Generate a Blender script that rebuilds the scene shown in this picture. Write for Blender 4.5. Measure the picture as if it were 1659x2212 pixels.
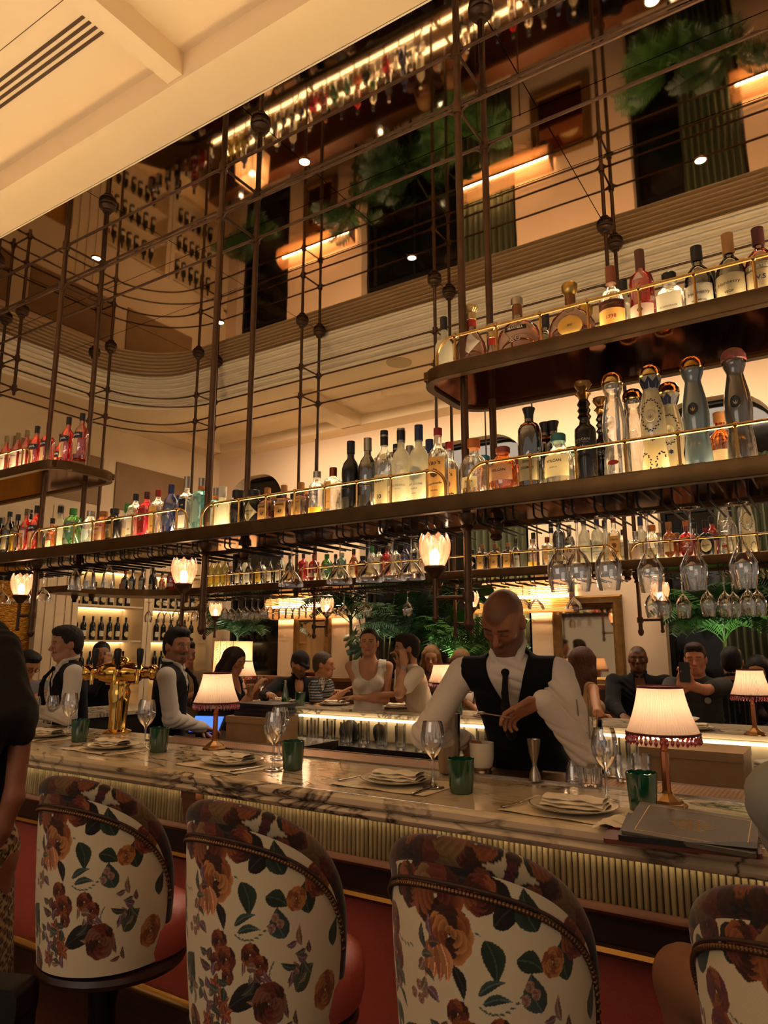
import bpy, bmesh, math, random
import numpy as np
from mathutils import Vector, Matrix
random.seed(7)
PI = math.pi
for o in list(bpy.data.objects):
    bpy.data.objects.remove(o, do_unlink=True)
SC = bpy.context.scene
COL = SC.collection
# ------------------------------------------------------------------ camera, world, light, exposure
CAM_H, YAW, PITCH, FPX = 1.50, 32.7, 10.85, 1534.0
cd = bpy.data.cameras.new('camera'); cam = bpy.data.objects.new('camera', cd); COL.objects.link(cam)
cd.sensor_fit = 'VERTICAL'; cd.sensor_height = 36.0; cd.lens = FPX / 2212 * 36.0
cd.clip_start = 0.05; cd.clip_end = 60
cam.location = (0, 0, CAM_H)
cam.rotation_euler = (math.radians(90 + PITCH), 0, math.radians(YAW))
SC.camera = cam
SC.view_settings.view_transform = 'Standard'; SC.view_settings.look = 'None'
SC.view_settings.gamma = 1.0; SC.view_settings.use_curve_mapping = False
SC.view_settings.exposure = 1.03
try:
    SC.cycles.use_denoising = True
    SC.cycles.use_adaptive_sampling = True; SC.cycles.adaptive_threshold = .09; SC.cycles.adaptive_min_samples = 10
    SC.cycles.max_bounces = 7; SC.cycles.diffuse_bounces = 3; SC.cycles.glossy_bounces = 4
    SC.cycles.transmission_bounces = 4; SC.cycles.transparent_max_bounces = 14
    SC.cycles.caustics_reflective = False; SC.cycles.caustics_refractive = False
    SC.cycles.sample_clamp_indirect = 4.0
except Exception:
    pass
w = bpy.data.worlds.new('world'); SC.world = w; w.use_nodes = True
bg = w.node_tree.nodes['Background']; bg.inputs[0].default_value = (1.0, .80, .62, 1); bg.inputs[1].default_value = 0.18

def area_light(name, loc, size, power, color=(1, .79, .58), rot=(0, 0, 0), size_y=None, spread=None):
    l = bpy.data.lights.new(name, 'AREA'); l.energy = power; l.color = color
    l.shape = 'RECTANGLE' if size_y else 'DISK'; l.size = size
    if size_y: l.size_y = size_y
    if spread: l.spread = math.radians(spread)
    o = bpy.data.objects.new(name, l); COL.objects.link(o); o.location = loc; o.rotation_euler = rot
    return o
def point_light(name, loc, power, color=(1, .79, .58), r=.03, parent=None):
    l = bpy.data.lights.new(name, 'POINT'); l.energy = power; l.color = color; l.shadow_soft_size = r
    o = bpy.data.objects.new(name, l); COL.objects.link(o); o.location = loc
    if parent: o.parent = parent
    return o
def spot_light(name, loc, power, angle=50, color=(1, .78, .55), r=.03, rot=(0, 0, 0)):
    l = bpy.data.lights.new(name, 'SPOT'); l.energy = power; l.color = color; l.shadow_soft_size = r
    l.spot_size = math.radians(angle); l.spot_blend = .6
    o = bpy.data.objects.new(name, l); COL.objects.link(o); o.location = loc; o.rotation_euler = rot
    return o
# added warm fill lights for the room; no fixtures stand at these spots
area_light('fill_light_near', (-1.6, -2.6, 2.6), 3.0, 11, rot=(math.radians(62), 0, math.radians(8)), size_y=1.6)  # added fill from behind the camera onto stools and bar front
area_light('fill_light_far', (-3.2, 6.45, 4.25), 6.5, 78, rot=(math.radians(14), 0, 0), size_y=.6)  # added fill to brighten the far wall and guests
area_light('ceiling_fill_near', (-3.0, .3, 2.6), 4.5, 34, rot=(PI, 0, 0), size_y=1.2)  # added fill aimed up to brighten the near ceiling

# ------------------------------------------------------------------ helpers
_cp, _sp = math.cos(math.radians(PITCH)), math.sin(math.radians(PITCH))
_cy, _sy = math.cos(math.radians(YAW)), math.sin(math.radians(YAW))
def ray(x, y):
    L = (x - 829.5) / FPX; U = (1106 - y) / FPX
    d = _cp - U * _sp; z = _sp + U * _cp
    return Vector((-_sy * d + _cy * L, _cy * d + _sy * L, z))
def at_Y(x, y, Y): r = ray(x, y); t = Y / r.y; return Vector((r.x * t, Y, CAM_H + r.z * t))
def at_Z(x, y, Z): r = ray(x, y); t = (Z - CAM_H) / r.z; return Vector((r.x * t, r.y * t, Z))
def at_X(x, y, X): r = ray(x, y); t = X / r.x; return Vector((X, r.y * t, CAM_H + r.z * t))
def at_T(x, y, t): r = ray(x, y); return Vector((r.x * t, r.y * t, CAM_H + r.z * t))

def lin(h):
    h = h.lstrip('#'); c = [int(h[i:i + 2], 16) / 255 for i in (0, 2, 4)]
    return tuple((v / 12.92 if v <= .04045 else ((v + .055) / 1.055) ** 2.4) for v in c) + (1,)
MATS = {}
def _new(name):
    m = bpy.data.materials.new(name); m.use_nodes = True; MATS[name] = m
    nt = m.node_tree; return m, nt, nt.nodes['Principled BSDF']
def mat(name, col, rough=.5, metal=0, spec=.5, emit=None, es=0, trans=0, ior=1.45, sheen=0, coat=0, noise=None, bump=None, alpha=None):
    """principled; noise=(scale, amount, dark colour); bump=(scale, strength)"""
    if name in MATS: return MATS[name]
    m, nt, b = _new(name); c = lin(col) if isinstance(col, str) else col
    b.inputs['Base Color'].default_value = c; b.inputs['Roughness'].default_value = rough
    b.inputs['Metallic'].default_value = metal; b.inputs['Specular IOR Level'].default_value = spec
    b.inputs['Transmission Weight'].default_value = trans; b.inputs['IOR'].default_value = ior
    b.inputs['Coat Weight'].default_value = coat; b.inputs['Sheen Weight'].default_value = sheen
    if alpha is not None: b.inputs['Alpha'].default_value = alpha
    if emit:
        b.inputs['Emission Color'].default_value = lin(emit) if isinstance(emit, str) else emit
        b.inputs['Emission Strength'].default_value = es
    tc = None
    if noise or bump:
        tc = nt.nodes.new('ShaderNodeTexCoord')
    if noise:
        n = nt.nodes.new('ShaderNodeTexNoise'); n.inputs['Scale'].default_value = noise[0]; n.inputs['Detail'].default_value = 5
        nt.links.new(tc.outputs['Object'], n.inputs['Vector'])
        mx = nt.nodes.new('ShaderNodeMix'); mx.data_type = 'RGBA'
        mr = nt.nodes.new('ShaderNodeMapRange'); mr.inputs[1].default_value = .35; mr.inputs[2].default_value = .7; mr.inputs[3].default_value = 0; mr.inputs[4].default_value = noise[1]
        nt.links.new(n.outputs['Fac'], mr.inputs[0]); nt.links.new(mr.outputs[0], mx.inputs['Factor'])
        mx.inputs['A'].default_value = c; mx.inputs['B'].default_value = lin(noise[2])
        nt.links.new(mx.outputs['Result'], b.inputs['Base Color'])
    if bump:
        n = nt.nodes.new('ShaderNodeTexNoise'); n.inputs['Scale'].default_value = bump[0]
        nt.links.new(tc.outputs['Object'], n.inputs['Vector'])
        bp = nt.nodes.new('ShaderNodeBump'); bp.inputs['Strength'].default_value = bump[1]; bp.inputs['Distance'].default_value = .01
        nt.links.new(n.outputs['Fac'], bp.inputs['Height']); nt.links.new(bp.outputs[0], b.inputs['Normal'])
    return m
def glass(name, col, tint=1.0, transl=0.0, gloss=.12, rough=.03, fres=1.35, tcol=None):
    """thin-walled vessel glass: tinted see-through + translucent glow + fresnel gloss"""
    if name in MATS: return MATS[name]
    m, nt, b = _new(name); nt.nodes.remove(b); c = lin(col)
    out = nt.nodes['Material Output']
    tr = nt.nodes.new('ShaderNodeBsdfTransparent'); tr.inputs[0].default_value = tuple(1 - tint * (1 - v) for v in c[:3]) + (1,)
    last = tr
    if transl > 0:
        tl = nt.nodes.new('ShaderNodeBsdfTranslucent'); tl.inputs[0].default_value = lin(tcol) if tcol else c
        df = nt.nodes.new('ShaderNodeBsdfDiffuse'); df.inputs[0].default_value = lin(tcol) if tcol else c
        m1 = nt.nodes.new('ShaderNodeMixShader'); m1.inputs[0].default_value = .35
        nt.links.new(tl.outputs[0], m1.inputs[1]); nt.links.new(df.outputs[0], m1.inputs[2])
        m2 = nt.nodes.new('ShaderNodeMixShader'); m2.inputs[0].default_value = transl
        nt.links.new(tr.outputs[0], m2.inputs[1]); nt.links.new(m1.outputs[0], m2.inputs[2]); last = m2
    g = nt.nodes.new('ShaderNodeBsdfGlossy'); g.inputs['Roughness'].default_value = rough; g.inputs[0].default_value = (1, 1, 1, 1)
    lw = nt.nodes.new('ShaderNodeLayerWeight'); lw.inputs[0].default_value = .35
    ma = nt.nodes.new('ShaderNodeMath'); ma.operation = 'MULTIPLY_ADD'; ma.inputs[1].default_value = .75; ma.inputs[2].default_value = gloss * .35; ma.use_clamp = True
    nt.links.new(lw.outputs['Fresnel'], ma.inputs[0])
    m3 = nt.nodes.new('ShaderNodeMixShader'); nt.links.new(ma.outputs[0], m3.inputs[0])
    nt.links.new(last.outputs[0], m3.inputs[1]); nt.links.new(g.outputs[0], m3.inputs[2])
    nt.links.new(m3.outputs[0], out.inputs[0]); return m
def vcol_mat(name, rough=.6, sheen=0, spec=.4, bump=None, sss=0):
    if name in MATS: return MATS[name]
    m, nt, b = _new(name)
    a = nt.nodes.new('ShaderNodeAttribute'); a.attribute_name = 'col'
    nt.links.new(a.outputs['Color'], b.inputs['Base Color'])
    b.inputs['Roughness'].default_value = rough; b.inputs['Sheen Weight'].default_value = sheen; b.inputs['Specular IOR Level'].default_value = spec
    if bump:
        tc = nt.nodes.new('ShaderNodeTexCoord'); n = nt.nodes.new('ShaderNodeTexNoise'); n.inputs['Scale'].default_value = bump[0]
        nt.links.new(tc.outputs['Object'], n.inputs['Vector'])
        bp = nt.nodes.new('ShaderNodeBump'); bp.inputs['Strength'].default_value = bump[1]; bp.inputs['Distance'].default_value = .003
        nt.links.new(n.outputs['Fac'], bp.inputs['Height']); nt.links.new(bp.outputs[0], b.inputs['Normal'])
    return m

class MB:
    """collects shapes; build() links them as ONE mesh object"""
    def __init__(s): s.v = []; s.f = []; s.mi = []; s.cur = 0
    def add(s, v, f):
        o = len(s.v); s.v.extend(tuple(p) for p in v); s.f.extend(tuple(i + o for i in q) for q in f); s.mi.extend([s.cur] * len(f)); return s
    def box(s, x0, x1, y0, y1, z0, z1):
        v = [(x, y, z) for z in (z0, z1) for y in (y0, y1) for x in (x0, x1)]
        return s.add(v, [(0, 2, 3, 1), (4, 5, 7, 6), (0, 1, 5, 4), (2, 6, 7, 3), (0, 4, 6, 2), (1, 3, 7, 5)])
    def obox(s, c, ax, ay, az):
        """oriented box: centre and three half-axis vectors"""
        c, ax, ay, az = map(Vector, (c, ax, ay, az))
        v = [c + ax * i + ay * j + az * k for k in (-1, 1) for j in (-1, 1) for i in (-1, 1)]
        return s.add(v, [(0, 2, 3, 1), (4, 5, 7, 6), (0, 1, 5, 4), (2, 6, 7, 3), (0, 4, 6, 2), (1, 3, 7, 5)])
    def lathe(s, prof, n=20, c=(0, 0, 0), cap=True, sx=1, sy=1, closed=False):
        v = []; f = []
        for r, z in prof:
            for k in range(n):
                a = 2 * PI * k / n; v.append((c[0] + r * math.cos(a) * sx, c[1] + r * math.sin(a) * sy, c[2] + z))
        m = len(prof)
        for i in range(m - 1):
            for k in range(n):
                k2 = (k + 1) % n; f.append((i * n + k, i * n + k2, (i + 1) * n + k2, (i + 1) * n + k))
        if cap:
            if prof[0][0] > 1e-6: f.append(tuple(range(n - 1, -1, -1)))
            if prof[-1][0] > 1e-6: f.append(tuple((m - 1) * n + k for k in range(n)))
        return s.add(v, f)
    def tube(s, pts, r, n=8, closed=False, cap=True):
        pts = [Vector(p) for p in pts]; m = len(pts); rr = r if isinstance(r, (list, tuple)) else [r] * m
        v = []; f = []; up = None
        for i, p in enumerate(pts):
            if closed: t = pts[(i + 1) % m] - pts[i - 1]
            else: t = pts[min(i + 1, m - 1)] - pts[max(i - 1, 0)]
            if t.length < 1e-9: t = Vector((0, 0, 1))
            t.normalize()
            if up is None:
                up = Vector((0, 0, 1)) if abs(t.z) < .9 else Vector((1, 0, 0))
            a = t.cross(up)
            if a.length < 1e-6: a = t.orthogonal()
            a.normalize(); b = a.cross(t).normalized(); up = b
            for k in range(n):
                q = 2 * PI * k / n; v.append(p + (a * math.cos(q) + b * math.sin(q)) * rr[i])
        for i in range(m if closed else m - 1):
            j = (i + 1) % m
            for k in range(n):
                k2 = (k + 1) % n; f.append((i * n + k, j * n + k, j * n + k2, i * n + k2))
        if cap and not closed:
            f.append(tuple(range(n))); f.append(tuple((m - 1) * n + k for k in range(n - 1, -1, -1)))
        return s.add(v, f)
    def prism(s, poly, z0, z1, axis='z'):
        n = len(poly)
        if axis == 'z': mk = lambda p, h: (p[0], p[1], h)
        elif axis == 'y': mk = lambda p, h: (p[0], h, p[1])
        else: mk = lambda p, h: (h, p[0], p[1])
        v = [mk(p, z0) for p in poly] + [mk(p, z1) for p in poly]
        f = [tuple(range(n - 1, -1, -1)), tuple(range(n, 2 * n))] + [(i, (i + 1) % n, n + (i + 1) % n, n + i) for i in range(n)]
        return s.add(v, f)
    def stack(s, rings, cap=True, closed=False):
        n = len(rings[0]); v = [p for r in rings for p in r]; f = []; m = len(rings)
        for i in range(m if closed else m - 1):
            j = (i + 1) % m
            for k in range(n):
                k2 = (k + 1) % n; f.append((i * n + k, i * n + k2, j * n + k2, j * n + k))
        if cap and not closed: f.append(tuple(range(n - 1, -1, -1))); f.append(tuple((m - 1) * n + k for k in range(n)))
        return s.add(v, f)
    def grid(s, pts, wrap=False):
        """pts[i][j] points"""
        n = len(pts[0]); v = [p for r in pts for p in r]; f = []
        for i in range(len(pts) - 1):
            for k in range(n if wrap else n - 1):
                k2 = (k + 1) % n; f.append((i * n + k, i * n + k2, (i + 1) * n + k2, (i + 1) * n + k))
        return s.add(v, f)
    def sphere(s, c, r, nu=12, nv=8, sx=1, sy=1, sz=1):
        prof = [(r * math.sin(PI * i / nv) if 0 < i < nv else 1e-5, -r * math.cos(PI * i / nv) * sz) for i in range(nv + 1)]
        return s.lathe(prof, nu, c, cap=False, sx=sx, sy=sy)
    def mesh(s, name, mats, smooth=True):
        me = bpy.data.meshes.new(name); me.from_pydata([tuple(p) for p in s.v], [], s.f)
        for m in (mats if isinstance(mats, (list, tuple)) else [mats]): me.materials.append(m)
        if any(s.mi): me.polygons.foreach_set('material_index', s.mi)
        bm = bmesh.new(); bm.from_mesh(me); bmesh.ops.recalc_face_normals(bm, faces=bm.faces); bm.to_mesh(me); bm.free()
        if smooth:
            me.polygons.foreach_set('use_smooth', [True] * len(me.polygons))
            try: me.set_sharp_from_angle(angle=math.radians(smooth if smooth is not True else 42))
            except Exception: pass
        me.update(); return me
    def build(s, name, mats, parent=None, smooth=True, loc=None, rotz=0):
        return link(name, s.mesh(name, mats, smooth), parent, loc, rotz)
def link(name, me, parent=None, loc=None, rotz=0):
    o = bpy.data.objects.new(name, me); COL.objects.link(o)
    if parent: o.parent = parent
    if loc is not None: o.location = loc
    if rotz: o.rotation_euler = (0, 0, rotz)
    return o
def tag(o, label=None, cat=None, group=None, kind=None):
    if label: o['label'] = label
    if cat: o['category'] = cat
    if group: o['group'] = group
    if kind: o['kind'] = kind
    return o
def thing(name, label, cat, loc=(0, 0, 0), rotz=0, group=None):
    o = bpy.data.objects.new(name, None); COL.objects.link(o); o.location = loc; o.rotation_euler = (0, 0, rotz)
    o.empty_display_size = .05
    return tag(o, label, cat, group)
def dup(o, loc=None, rotz=None, label=None, group=None):
    r = o.copy(); COL.objects.link(r)
    if loc is not None: r.location = loc
    if rotz is not None: r.rotation_euler = (0, 0, rotz)
    if label: r['label'] = label
    if group: r['group'] = group
    for ch in list(o.children):
        c = ch.copy(); COL.objects.link(c); c.parent = r
        for g in list(ch.children):
            d = g.copy(); COL.objects.link(d); d.parent = c
    return r
def struct(o): o['kind'] = 'structure'; return o
def arc(cx, cy, r, a0, a1, n):
    return [(cx + r * math.cos(math.radians(a0 + (a1 - a0) * i / n)), cy + r * math.sin(math.radians(a0 + (a1 - a0) * i / n))) for i in range(n + 1)]
def rrect(x0, x1, y0, y1, r, n=5):
    return arc(x1 - r, y0 + r, r, -90, 0, n) + arc(x1 - r, y1 - r, r, 0, 90, n) + arc(x0 + r, y1 - r, r, 90, 180, n) + arc(x0 + r, y0 + r, r, 180, 270, n)
ORD = ['first', 'second', 'third', 'fourth', 'fifth', 'sixth', 'seventh', 'eighth', 'ninth', 'tenth', 'eleventh', 'twelfth', 'thirteenth', 'fourteenth', 'fifteenth', 'sixteenth', 'seventeenth', 'eighteenth', 'nineteenth', 'twentieth']
def ordinal(i):
    if i < 20: return ORD[i]
    t = {2: 'twenty', 3: 'thirty', 4: 'forty', 5: 'fifty', 6: 'sixty'}[(i + 1) // 10]
    u = (i + 1) % 10
    return (t[:-1] + 'ieth') if u == 0 else t + '-' + ORD[u - 1]

# ---- lettering: font curves turned to flat meshes, optionally bent round a bottle
_TXT = {}
def text_data(s, bold=False):
    k = (s, bold)
    if k in _TXT: return _TXT[k]
    cu = bpy.data.curves.new('t', 'FONT'); cu.body = s; cu.resolution_u = 2; cu.size = 1; cu.align_x = 'CENTER'; cu.align_y = 'CENTER'
    if bold: cu.offset = .018
    o = bpy.data.objects.new('t', cu); COL.objects.link(o)
    bpy.context.view_layer.update()
    me = o.evaluated_get(bpy.context.evaluated_depsgraph_get()).to_mesh()
    v = np.array([tuple(p.co) for p in me.vertices]) if len(me.vertices) else np.zeros((0, 3)); f = [tuple(p.vertices) for p in me.polygons]
    o.evaluated_get(bpy.context.evaluated_depsgraph_get()).to_mesh_clear()
    bpy.data.objects.remove(o); bpy.data.curves.remove(cu)
    wd = (v[:, 0].max() - v[:, 0].min()) if len(v) else 1
    _TXT[k] = (v, f, wd); return _TXT[k]
def text_mb(s, width, z, r=None, y=None, hmax=None, slant=0, bold=False, mb=None):
    """lettering facing -Y, centred at height z; r: bent round a cylinder of that radius; y: flat at that y"""
    mb = mb or MB(); v, f, wd = text_data(s, bold); sc = width / wd
    if hmax: sc = min(sc, hmax / .75)
    P = []
    for p in v:
        x = p[0] * sc; h = z + p[1] * sc + x * slant
        if r: a = x / r; P.append((r * math.sin(a), -r * math.cos(a), h))
        else: P.append((x, y, h))
    return mb.add(P, f)
# ------------------------------------------------------------------ materials of the place
M_PLASTER = mat('cream_plaster', '#e0c49a', .85, noise=(1.2, .12, '#cfae80'))
M_CORNICE = mat('cornice_paint', '#f0dcba', .6)
M_WALL = mat('wall_paint', '#e4c6a2', .8, noise=(2.5, .25, '#d8b48c'))
M_PANEL = mat('white_joinery', '#d8bf98', .55)
M_FLOOR = mat('dark_floor', '#3a2417', .35, noise=(3, .6, '#241309'))
M_BRONZE = mat('aged_bronze', '#5a4230', .42, metal=.85, noise=(9, .5, '#3d2a1c'))
M_BRASS = mat('polished_brass', '#b98f52', .24, metal=1)
M_BRASSD = mat('dull_brass', '#8a6638', .38, metal=1, noise=(14, .4, '#5f4424'))
M_DARKWOOD = mat('dark_wood', '#3a2015', .35, noise=(6, .6, '#1f0f09'))
M_WOOD = mat('mid_wood', '#7a4a2a', .4, noise=(5, .5, '#5a3018'))
M_PALEWOOD = mat('pale_wood', '#b98d5e', .5, noise=(6, .4, '#9c7145'))
M_BLACK = mat('black_metal', '#15100d', .4, metal=.3)
M_STEEL = mat('brushed_steel', '#a39382', .28, metal=1)
M_DARKIN = mat('dark_laminate', '#1c130e', .5)
M_RED = mat('red_leather', '#b85448', .34, spec=.5, noise=(4, .4, '#9a4036'), bump=(140, .12))
M_GOLD = mat('brass_tap', '#d8ab58', .1, metal=1)
# bronze mirror
m, nt, b = _new('bronze_mirror')
b.inputs['Base Color'].default_value = (.48, .35, .235, 1); b.inputs['Metallic'].default_value = 1; b.inputs['Roughness'].default_value = .035
tc = nt.nodes.new('ShaderNodeTexCoord'); n = nt.nodes.new('ShaderNodeTexNoise'); n.inputs['Scale'].default_value = 2.2; n.inputs['Detail'].default_value = 1
nt.links.new(tc.outputs['Object'], n.inputs['Vector']); bp = nt.nodes.new('ShaderNodeBump'); bp.inputs['Strength'].default_value = .03; bp.inputs['Distance'].default_value = .02
nt.links.new(n.outputs['Fac'], bp.inputs['Height']); nt.links.new(bp.outputs[0], b.inputs['Normal'])
M_MIRROR = m
M_SILVER = mat('silvered_mirror', '#cdb391', .04, metal=1)
# veined marble
m, nt, b = _new('veined_marble')
tc = nt.nodes.new('ShaderNodeTexCoord'); mp = nt.nodes.new('ShaderNodeMapping'); mp.inputs['Rotation'].default_value = (0, 0, .5); mp.inputs['Scale'].default_value = (1, 2.6, 1.6)
nt.links.new(tc.outputs['Object'], mp.inputs['Vector'])
n1 = nt.nodes.new('ShaderNodeTexNoise'); n1.inputs['Scale'].default_value = 2.6; n1.inputs['Detail'].default_value = 7; n1.inputs['Distortion'].default_value = 1.6
nt.links.new(mp.outputs[0], n1.inputs['Vector'])
r1 = nt.nodes.new('ShaderNodeValToRGB'); e = r1.color_ramp.elements
e[0].position = .44; e[0].color = (0, 0, 0, 1); e[1].position = .53; e[1].color = (0, 0, 0, 1); k = e.new(.485); k.color = (1, 1, 1, 1)
nt.links.new(n1.outputs['Fac'], r1.inputs[0])
n2 = nt.nodes.new('ShaderNodeTexNoise'); n2.inputs['Scale'].default_value = 1.3; n2.inputs['Detail'].default_value = 3
nt.links.new(tc.outputs['Object'], n2.inputs['Vector'])
r2 = nt.nodes.new('ShaderNodeValToRGB'); r2.color_ramp.elements[0].position = .36; r2.color_ramp.elements[1].position = .52
nt.links.new(n2.outputs['Fac'], r2.inputs[0])
mu = nt.nodes.new('ShaderNodeMath'); mu.operation = 'MULTIPLY'; nt.links.new(r1.outputs[0], mu.inputs[0]); nt.links.new(r2.outputs[0], mu.inputs[1])
mx = nt.nodes.new('ShaderNodeMix'); mx.data_type = 'RGBA'; mx.inputs['A'].default_value = lin('#d2bd9c'); mx.inputs['B'].default_value = lin('#3b2b26')
nt.links.new(mu.outputs[0], mx.inputs['Factor']); nt.links.new(mx.outputs['Result'], b.inputs['Base Color'])
b.inputs['Roughness'].default_value = .14; b.inputs['Specular IOR Level'].default_value = .6
M_MARBLE = m

def sweep(path, prof, closed_prof=False, closed_path=False):
    """profile (offset to the left of travel, z) swept along a flat path"""
    n = len(path); rows = []
    for i, p in enumerate(path):
        a = Vector(path[i - 1] if (i or closed_path) else path[i]); c = Vector(path[(i + 1) % n] if (i < n - 1 or closed_path) else path[i]); p = Vector(p)
        d1 = (p - a).normalized() if (p - a).length > 1e-9 else (c - p).normalized(); d2 = (c - p).normalized() if (c - p).length > 1e-9 else d1
        n1 = Vector((-d1.y, d1.x)); n2 = Vector((-d2.y, d2.x)); m = (n1 + n2)
        m = m / max(m.length_squared / 2, .3) if m.length > 1e-6 else n1
        rows.append([(p.x + m.x * o, p.y + m.y * o, z) for o, z in prof])
    mb = MB()
    if closed_path: rows.append(rows[0])
    return mb.grid(rows, wrap=closed_prof) if not closed_prof else mb.stack(rows, cap=not closed_path)
# ------------------------------------------------------------------ shell
ZC, ZM, ZCO = 4.34, 4.71, 4.49
HX0, HY0, HY1, HR = -7.18, 2.36, 5.60, .9
WX, WY = -7.9, 7.6
struct(MB().box(-8.4, 4, -3.2, 8.2, -.12, -.05).build('floor', M_FLOOR, smooth=False))
c = MB()
c.box(-8.4, 4, 2.08, HY0, ZC, ZM + .1)                       # near long beam
c.box(-8.4, 4, HY1, 5.88, ZC, ZM + .1)                       # far long beam
c.box(-8.4, HX0, HY0, HY1, ZC, ZM + .1)                      # left of the opening
for (cx, cy, a0) in ((HX0 + HR, HY1 - HR, 90), (HX0 + HR, HY0 + HR, 180)):
    pts = arc(cx, cy, HR, a0, a0 + 90, 12)
    corner = (HX0, HY1 if a0 == 90 else HY0)
    c.prism(pts + [corner], ZC, ZM + .1)
c.box(-8.4, 4, -3.2, 2.08, ZCO, ZM + .1)                     # near coffer plane
c.box(-8.4, 4, 5.88, 7.3, ZCO, ZM + .1)                      # far coffer plane
c.box(-8.4, 4, 7.3, 8.2, ZC + .02, ZM + .1)
for x in (-7.75, -5.2, -2.605, 0.0, 2.6):
    wd = .055 if x > -5 else .12
    c.box(x - wd, x + wd, -3.2, 2.1, ZC + .02, ZCO + .01)
    c.box(x - wd - .04, x + wd + .04, 5.86, 7.32, ZC + .02, ZCO + .01)
c.box(-8.4, 4, .0, .25, ZC + .02, ZCO + .01)
ceiling = struct(c.build('ceiling', M_PLASTER, smooth=False))
# slot diffusers in the near coffers
M_SLOT = mat('slot_dark', '#4a3218', .7)
for x0, x1 in ((-5.05, -2.79), (-2.42, -.2)):
    for k in range(4):
        y = 1.66 + k * .035
        MB().box(x0, x1, y, y + .016, ZCO - .003, ZCO + .004).build('air_slot', M_SLOT, ceiling, smooth=False)
    MB().box(x0 - .004, x1 + .004, 1.56, 1.563, ZCO - .0015, ZCO + .002).build('hatch_joint', M_SLOT, ceiling, smooth=False)
# flat round ceiling speakers in the far coffer
for p in ((880, 795),):
    q = at_Z(p[0], p[1], ZC - .004)
    MB().lathe([(.13, 0), (.13, .01), (.12, .012)], 24).build('ceiling_speaker', mat('speaker_grille', '#b79a72', .8), ceiling, loc=(q.x, min(q.y, 5.78), ZC - .008))
hole = [(4, HY1)] + arc(HX0 + HR, HY1 - HR, HR, 90, 180, 14) + arc(HX0 + HR, HY0 + HR, HR, 180, 270, 14) + [(4, HY0)]
prof = [(.004, 4.34)]
for k in range(7):                                           # reeded mouldings, each stepping inwards
    o_, z_ = .004 + .019 * k, 4.345 + .052 * k
    prof += [(o_ + .002, z_), (o_ + .016, z_ + .003), (o_ + .024, z_ + .012), (o_ + .024, z_ + .020), (o_ + .016, z_ + .029), (o_ + .004, z_ + .032), (o_ + .004, z_ + .050)]
prof += [(.142, ZM - .001)]
struct(sweep(hole, prof).build('trim_1', M_CORNICE, smooth=25))
# bronze mirror panels in the recess, with open joints
px_ = [-7.2, -5.75, -4.25, -2.75, -1.25, .25, 1.75, 4.0]; py_ = [2.44, 3.66, 4.30, 5.52]
MB().box(-7.3, 4, 2.4, 5.56, ZM + .012, ZM + .03).build('mirror_backing', M_BLACK, ceiling, smooth=False)
for i in range(len(px_) - 1):
    for j in range(3):
        MB().box(px_[i] + .003, px_[i + 1] - .003, py_[j] + .003, py_[j + 1] - .003, ZM, ZM + .01).build('mirror_panel', M_MIRROR, ceiling, smooth=False)
# recessed downlights in the mirror
M_LAMP = mat('lamp_lens', '#fff0d0', .3, emit='#ffe6c0', es=26)
for i, x in enumerate((-4.97, -2.74, -.5, 1.74)):
    for j, y in enumerate((3.28, 4.70)):
        t = thing('downlight', 'small round recessed downlight in mirror ceiling, %s from left in %s row' % (ordinal(i), ('front', 'rear')[j]), 'downlight', (x, y, ZM), group='downlights in the mirror ceiling')
        MB().lathe([(.034, -.004), (.034, 0)], 18).build('lens', M_LAMP, t)
        MB().lathe([(.036, -.006), (.044, -.006), (.044, 0), (.036, 0), (.036, -.006)], 18, cap=False).build('bezel', M_BRASSD, t)
        spot_light('downlight_beam', (x, y, ZM - .02), 26, 62)
# ------------------------------------------------------------------ far wall with three tall dark windows
WINS = [(-7.68, -6.62), (-5.26, -2.93), (-1.52, -.36), (.9, 3.0)]
WZ0, WZ1, WR = .6, 4.02, .42
wl = MB(); xs = [-8.4] + [v for w_ in WINS for v in w_] + [4]
for i in range(0, len(xs), 2): wl.box(xs[i], xs[i + 1], WY, WY + .3, -.05, 4.6)
for x0, x1 in WINS:
    wl.box(x0, x1, WY, WY + .3, -.05, WZ0); wl.box(x0, x1, WY, WY + .3, WZ1, 4.6)
    wl.prism(arc(x1 - WR, WZ1 - WR, WR, 0, 90, 8) + [(x1, WZ1)], WY, WY + .3, axis='y')
    wl.prism(arc(x0 + WR, WZ1 - WR, WR, 90, 180, 8) + [(x0, WZ1)], WY, WY + .3, axis='y')
wall_back = struct(wl.build('wall_back', M_WALL, smooth=False))
M_NIGHT = mat('night_glass', '#0d0b09', .08, spec=.5)
M_CURTAIN = mat('olive_curtain', '#4c4e33', .8)
for i, (x0, x1) in enumerate(WINS):
    wobj = struct(MB().box(x0 - .02, x1 + .02, WY + .2, WY + .21, WZ0 - .02, WZ1 + .02).build('window_%d' % (i + 1), M_NIGHT, smooth=False))
    fr = MB()
    for xx in (x0 + .02, x1 - .02): fr.box(xx - .025, xx + .025, WY + .14, WY + .2, WZ0, WZ1)
    for zz in (WZ0 + .03, 2.9, WZ1 - .02): fr.box(x0, x1, WY + .15, WY + .2, zz - .02, zz + .02)
    nm = max(1, round((x1 - x0) / .8))
    for k in range(1, nm): fr.box(x0 + (x1 - x0) * k / nm - .014, x0 + (x1 - x0) * k / nm + .014, WY + .16, WY + .2, WZ0, WZ1)
    fr.build('window_frame', M_BLACK, wobj, smooth=False)
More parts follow.
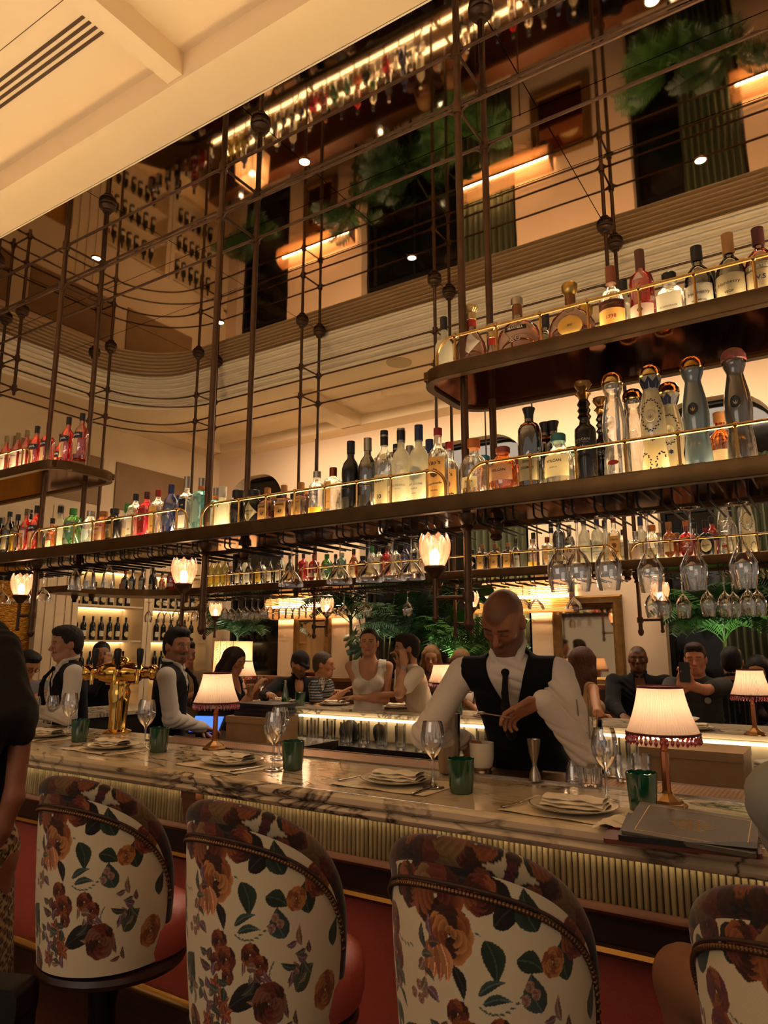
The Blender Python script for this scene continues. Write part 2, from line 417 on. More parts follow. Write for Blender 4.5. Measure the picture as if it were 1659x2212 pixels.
def curtain(x0, x1, label):
    rows = []
    for z in (.3, 1.6, 2.7, 3.4):
        rows.append([(x0 + (x1 - x0) * k / 60, WY + .1 + .035 * math.sin(k * .95), z) for k in range(61)])
    rows2 = [[(a, b + .008, c_) for a, b, c_ in r] for r in rows]
    mb = MB(); mb.grid(rows); mb.grid(rows2)
    return tag(mb.build('curtain', M_CURTAIN), label, 'curtain')
curtain(-1.0, -.4, 'olive green pleated curtain in window behind palm on the right')
curtain(-3.75, -3.0, 'olive green pleated curtain at right side of the wide middle window')
# low panelled banquette along the far wall
bq = thing('banquette', 'long brown leather banquette with wooden top rail under the windows', 'bench', (0, 0, 0))
MB().box(-7.6, 3.5, 6.85, 6.98, -.05, 1.12).build('backrest', mat('brown_leather', '#5c2f1c', .45), bq, smooth=False)
MB().box(-7.6, 3.5, 6.62, 6.85, -.05, .42).build('seat', mat('brown_leather', '', .45), bq, smooth=False)
MB().box(-7.6, 3.5, 6.82, 7.02, 1.12, 1.16).build('top_rail', M_WOOD, bq, smooth=False)
# ------------------------------------------------------------------ left wall: panelling, gold glass, cabinets
wl = MB()
wl.box(-8.7, -8.36, -3.2, 8.2, -.05, 4.6)
wl.box(-8.4, WX, -3.2, 3.55, -.05, 4.6); wl.box(-8.4, WX, 4.83, 5.28, -.05, 4.6)
wl.box(-8.4, WX, 3.55, 4.83, -.05, .9); wl.box(-8.4, WX, 3.55, 4.83, 2.6, 4.6); wl.box(-8.4, WX, 5.28, 7.7, 2.55, 4.6)
wl.box(-8.4, WX, 7.54, 7.7, -.05, 2.6); wl.box(-8.4, WX, 5.28, 7.6, -.05, .72)
wall_left = struct(wl.build('wall_left', M_PANEL, smooth=False))
for y in (4.93, 5.06, 5.19): MB().box(WX - .004, WX + .012, y - .006, y + .006, .4, 3.2).build('panel_bead', M_PANEL, wall_left, smooth=False)
for (y0, y1) in ((4.35, 5.55), (5.75, 6.9), (2.6, 4.1)):
    MB().box(WX, WX + .02, y0, y1, 3.3, 3.92).build('wood_panel', mat('veneer_panel', '#8a6a42', .55, noise=(5, .4, '#765833')), wall_left, smooth=False)
m, nt, b = _new('gold_textured_glass')
b.inputs['Base Color'].default_value = lin('#b07a26'); b.inputs['Metallic'].default_value = .8; b.inputs['Roughness'].default_value = .3
tc = nt.nodes.new('ShaderNodeTexCoord'); mp = nt.nodes.new('ShaderNodeMapping'); mp.inputs['Scale'].default_value = (1, 9, 26)
n = nt.nodes.new('ShaderNodeTexNoise'); n.inputs['Scale'].default_value = 3; nt.links.new(tc.outputs['Object'], mp.inputs[0]); nt.links.new(mp.outputs[0], n.inputs['Vector'])
bp = nt.nodes.new('ShaderNodeBump'); bp.inputs['Strength'].default_value = .8; bp.inputs['Distance'].default_value = .03
nt.links.new(n.outputs['Fac'], bp.inputs['Height']); nt.links.new(bp.outputs[0], b.inputs['Normal'])
MB().box(WX - .12, WX - .1, 3.55, 4.83, .9, 2.6).build('gold_glass', m, wall_left, smooth=False)
M_NICHE = mat('niche_cream', '#e6cfa0', .6)
def cabinet(y0, y1, label):
    t = thing('wine_cabinet', label, 'cabinet', (WX, (y0 + y1) / 2, .72))
    h = (y1 - y0) / 2; b_ = MB(); b_.box(-.44, -.42, -h, h, 0, 1.85); b_.build('back_panel', M_NICHE, t, smooth=False)
    for s in (-1, 1): MB().box(-.42, .02, s * h - .035, s * h + .035, 0, 1.85).build('side_stile', M_PANEL, t, smooth=False)
    for z in (.44, .88, 1.32, 1.80): MB().box(-.42, .0, -h + .035, h - .035, z - .022, z).build('shelf', M_PANEL, t, smooth=False)
    for z in (.44, .88, 1.32, 1.80):
        MB().box(-.40, -.37, -h + .05, h - .05, z - .034, z - .024).build('led_strip', mat('niche_led', '#ffe0a8', .5, emit='#ffe0ac', es=4), t, smooth=False)
    return t
cabinet(5.31, 6.36, 'white lit wine cabinet left of the pair on the side wall')
cabinet(6.44, 7.5, 'white lit wine cabinet beside the corner window')
# ------------------------------------------------------------------ the bar island
CZ = .985; NY0, NY1, FY0, FY1 = 2.216, 3.03, 4.91, 5.58; LX0, LX1 = -5.75, -5.1
outer = [(1.9, NY0), (LX0 + .85, NY0)] + arc(LX0 + .85, NY0 + .85, .85, 270, 180, 10)[1:] + arc(LX0 + .85, FY1 - .85, .85, 180, 90, 10) + [(1.9, FY1)]
inner = [(1.9, FY0), (LX1 + .45, FY0)] + arc(LX1 + .45, FY0 - .45, .45, 90, 180, 6)[1:] + arc(LX1 + .45, NY1 + .45, .45, 180, 270, 6) + [(1.9, NY1)]
ct = thing('marble_countertop', 'cream marble bar counter with dark veins running round the island', 'countertop')
MB().prism(outer + inner, CZ - .03, CZ).build('slab', M_MARBLE, ct, smooth=False)
sweep(outer, [(-.0, CZ), (.014, CZ - .003), (.024, CZ - .014), (.024, CZ - .032), (.014, CZ - .043), (0, CZ - .046)]).build('bullnose_edge', M_MARBLE, ct)
sweep(outer, [(-.03, CZ - .042), (.0, CZ - .044), (.014, CZ - .05), (.02, CZ - .062), (.014, CZ - .075), (0, CZ - .082), (-.03, CZ - .084)]).build('lower_roll', M_MARBLE, ct)
def inset(path, d):
    rows = []; n = len(path)
    for i, p in enumerate(path):
        a = Vector(path[max(i - 1, 0)]); c_ = Vector(path[min(i + 1, n - 1)]); t = (c_ - a).normalized(); nn = Vector((-t.y, t.x)); q = Vector(p) + nn * d; rows.append((q.x, q.y))
    return rows
fr = thing('panelled_bar', 'panelled bar front with reeded band, wood mouldings and red leather', 'bar')
def band(off, z0, z1, name, m_):
    return sweep(inset(outer, off), [(0, z1), (0, z0)]).build(name, m_, fr, smooth=30)
# the outer path runs towards -X on the near side, so left of travel is the guests' side
RZ1 = CZ - .083; RZ0 = RZ1 - .14
band(-.06, RZ0 - .01, RZ1 + .01, 'reed_backing', mat('reed_dark', '#3d2a16', .6))
m, nt, b = _new('reeded_brass_glaze')
b.inputs['Roughness'].default_value = .28; b.inputs['Metallic'].default_value = .25
tc = nt.nodes.new('ShaderNodeObjectInfo'); mx = nt.nodes.new('ShaderNodeMix'); mx.data_type = 'RGBA'
mx.inputs['A'].default_value = lin('#8f7c54'); mx.inputs['B'].default_value = lin('#b39f72'); nt.links.new(tc.outputs['Random'], mx.inputs['Factor']); nt.links.new(mx.outputs['Result'], b.inputs['Base Color'])
M_REED = m
reed = MB(); pr = [(-.0078, 0), (-.0068, -.006), (-.0036, -.009), (0, -.0102), (.0036, -.009), (.0068, -.006), (.0078, 0)]
reed.prism(pr, RZ0, RZ1); reed_me = reed.mesh('reed', M_REED, smooth=60)
x = -4.75
for k in range(272):
    x += .0187
    if any(abs(x - cx) < .052 for cx in (-2.42, .1)): continue
    link('reed', reed_me, fr, (x, NY0 + .06, 0))
MB().box(-4.6, 1.8, NY0 + .028, NY0 + .036, RZ1 - .004, RZ1 + .002).build('led_strip', mat('front_led', '#ffe7bb', .5, emit='#ffe2b8', es=3.2), fr, smooth=False)
for cx in (-2.42, .1):
    q = MB()
    for z0, z1, d in ((RZ1 - .03, RZ1 + .004, .0), (RZ1 - .065, RZ1 - .03, .008), (RZ1 - .1, RZ1 - .065, .015), (RZ0 - .01, RZ1 - .1, .022)): q.box(cx - .045, cx + .045, NY0 + .016 + d, NY0 + .08, z0, z1)
    q.build('corbel', M_WOOD, fr, smooth=False)
a = RZ0
sweep(inset(outer, -.04), [(0, a + .004), (.016, a - .002), (.024, a - .012), (.016, a - .024), (0, a - .03), (-.02, a - .036), (-.035, a - .04)]).build('wood_moulding', M_WOOD, fr)
band(-.075, a - .13, a - .03, 'wood_panel', M_DARKWOOD)
sweep(inset(outer, -.07), [(0, a - .118), (.016, a - .122), (.024, a - .134), (.016, a - .146), (0, a - .15)]).build('brass_moulding', M_BRASS, fr)
band(-.10, .06, a - .148, 'leather_panel', M_RED)
band(-.08, -.05, .07, 'plinth', M_DARKWOOD)
stud = MB().sphere((0, 0, 0), .005, 8, 5).mesh('nail_head', M_BRASS)
for k in range(200): link('nail_head', stud, fr, (-3.7 + k * .0205, NY0 + .098, a - .158))
MB().prism(inset(outer, -.14) + [(1.9, FY0 + .04), (LX1 + .45, FY0 + .04)] + arc(LX1 + .41, FY0 - .41, .45, 90, 180, 4) + arc(LX1 + .41, NY1 + .41, .45, 180, 270, 4) + [(1.9, NY1 - .04)], -.03, CZ - .035).build('carcass', M_DARKIN, fr, smooth=False)
rl = thing('foot_rail', 'round brass foot rail running low along the bar front', 'rail')
FRY = NY0 - .10
MB().tube([(1.9, FRY, .17), (-4.9, FRY, .17)], .024, 12).build('rail', M_BRASS, rl)
for x in (-4.6, -3.4, -2.2, -1.0, .2): MB().tube([(x, FRY, .17), (x, NY0 + .098, .1)], .012, 8).build('bracket', M_BRASS, rl)
m, nt, b = _new('perforated_copper')
b.inputs['Metallic'].default_value = .9; b.inputs['Roughness'].default_value = .35
tc = nt.nodes.new('ShaderNodeTexCoord'); v = nt.nodes.new('ShaderNodeTexVoronoi'); v.inputs['Scale'].default_value = 60; v.inputs['Randomness'].default_value = 0
nt.links.new(tc.outputs['Object'], v.inputs['Vector']); rp = nt.nodes.new('ShaderNodeValToRGB'); rp.color_ramp.elements[0].position = .30; rp.color_ramp.elements[0].color = lin('#1a0f08'); rp.color_ramp.elements[1].position = .40; rp.color_ramp.elements[1].color = lin('#a87a52')
nt.links.new(v.outputs['Distance'], rp.inputs[0]); nt.links.new(rp.outputs[0], b.inputs['Base Color'])
dm = thing('drip_tray', 'long perforated copper drip tray along rear edge of the near counter', 'tray', (-1.9, NY1 - .12, CZ))
MB().box(-1.5, 1.6, -.1, .1, 0, .004).build('mesh_plate', m, dm, smooth=False)
q = MB(); q.box(-1.51, 1.61, -.11, -.1, 0, .008); q.box(-1.51, 1.61, .1, .11, 0, .008); q.build('rim', M_STEEL, dm, smooth=False)
# inside of the bar: two work stations, glass ledge and led under the far counter
M_DSTEEL = mat('dark_steel', '#4a3f36', .3, metal=.9)
for x0, x1, lb in ((-4.45, -3.2, 'dark steel work station beside the moustached bartender'), (-1.15, 1.5, 'dark steel work station behind the large table lamp')):
    isl = thing('work_station', lb, 'counter', (0, 0, 0))
    MB().box(x0, x1, 3.85, 4.35, -.05, .80).build('body', M_DARKIN, isl, smooth=False)
    MB().box(x0 - .02, x1, 3.83, 4.37, .80, .84).build('worktop', M_DSTEEL, isl, smooth=False)
led = thing('glass_ledge', 'lit steel glass ledge along the inside of far counter', 'shelf', (0, 0, 0))
MB().box(-4.2, 1.5, 4.46, 4.95, .745, .775).build('ledge', M_DSTEEL, led, smooth=False)
MB().box(-4.2, 1.5, 4.44, 4.46, .66, .79).build('front_lip', M_DARKIN, led, smooth=False)
MB().box(-4.2, 1.5, 4.925, 4.948, .775, .95).build('back_panel', mat('pale_splash', '#cbb793', .5), led, smooth=False)
MB().box(-4.0, 1.5, 4.88, 4.91, .93, .945).build('led_strip', mat('counter_led', '#ffe7bb', .5, emit='#ffe6bc', es=2.4), led, smooth=False)
sp = thing('speed_rail', 'brushed steel speed rail below the near counter inside the bar', 'rail', (0, 0, 0))
MB().box(-3.9, 1.4, NY1, NY1 + .14, .78, .82).build('tray', M_STEEL, sp, smooth=False)
MB().box(-3.9, 1.4, NY1 + .14, NY1 + .155, .78, .86).build('lip', M_STEEL, sp, smooth=False)
# ------------------------------------------------------------------ overhead rack
rack = thing('overhead_rack', 'bronze tube rack with bottle shelves hung from the mirror ceiling round the bar', 'rack')
YF, YB = 2.57, 2.86; YF2, YB2 = 5.39, 5.11            # outer / inner rows, near and far
POSTX = [1.75, .25, -1.25, -2.75, -4.25, -5.72]
def ring(off, zs=None):
    """path from the near right end round the left to the far right end; off 0 = outer row, .28 = inner row"""
    r = .91 - off; x0 = -6.68 + off
    return [(1.85, YF + off)] + [(x0 + r, YF + off)] + arc(x0 + r, YF + off + r, r, 270, 180, 12)[1:] + arc(x0 + r, YF2 - off - r, r, 180, 90, 12) + [(1.85, YF2 - off)]
SZ0, SZ1 = 2.035, 2.10                                 # lower shelf
UZ0, UZ1 = 2.60, 2.66                                  # upper shelves
def tube3(pts, r, name='rail', m_=M_BRONZE, n=8): return MB().tube(pts, r, n).build(name, m_, rack)
for off in (0, .285):
    for z in (3.92, 4.22):
        tube3([(p[0], p[1], z) for p in ring(off)], .0085)
nodes = []
for x in POSTX:
    for y in (YF, YB, YB2, YF2): nodes.append((x, y))
for y in (3.48, 4.48):
    for x in (-6.68, -6.395): nodes.append((x, y))
boss = MB().lathe([(.018, -.075), (.03, -.072), (.034, -.062), (.03, -.055), (.05, -.045), (.06, -.03), (.056, -.016), (.064, -.008), (.064, 0)], 20).mesh('ceiling_boss', mat('turned_bronze', '#4a3524', .4, metal=.7))
bead = MB().sphere((0, 0, 0), .026, 12, 8, sz=1.1).mesh('node_bead', M_BRONZE)
for (x, y) in nodes:
    near = y < 3.4 and x > -6
    bot = 1.60 if (near and y == YF) else (1.62 if (y == YF2 and x > -6) else 2.0)
    if abs(x + 6.5) < .2: bot = 2.0 if y > 4 else 3.85
    r = .0165 if near else .0145
    mb = MB().tube([(x, y, bot), (x, y, ZM)], r, 10)
    for z in (3.92, 4.22): mb.lathe([(r, -.03), (r + .008, -.028), (r + .009, 0), (r + .008, .028), (r, .03)], 10, (x, y, z), cap=False)
    if bot < 1.9: mb.lathe([(1e-4, -.035), (.012, -.03), (.02, -.015), (.022, 0), (.018, .012)], 10, (x, y, bot), cap=False)
    if bot < 2.1: mb.lathe([(r, -.07), (r + .012, -.06), (r + .006, -.045), (r + .018, -.025), (r + .02, 0)], 10, (x, y, SZ0), cap=False)
    mb.build('post', M_BRONZE, rack)
    link('ceiling_boss', boss, rack, (x, y, ZM))
# cross ties and quarter-round brackets at every node
def bracket(p, dx, dy, z):
    R = .075; pts = []
    for i in range(7):
        a = math.radians(90 * i / 6); h = R * (1 - math.sin(a)); d = R * (1 - math.cos(a))
        pts.append((p[0] + dx * (R - h) if 0 else p[0] + dx * d, p[1] + dy * d, z - R + R * math.sin(a)))
    pts.append((p[0] + dx * (R + .05), p[1] + dy * (R + .05), z)); return MB().tube(pts, .0065, 6)
for x in POSTX[1:]:
    for ya, yb in ((YF, YB), (YB2, YF2)):
        for z in (3.92, 4.22):
            tube3([(x, ya, z), (x, yb, z)], .008, 'tie')
            for y in (ya, yb):
                mb = bracket((x, y), 1, 0, z); b2 = bracket((x, y), -1, 0, z); mb.add(b2.v, b2.f); mb.build('bracket', M_BRONZE, rack)
for y in (3.48, 4.48):
    for z in (3.92, 4.22):
        tube3([(-6.68, y, z), (-6.395, y, z)], .008, 'tie')
        for x in (-6.68, -6.395):
            mb = bracket((x, y), 0, 1, z); b2 = bracket((x, y), 0, -1, z); mb.add(b2.v, b2.f); mb.build('bracket', M_BRONZE, rack)
# slender second uprights seen behind the bottles
for (x, y) in ((-4.05, YB2), (-2.3, YB2), (-1.9, YB2)): tube3([(x, y, 2.1), (x, y, 3.45)], .006, 'hanger_rod')
# shelves
M_SHELF = mat('shelf_bronze', '#5f4528', .33, metal=.9, noise=(11, .5, '#3f2c18'))
M_GLOW = mat('shelf_light', '#fff0cc', .5, emit='#ffdca6', es=19.0)
M_GLOW2 = mat('far_shelf_light', '#fff0cc', .5, emit='#ffdca6', es=3.5)
M_UNDER = mat('copper_underside', '#8a5a38', .07, metal=1)
def shelf(poly, z0, z1, lip, name='shelf'):
    t = MB().prism(poly, z0 + .012, z1).build(name, M_SHELF, rack, smooth=30)
    # copper mirror underside, recessed behind a brass lip
    c0 = (sum(p[0] for p in poly) / len(poly), sum(p[1] for p in poly) / len(poly))
    return t
LS = [(1.85, 2.47), (-5.6, 2.47), (-5.6, 2.97), (1.85, 2.97)]
def long_shelf(x0, x1, y0, y1, z0, z1, rl_=0, rr=0, glow=M_GLOW):
    P = []
    P += arc(x1 - max(rr, .001), y0 + max(rr, .001), max(rr, .001), -90, 0, 6) + arc(x1 - max(rr, .001), y1 - max(rr, .001), max(rr, .001), 0, 90, 6)
    P += arc(x0 + max(rl_, .001), y1 - max(rl_, .001), max(rl_, .001), 90, 180, 6) + arc(x0 + max(rl_, .001), y0 + max(rl_, .001), max(rl_, .001), 180, 270, 6)
    sweep(P, [(0, z0), (-.004, z0), (-.006, z0 + .004), (-.006, z1 - .004), (0, z1), (.03, z1), (.03, z0), (0, z0)], closed_path=True).build('shelf_edge', M_SHELF, rack, smooth=35)
    e = .028
    MB().box(x0 + e, x1 - e, y0 + e, y1 - e, z0 + .022, z1 - .008).build('shelf_board', M_SHELF, rack, smooth=False)
    MB().box(x0 + e, x1 - e, y0 + e, y1 - e, z0 + .012, z0 + .02).build('copper_underside', M_UNDER, rack, smooth=False)
    if glow:
        a = x0 + .08
        while a < x1 - .1:
            b_ = min(a + 1.46, x1 - .06)
            for yy in (y0 + .07, y0 + .29):
                MB().box(a, b_, yy, yy + .06, z1 - .008, z1 - .002).build('light_strip', glow, rack, smooth=False)
            a = b_ + .04
long_shelf(-5.6, 1.85, 2.47, 2.97, SZ0, SZ1)
long_shelf(-1.43, 1.85, 2.47, 2.97, UZ0, UZ1, rl_=.14)
long_shelf(-5.6, -4.02, 2.47, 2.97, UZ0, UZ1, rr=.14)
long_shelf(-5.75, 1.85, 5.02, 5.48, SZ0, SZ1, glow=M_GLOW2)
# far left corner of the lower shelf, curved
cpath = arc(-5.75, 4.48, .77, 90, 180, 12) + [(-6.52, 4.15)]
sweep(cpath, [(-.23, SZ0), (.23, SZ0), (.23, SZ1), (-.23, SZ1)], closed_prof=True).build('curved_shelf', M_SHELF, rack, smooth=30)
# gallery rails: one length of rail per bay, rounded down at its ends
def gallery(x0, x1, y, z, h, nb, lo=True, hi=True):
    R = .075; pts = []
    if lo: pts += [(x0, y, z)] + [(x0 + R - R * math.cos(math.radians(a)), y, z + h - R + R * math.sin(math.radians(a))) for a in range(0, 91, 15)]
    else: pts += [(x0, y, z + h)]
    if hi: pts += [(x1 - R + R * math.sin(math.radians(a)), y, z + h - R + R * math.cos(math.radians(a))) for a in range(0, 91, 15)] + [(x1, y, z)]
    else: pts += [(x1, y, z + h)]
    MB().tube(pts, .0065, 8).build('gallery_rail', M_BRASS, rack)
    for k in range(nb):
        x = x0 + R + .01 + (x1 - x0 - 2 * R - .02) * k / max(nb - 1, 1)
        MB().tube([(x, y, z), (x, y, z + h)], .0055, 8).sphere((x, y, z + h), .011, 8, 6).build('gallery_baluster', M_BRASS, rack)
for a in range(len(POSTX) - 1):
    x1, x0 = POSTX[a] - .05, POSTX[a + 1] + .05
    gallery(x0, x1, 2.485, SZ1, .115, 8)
    gallery(x0, x1, 5.035, SZ1, .115, 8)
gallery(-1.33, 1.8, 2.485, UZ1, .115, 17, hi=False)
gallery(-5.5, -4.30, 2.485, UZ1, .115, 7)
# wire glass hangers under the shelves (each pair of rods a part)
def hanger(x, y0, y1, z, gap, down=.05):
    mb = MB()
    for s in (-gap / 2, gap / 2):
        mb.tube([(x + s, y0, z), (x + s, y0, z - down + .01), (x + s, y0 + .012, z - down), (x + s, y1, z - down)], .0042, 6)
    mb.build('glass_hanger', M_BLACK, rack)
x = -5.2
NEAR_H = []
while x < 1.6:
    if all(abs(x - p) > .06 for p in POSTX): hanger(x, 2.58, 2.98, SZ0 + .012, .034); NEAR_H.append(x)
    x += .118
x = -5.6; FAR_H = []
while x < 1.6:
    if all(abs(x - p) > .06 for p in POSTX): hanger(x, 5.08, 5.44, SZ0 + .012, .034, .06); FAR_H.append(x)
    x += .118
# ------------------------------------------------------------------ tulip lamps clamped to the posts
M_PETAL = glass('petal_glass', '#ffd9c0', .3, .35, .3, .12, tcol='#f8b898')
M_BULB = mat('warm_bulb', '#fff2d6', .4, emit='#ffdfae', es=9)
def petal_mb():
    mb = MB()
    for ring_, (rb, rt, hh, ph) in enumerate(((.036, .028, .138, 0), (.033, .024, .125, 22.5))):
        for k in range(8):
            a0 = math.radians(k * 45 + ph); rows = []
            for i in range(9):
                t_ = i / 8; wv = math.radians(26) * (math.sin(PI * (.2 + .7 * t_)) ** .8) * (1 if t_ < .98 else .12); r = rb + rt * math.sin(t_ * PI * .80)
                rows.append([((r + .004 * (1 - (2 * j / 4 - 1) ** 2)) * math.cos(a0 + wv * (2 * j / 4 - 1)), (r + .004 * (1 - (2 * j / 4 - 1) ** 2)) * math.sin(a0 + wv * (2 * j / 4 - 1)), hh * t_ - .012 * t_ ** 6 * 0) for j in range(5)])
            mb.grid(rows)
    return mb
petals = petal_mb().mesh('petal_shade', M_PETAL)
def tulip_lamp(x, y, s, label, power=.4):
    t = thing('tulip_lamp', label, 'lamp', (x, y, 1.70), group='tulip lamps on the rack posts')
    dx = -.15 * s
    MB().tube([(0, 0, 0), (dx, 0, 0)], .010, 8).lathe([(.022, -.02), (.024, 0), (.022, .02)], 10).build('arm', M_BRONZE, t)
    MB().tube([(dx, 0, -.075), (dx, 0, .10)], .011, 8).sphere((dx, 0, -.08), .015, 8, 6).build('stem', M_BRONZE, t)
    MB().lathe([(.011, .08), (.02, .085), (.03, .10), (.045, .115), (.046, .13), (.036, .135)], 16, (dx, 0, 0)).build('cup', M_BRONZE, t)
    link('petal_shade', petals, t, (dx, 0, .13))
    MB().lathe([(1e-4, .135), (.014, .137), (.02, .165), (.019, .185), (.012, .2), (1e-4, .205)], 12, (dx, 0, 0), cap=False).build('bulb', M_BULB, t)
    point_light('tulip_glow', (dx, 0, .235), power, (1, .74, .48), .02, t)
    return t
for i, x in enumerate(POSTX[1:5]):
    tulip_lamp(x, YF, 1, ['glowing tulip glass lamp on front rack post at far right', 'bright tulip glass lamp on front post left of the bald bartender', 'tulip glass lamp on front post above the moustached bartender', 'tulip glass lamp on front post above woman with long hair'][i])
for i, x in enumerate(POSTX[1:6]):
    tulip_lamp(x, YF2, -1, ['tulip glass lamp on rear post beyond the right edge', 'tulip glass lamp on rear post by the gilt mirror', 'tulip glass lamp on rear post behind the large plants', 'tulip glass lamp on rear post before the narrow gilt mirror', 'tulip glass lamp on rear post beside the corner window'][i], .4)
# ------------------------------------------------------------------ bottles
def paper(name, col, tl=.35):
    if name in MATS: return MATS[name]
    m, nt, b = _new(name); b.inputs['Base Color'].default_value = lin(col); b.inputs['Roughness'].default_value = .7
    t = nt.nodes.new('ShaderNodeBsdfTranslucent'); t.inputs[0].default_value = lin(col)
    mx = nt.nodes.new('ShaderNodeMixShader'); mx.inputs[0].default_value = tl
    nt.links.new(b.outputs[0], mx.inputs[1]); nt.links.new(t.outputs[0], mx.inputs[2]); nt.links.new(mx.outputs[0], nt.nodes['Material Output'].inputs[0]); return m
G = {
 'clear': glass('clear_glass', '#f4efe2', .5, .05, .45), 'red': glass('red_bitter', '#c01808', .97, .2, .35, tcol='#d8281a'),
 'orange': glass('orange_aperitif', '#d03008', .97, .2, .35, tcol='#e0401a'), 'amber': glass('amber_spirit', '#c87820', .9, .25, .4, tcol='#d88a30'),
 'cognac': glass('cognac_glass', '#7a2408', .95, .22, .4, tcol='#8a300e'), 'green': glass('green_glass', '#3f8a3a', .9, .3, .4, tcol='#5aa048'),
 'dkgreen': glass('dark_green_glass', '#16200c', 1, .25, .4, tcol='#1c2610'), 'dark': glass('dark_glass', '#1a0e08', 1, .4, .4, tcol='#1c100a'),
 'pink': glass('pink_gin', '#e01a50', .9, .3, .35, tcol='#e8285c'), 'blue': glass('blue_glass', '#1c3c8c', .95, .3, .4, tcol='#22408c'),
 'sapphire': glass('pale_blue_glass', '#7fc0c0', .8, .25, .4, tcol='#90c8c4'), 'navy': glass('navy_glass', '#0c1424', 1, .4, .5, tcol='#101a30'),
 'frost': glass('frosted_glass', '#efe9cc', .3, .72, .1, .3, tcol='#f2ecd0'), 'black': mat('black_bottle', '#0e0b0a', .16, spec=.6), 'grey': glass('smoke_glass', '#4a463c', .95, .25, .5, tcol='#57524a'),
 'yellow': glass('yellow_liqueur', '#c8b428', .85, .4, .3, tcol='#cabc3c'), 'teal': glass('teal_glass', '#3c9078', .85, .25, .4, tcol='#50a088'), 'brown': glass('brown_glass', '#5c2a0e', .95, .3, .4, tcol='#6a3414'),
}
P_CREAM = paper('label_cream', '#efdca8'); P_WHITE = paper('label_white', '#f2e8d0'); P_ORANGE = paper('label_peach', '#f0b868'); P_NAVY = mat('label_navy', '#161c30', .6)
P_BLACK = mat('label_black', '#15110f', .6); P_RED = mat('label_red', '#a82a1c', .6); P_YEL = paper('label_yellow', '#e8b838'); P_BROWN = mat('label_brown', '#4a1c14', .6); P_GOLD = mat('label_gold', '#c8a050', .35, metal=.7)
INK = mat('ink_dark', '#2a201a', .6); INK_B = mat('ink_blue', '#1c2c70', .6); INK_W = mat('ink_white', '#efe6d2', .6); INK_R = mat('ink_red', '#b03020', .6); INK_G = mat('ink_grey', '#8a8478', .6)
C_BLACK = mat('cap_black', '#141110', .4); C_RED = mat('cap_red', '#8c1c14', .4); C_GOLD = mat('cap_gold', '#b08c48', .3, metal=1); C_SILVER = mat('cap_silver', '#a89c8c', .3, metal=1)
C_CORK = mat('cork_wood', '#a8703c', .7, noise=(60, .5, '#7c4c24')); C_BLUE = mat('cap_blue', '#1e2a52', .4); C_WHITE = mat('cap_white', '#ddd2c0', .45); C_TEAL = mat('cap_teal', '#3c7874', .5); C_ORANGE = mat('cap_orange', '#c8702c', .5); C_GREEN = mat('cap_green', '#2c6a2c', .5); C_BROWN = mat('wax_brown', '#8a4a26', .5)
def prof_interp(prof, z):
    for (r0, z0), (r1, z1) in zip(prof, prof[1:]):
        if z0 <= z <= z1 and z1 > z0: return r0 + (r1 - r0) * (z - z0) / (z1 - z0)
    return prof[-1][0]
def body_mesh(kind, prof, m_, e=2.0, asp=1.0, ze=None, n=22):
    """e: squareness of the body; above ze the section is round"""
    mb = MB(); rings = []
    for r, z in prof:
        k = 0 if ze is None or z <= ze else 1
        ee = 2.0 if k else e; ap = 1.0 if k else asp; ring_ = []
        for i in range(n):
            a = 2 * PI * (i + .5) / n; c_, s_ = math.cos(a), math.sin(a)
            q = (abs(c_) ** ee + abs(s_) ** ee) ** (-1 / ee)
            ring_.append((r * q * c_, r * q * s_ * ap, z))
        rings.append(ring_)
    mb.stack(rings); return mb.mesh(kind, m_, smooth=50)
PROTO = {}
def ysurf(x, r, e, asp):
    u = min(abs(x) / r, .999); return r * asp * (1 - u ** e) ** (1 / e)
def label_mb(prof, e, asp, z0, z1, wfrac, eps=.0009, xoff=0, shape=None):
    mb = MB(); rows = []
    for i in range(9):
        z = z0 + (z1 - z0) * i / 8; r = prof_interp(prof, z); wf = wfrac
        if shape == 'oval': wf = wfrac * math.sqrt(max(0.0005, 1 - (2 * i / 8 - 1) ** 2))
        if shape == 'diamond': wf = wfrac * max(.01, 1 - abs(2 * i / 8 - 1))
        if shape == 'arch': wf = wfrac * (1 if i < 5 else math.sqrt(max(.02, 1 - ((i - 4) / 4) ** 2)))
        if shape == 'tri': wf = wfrac * max(.02, 1 - i / 8)
        row = []
        for j in range(13):
            x = r * wf * (2 * j / 12 - 1) + xoff
            row.append((x * (1 + eps / r), -ysurf(x, r, e, asp) - eps, z))
        rows.append(row)
    return mb.grid(rows)
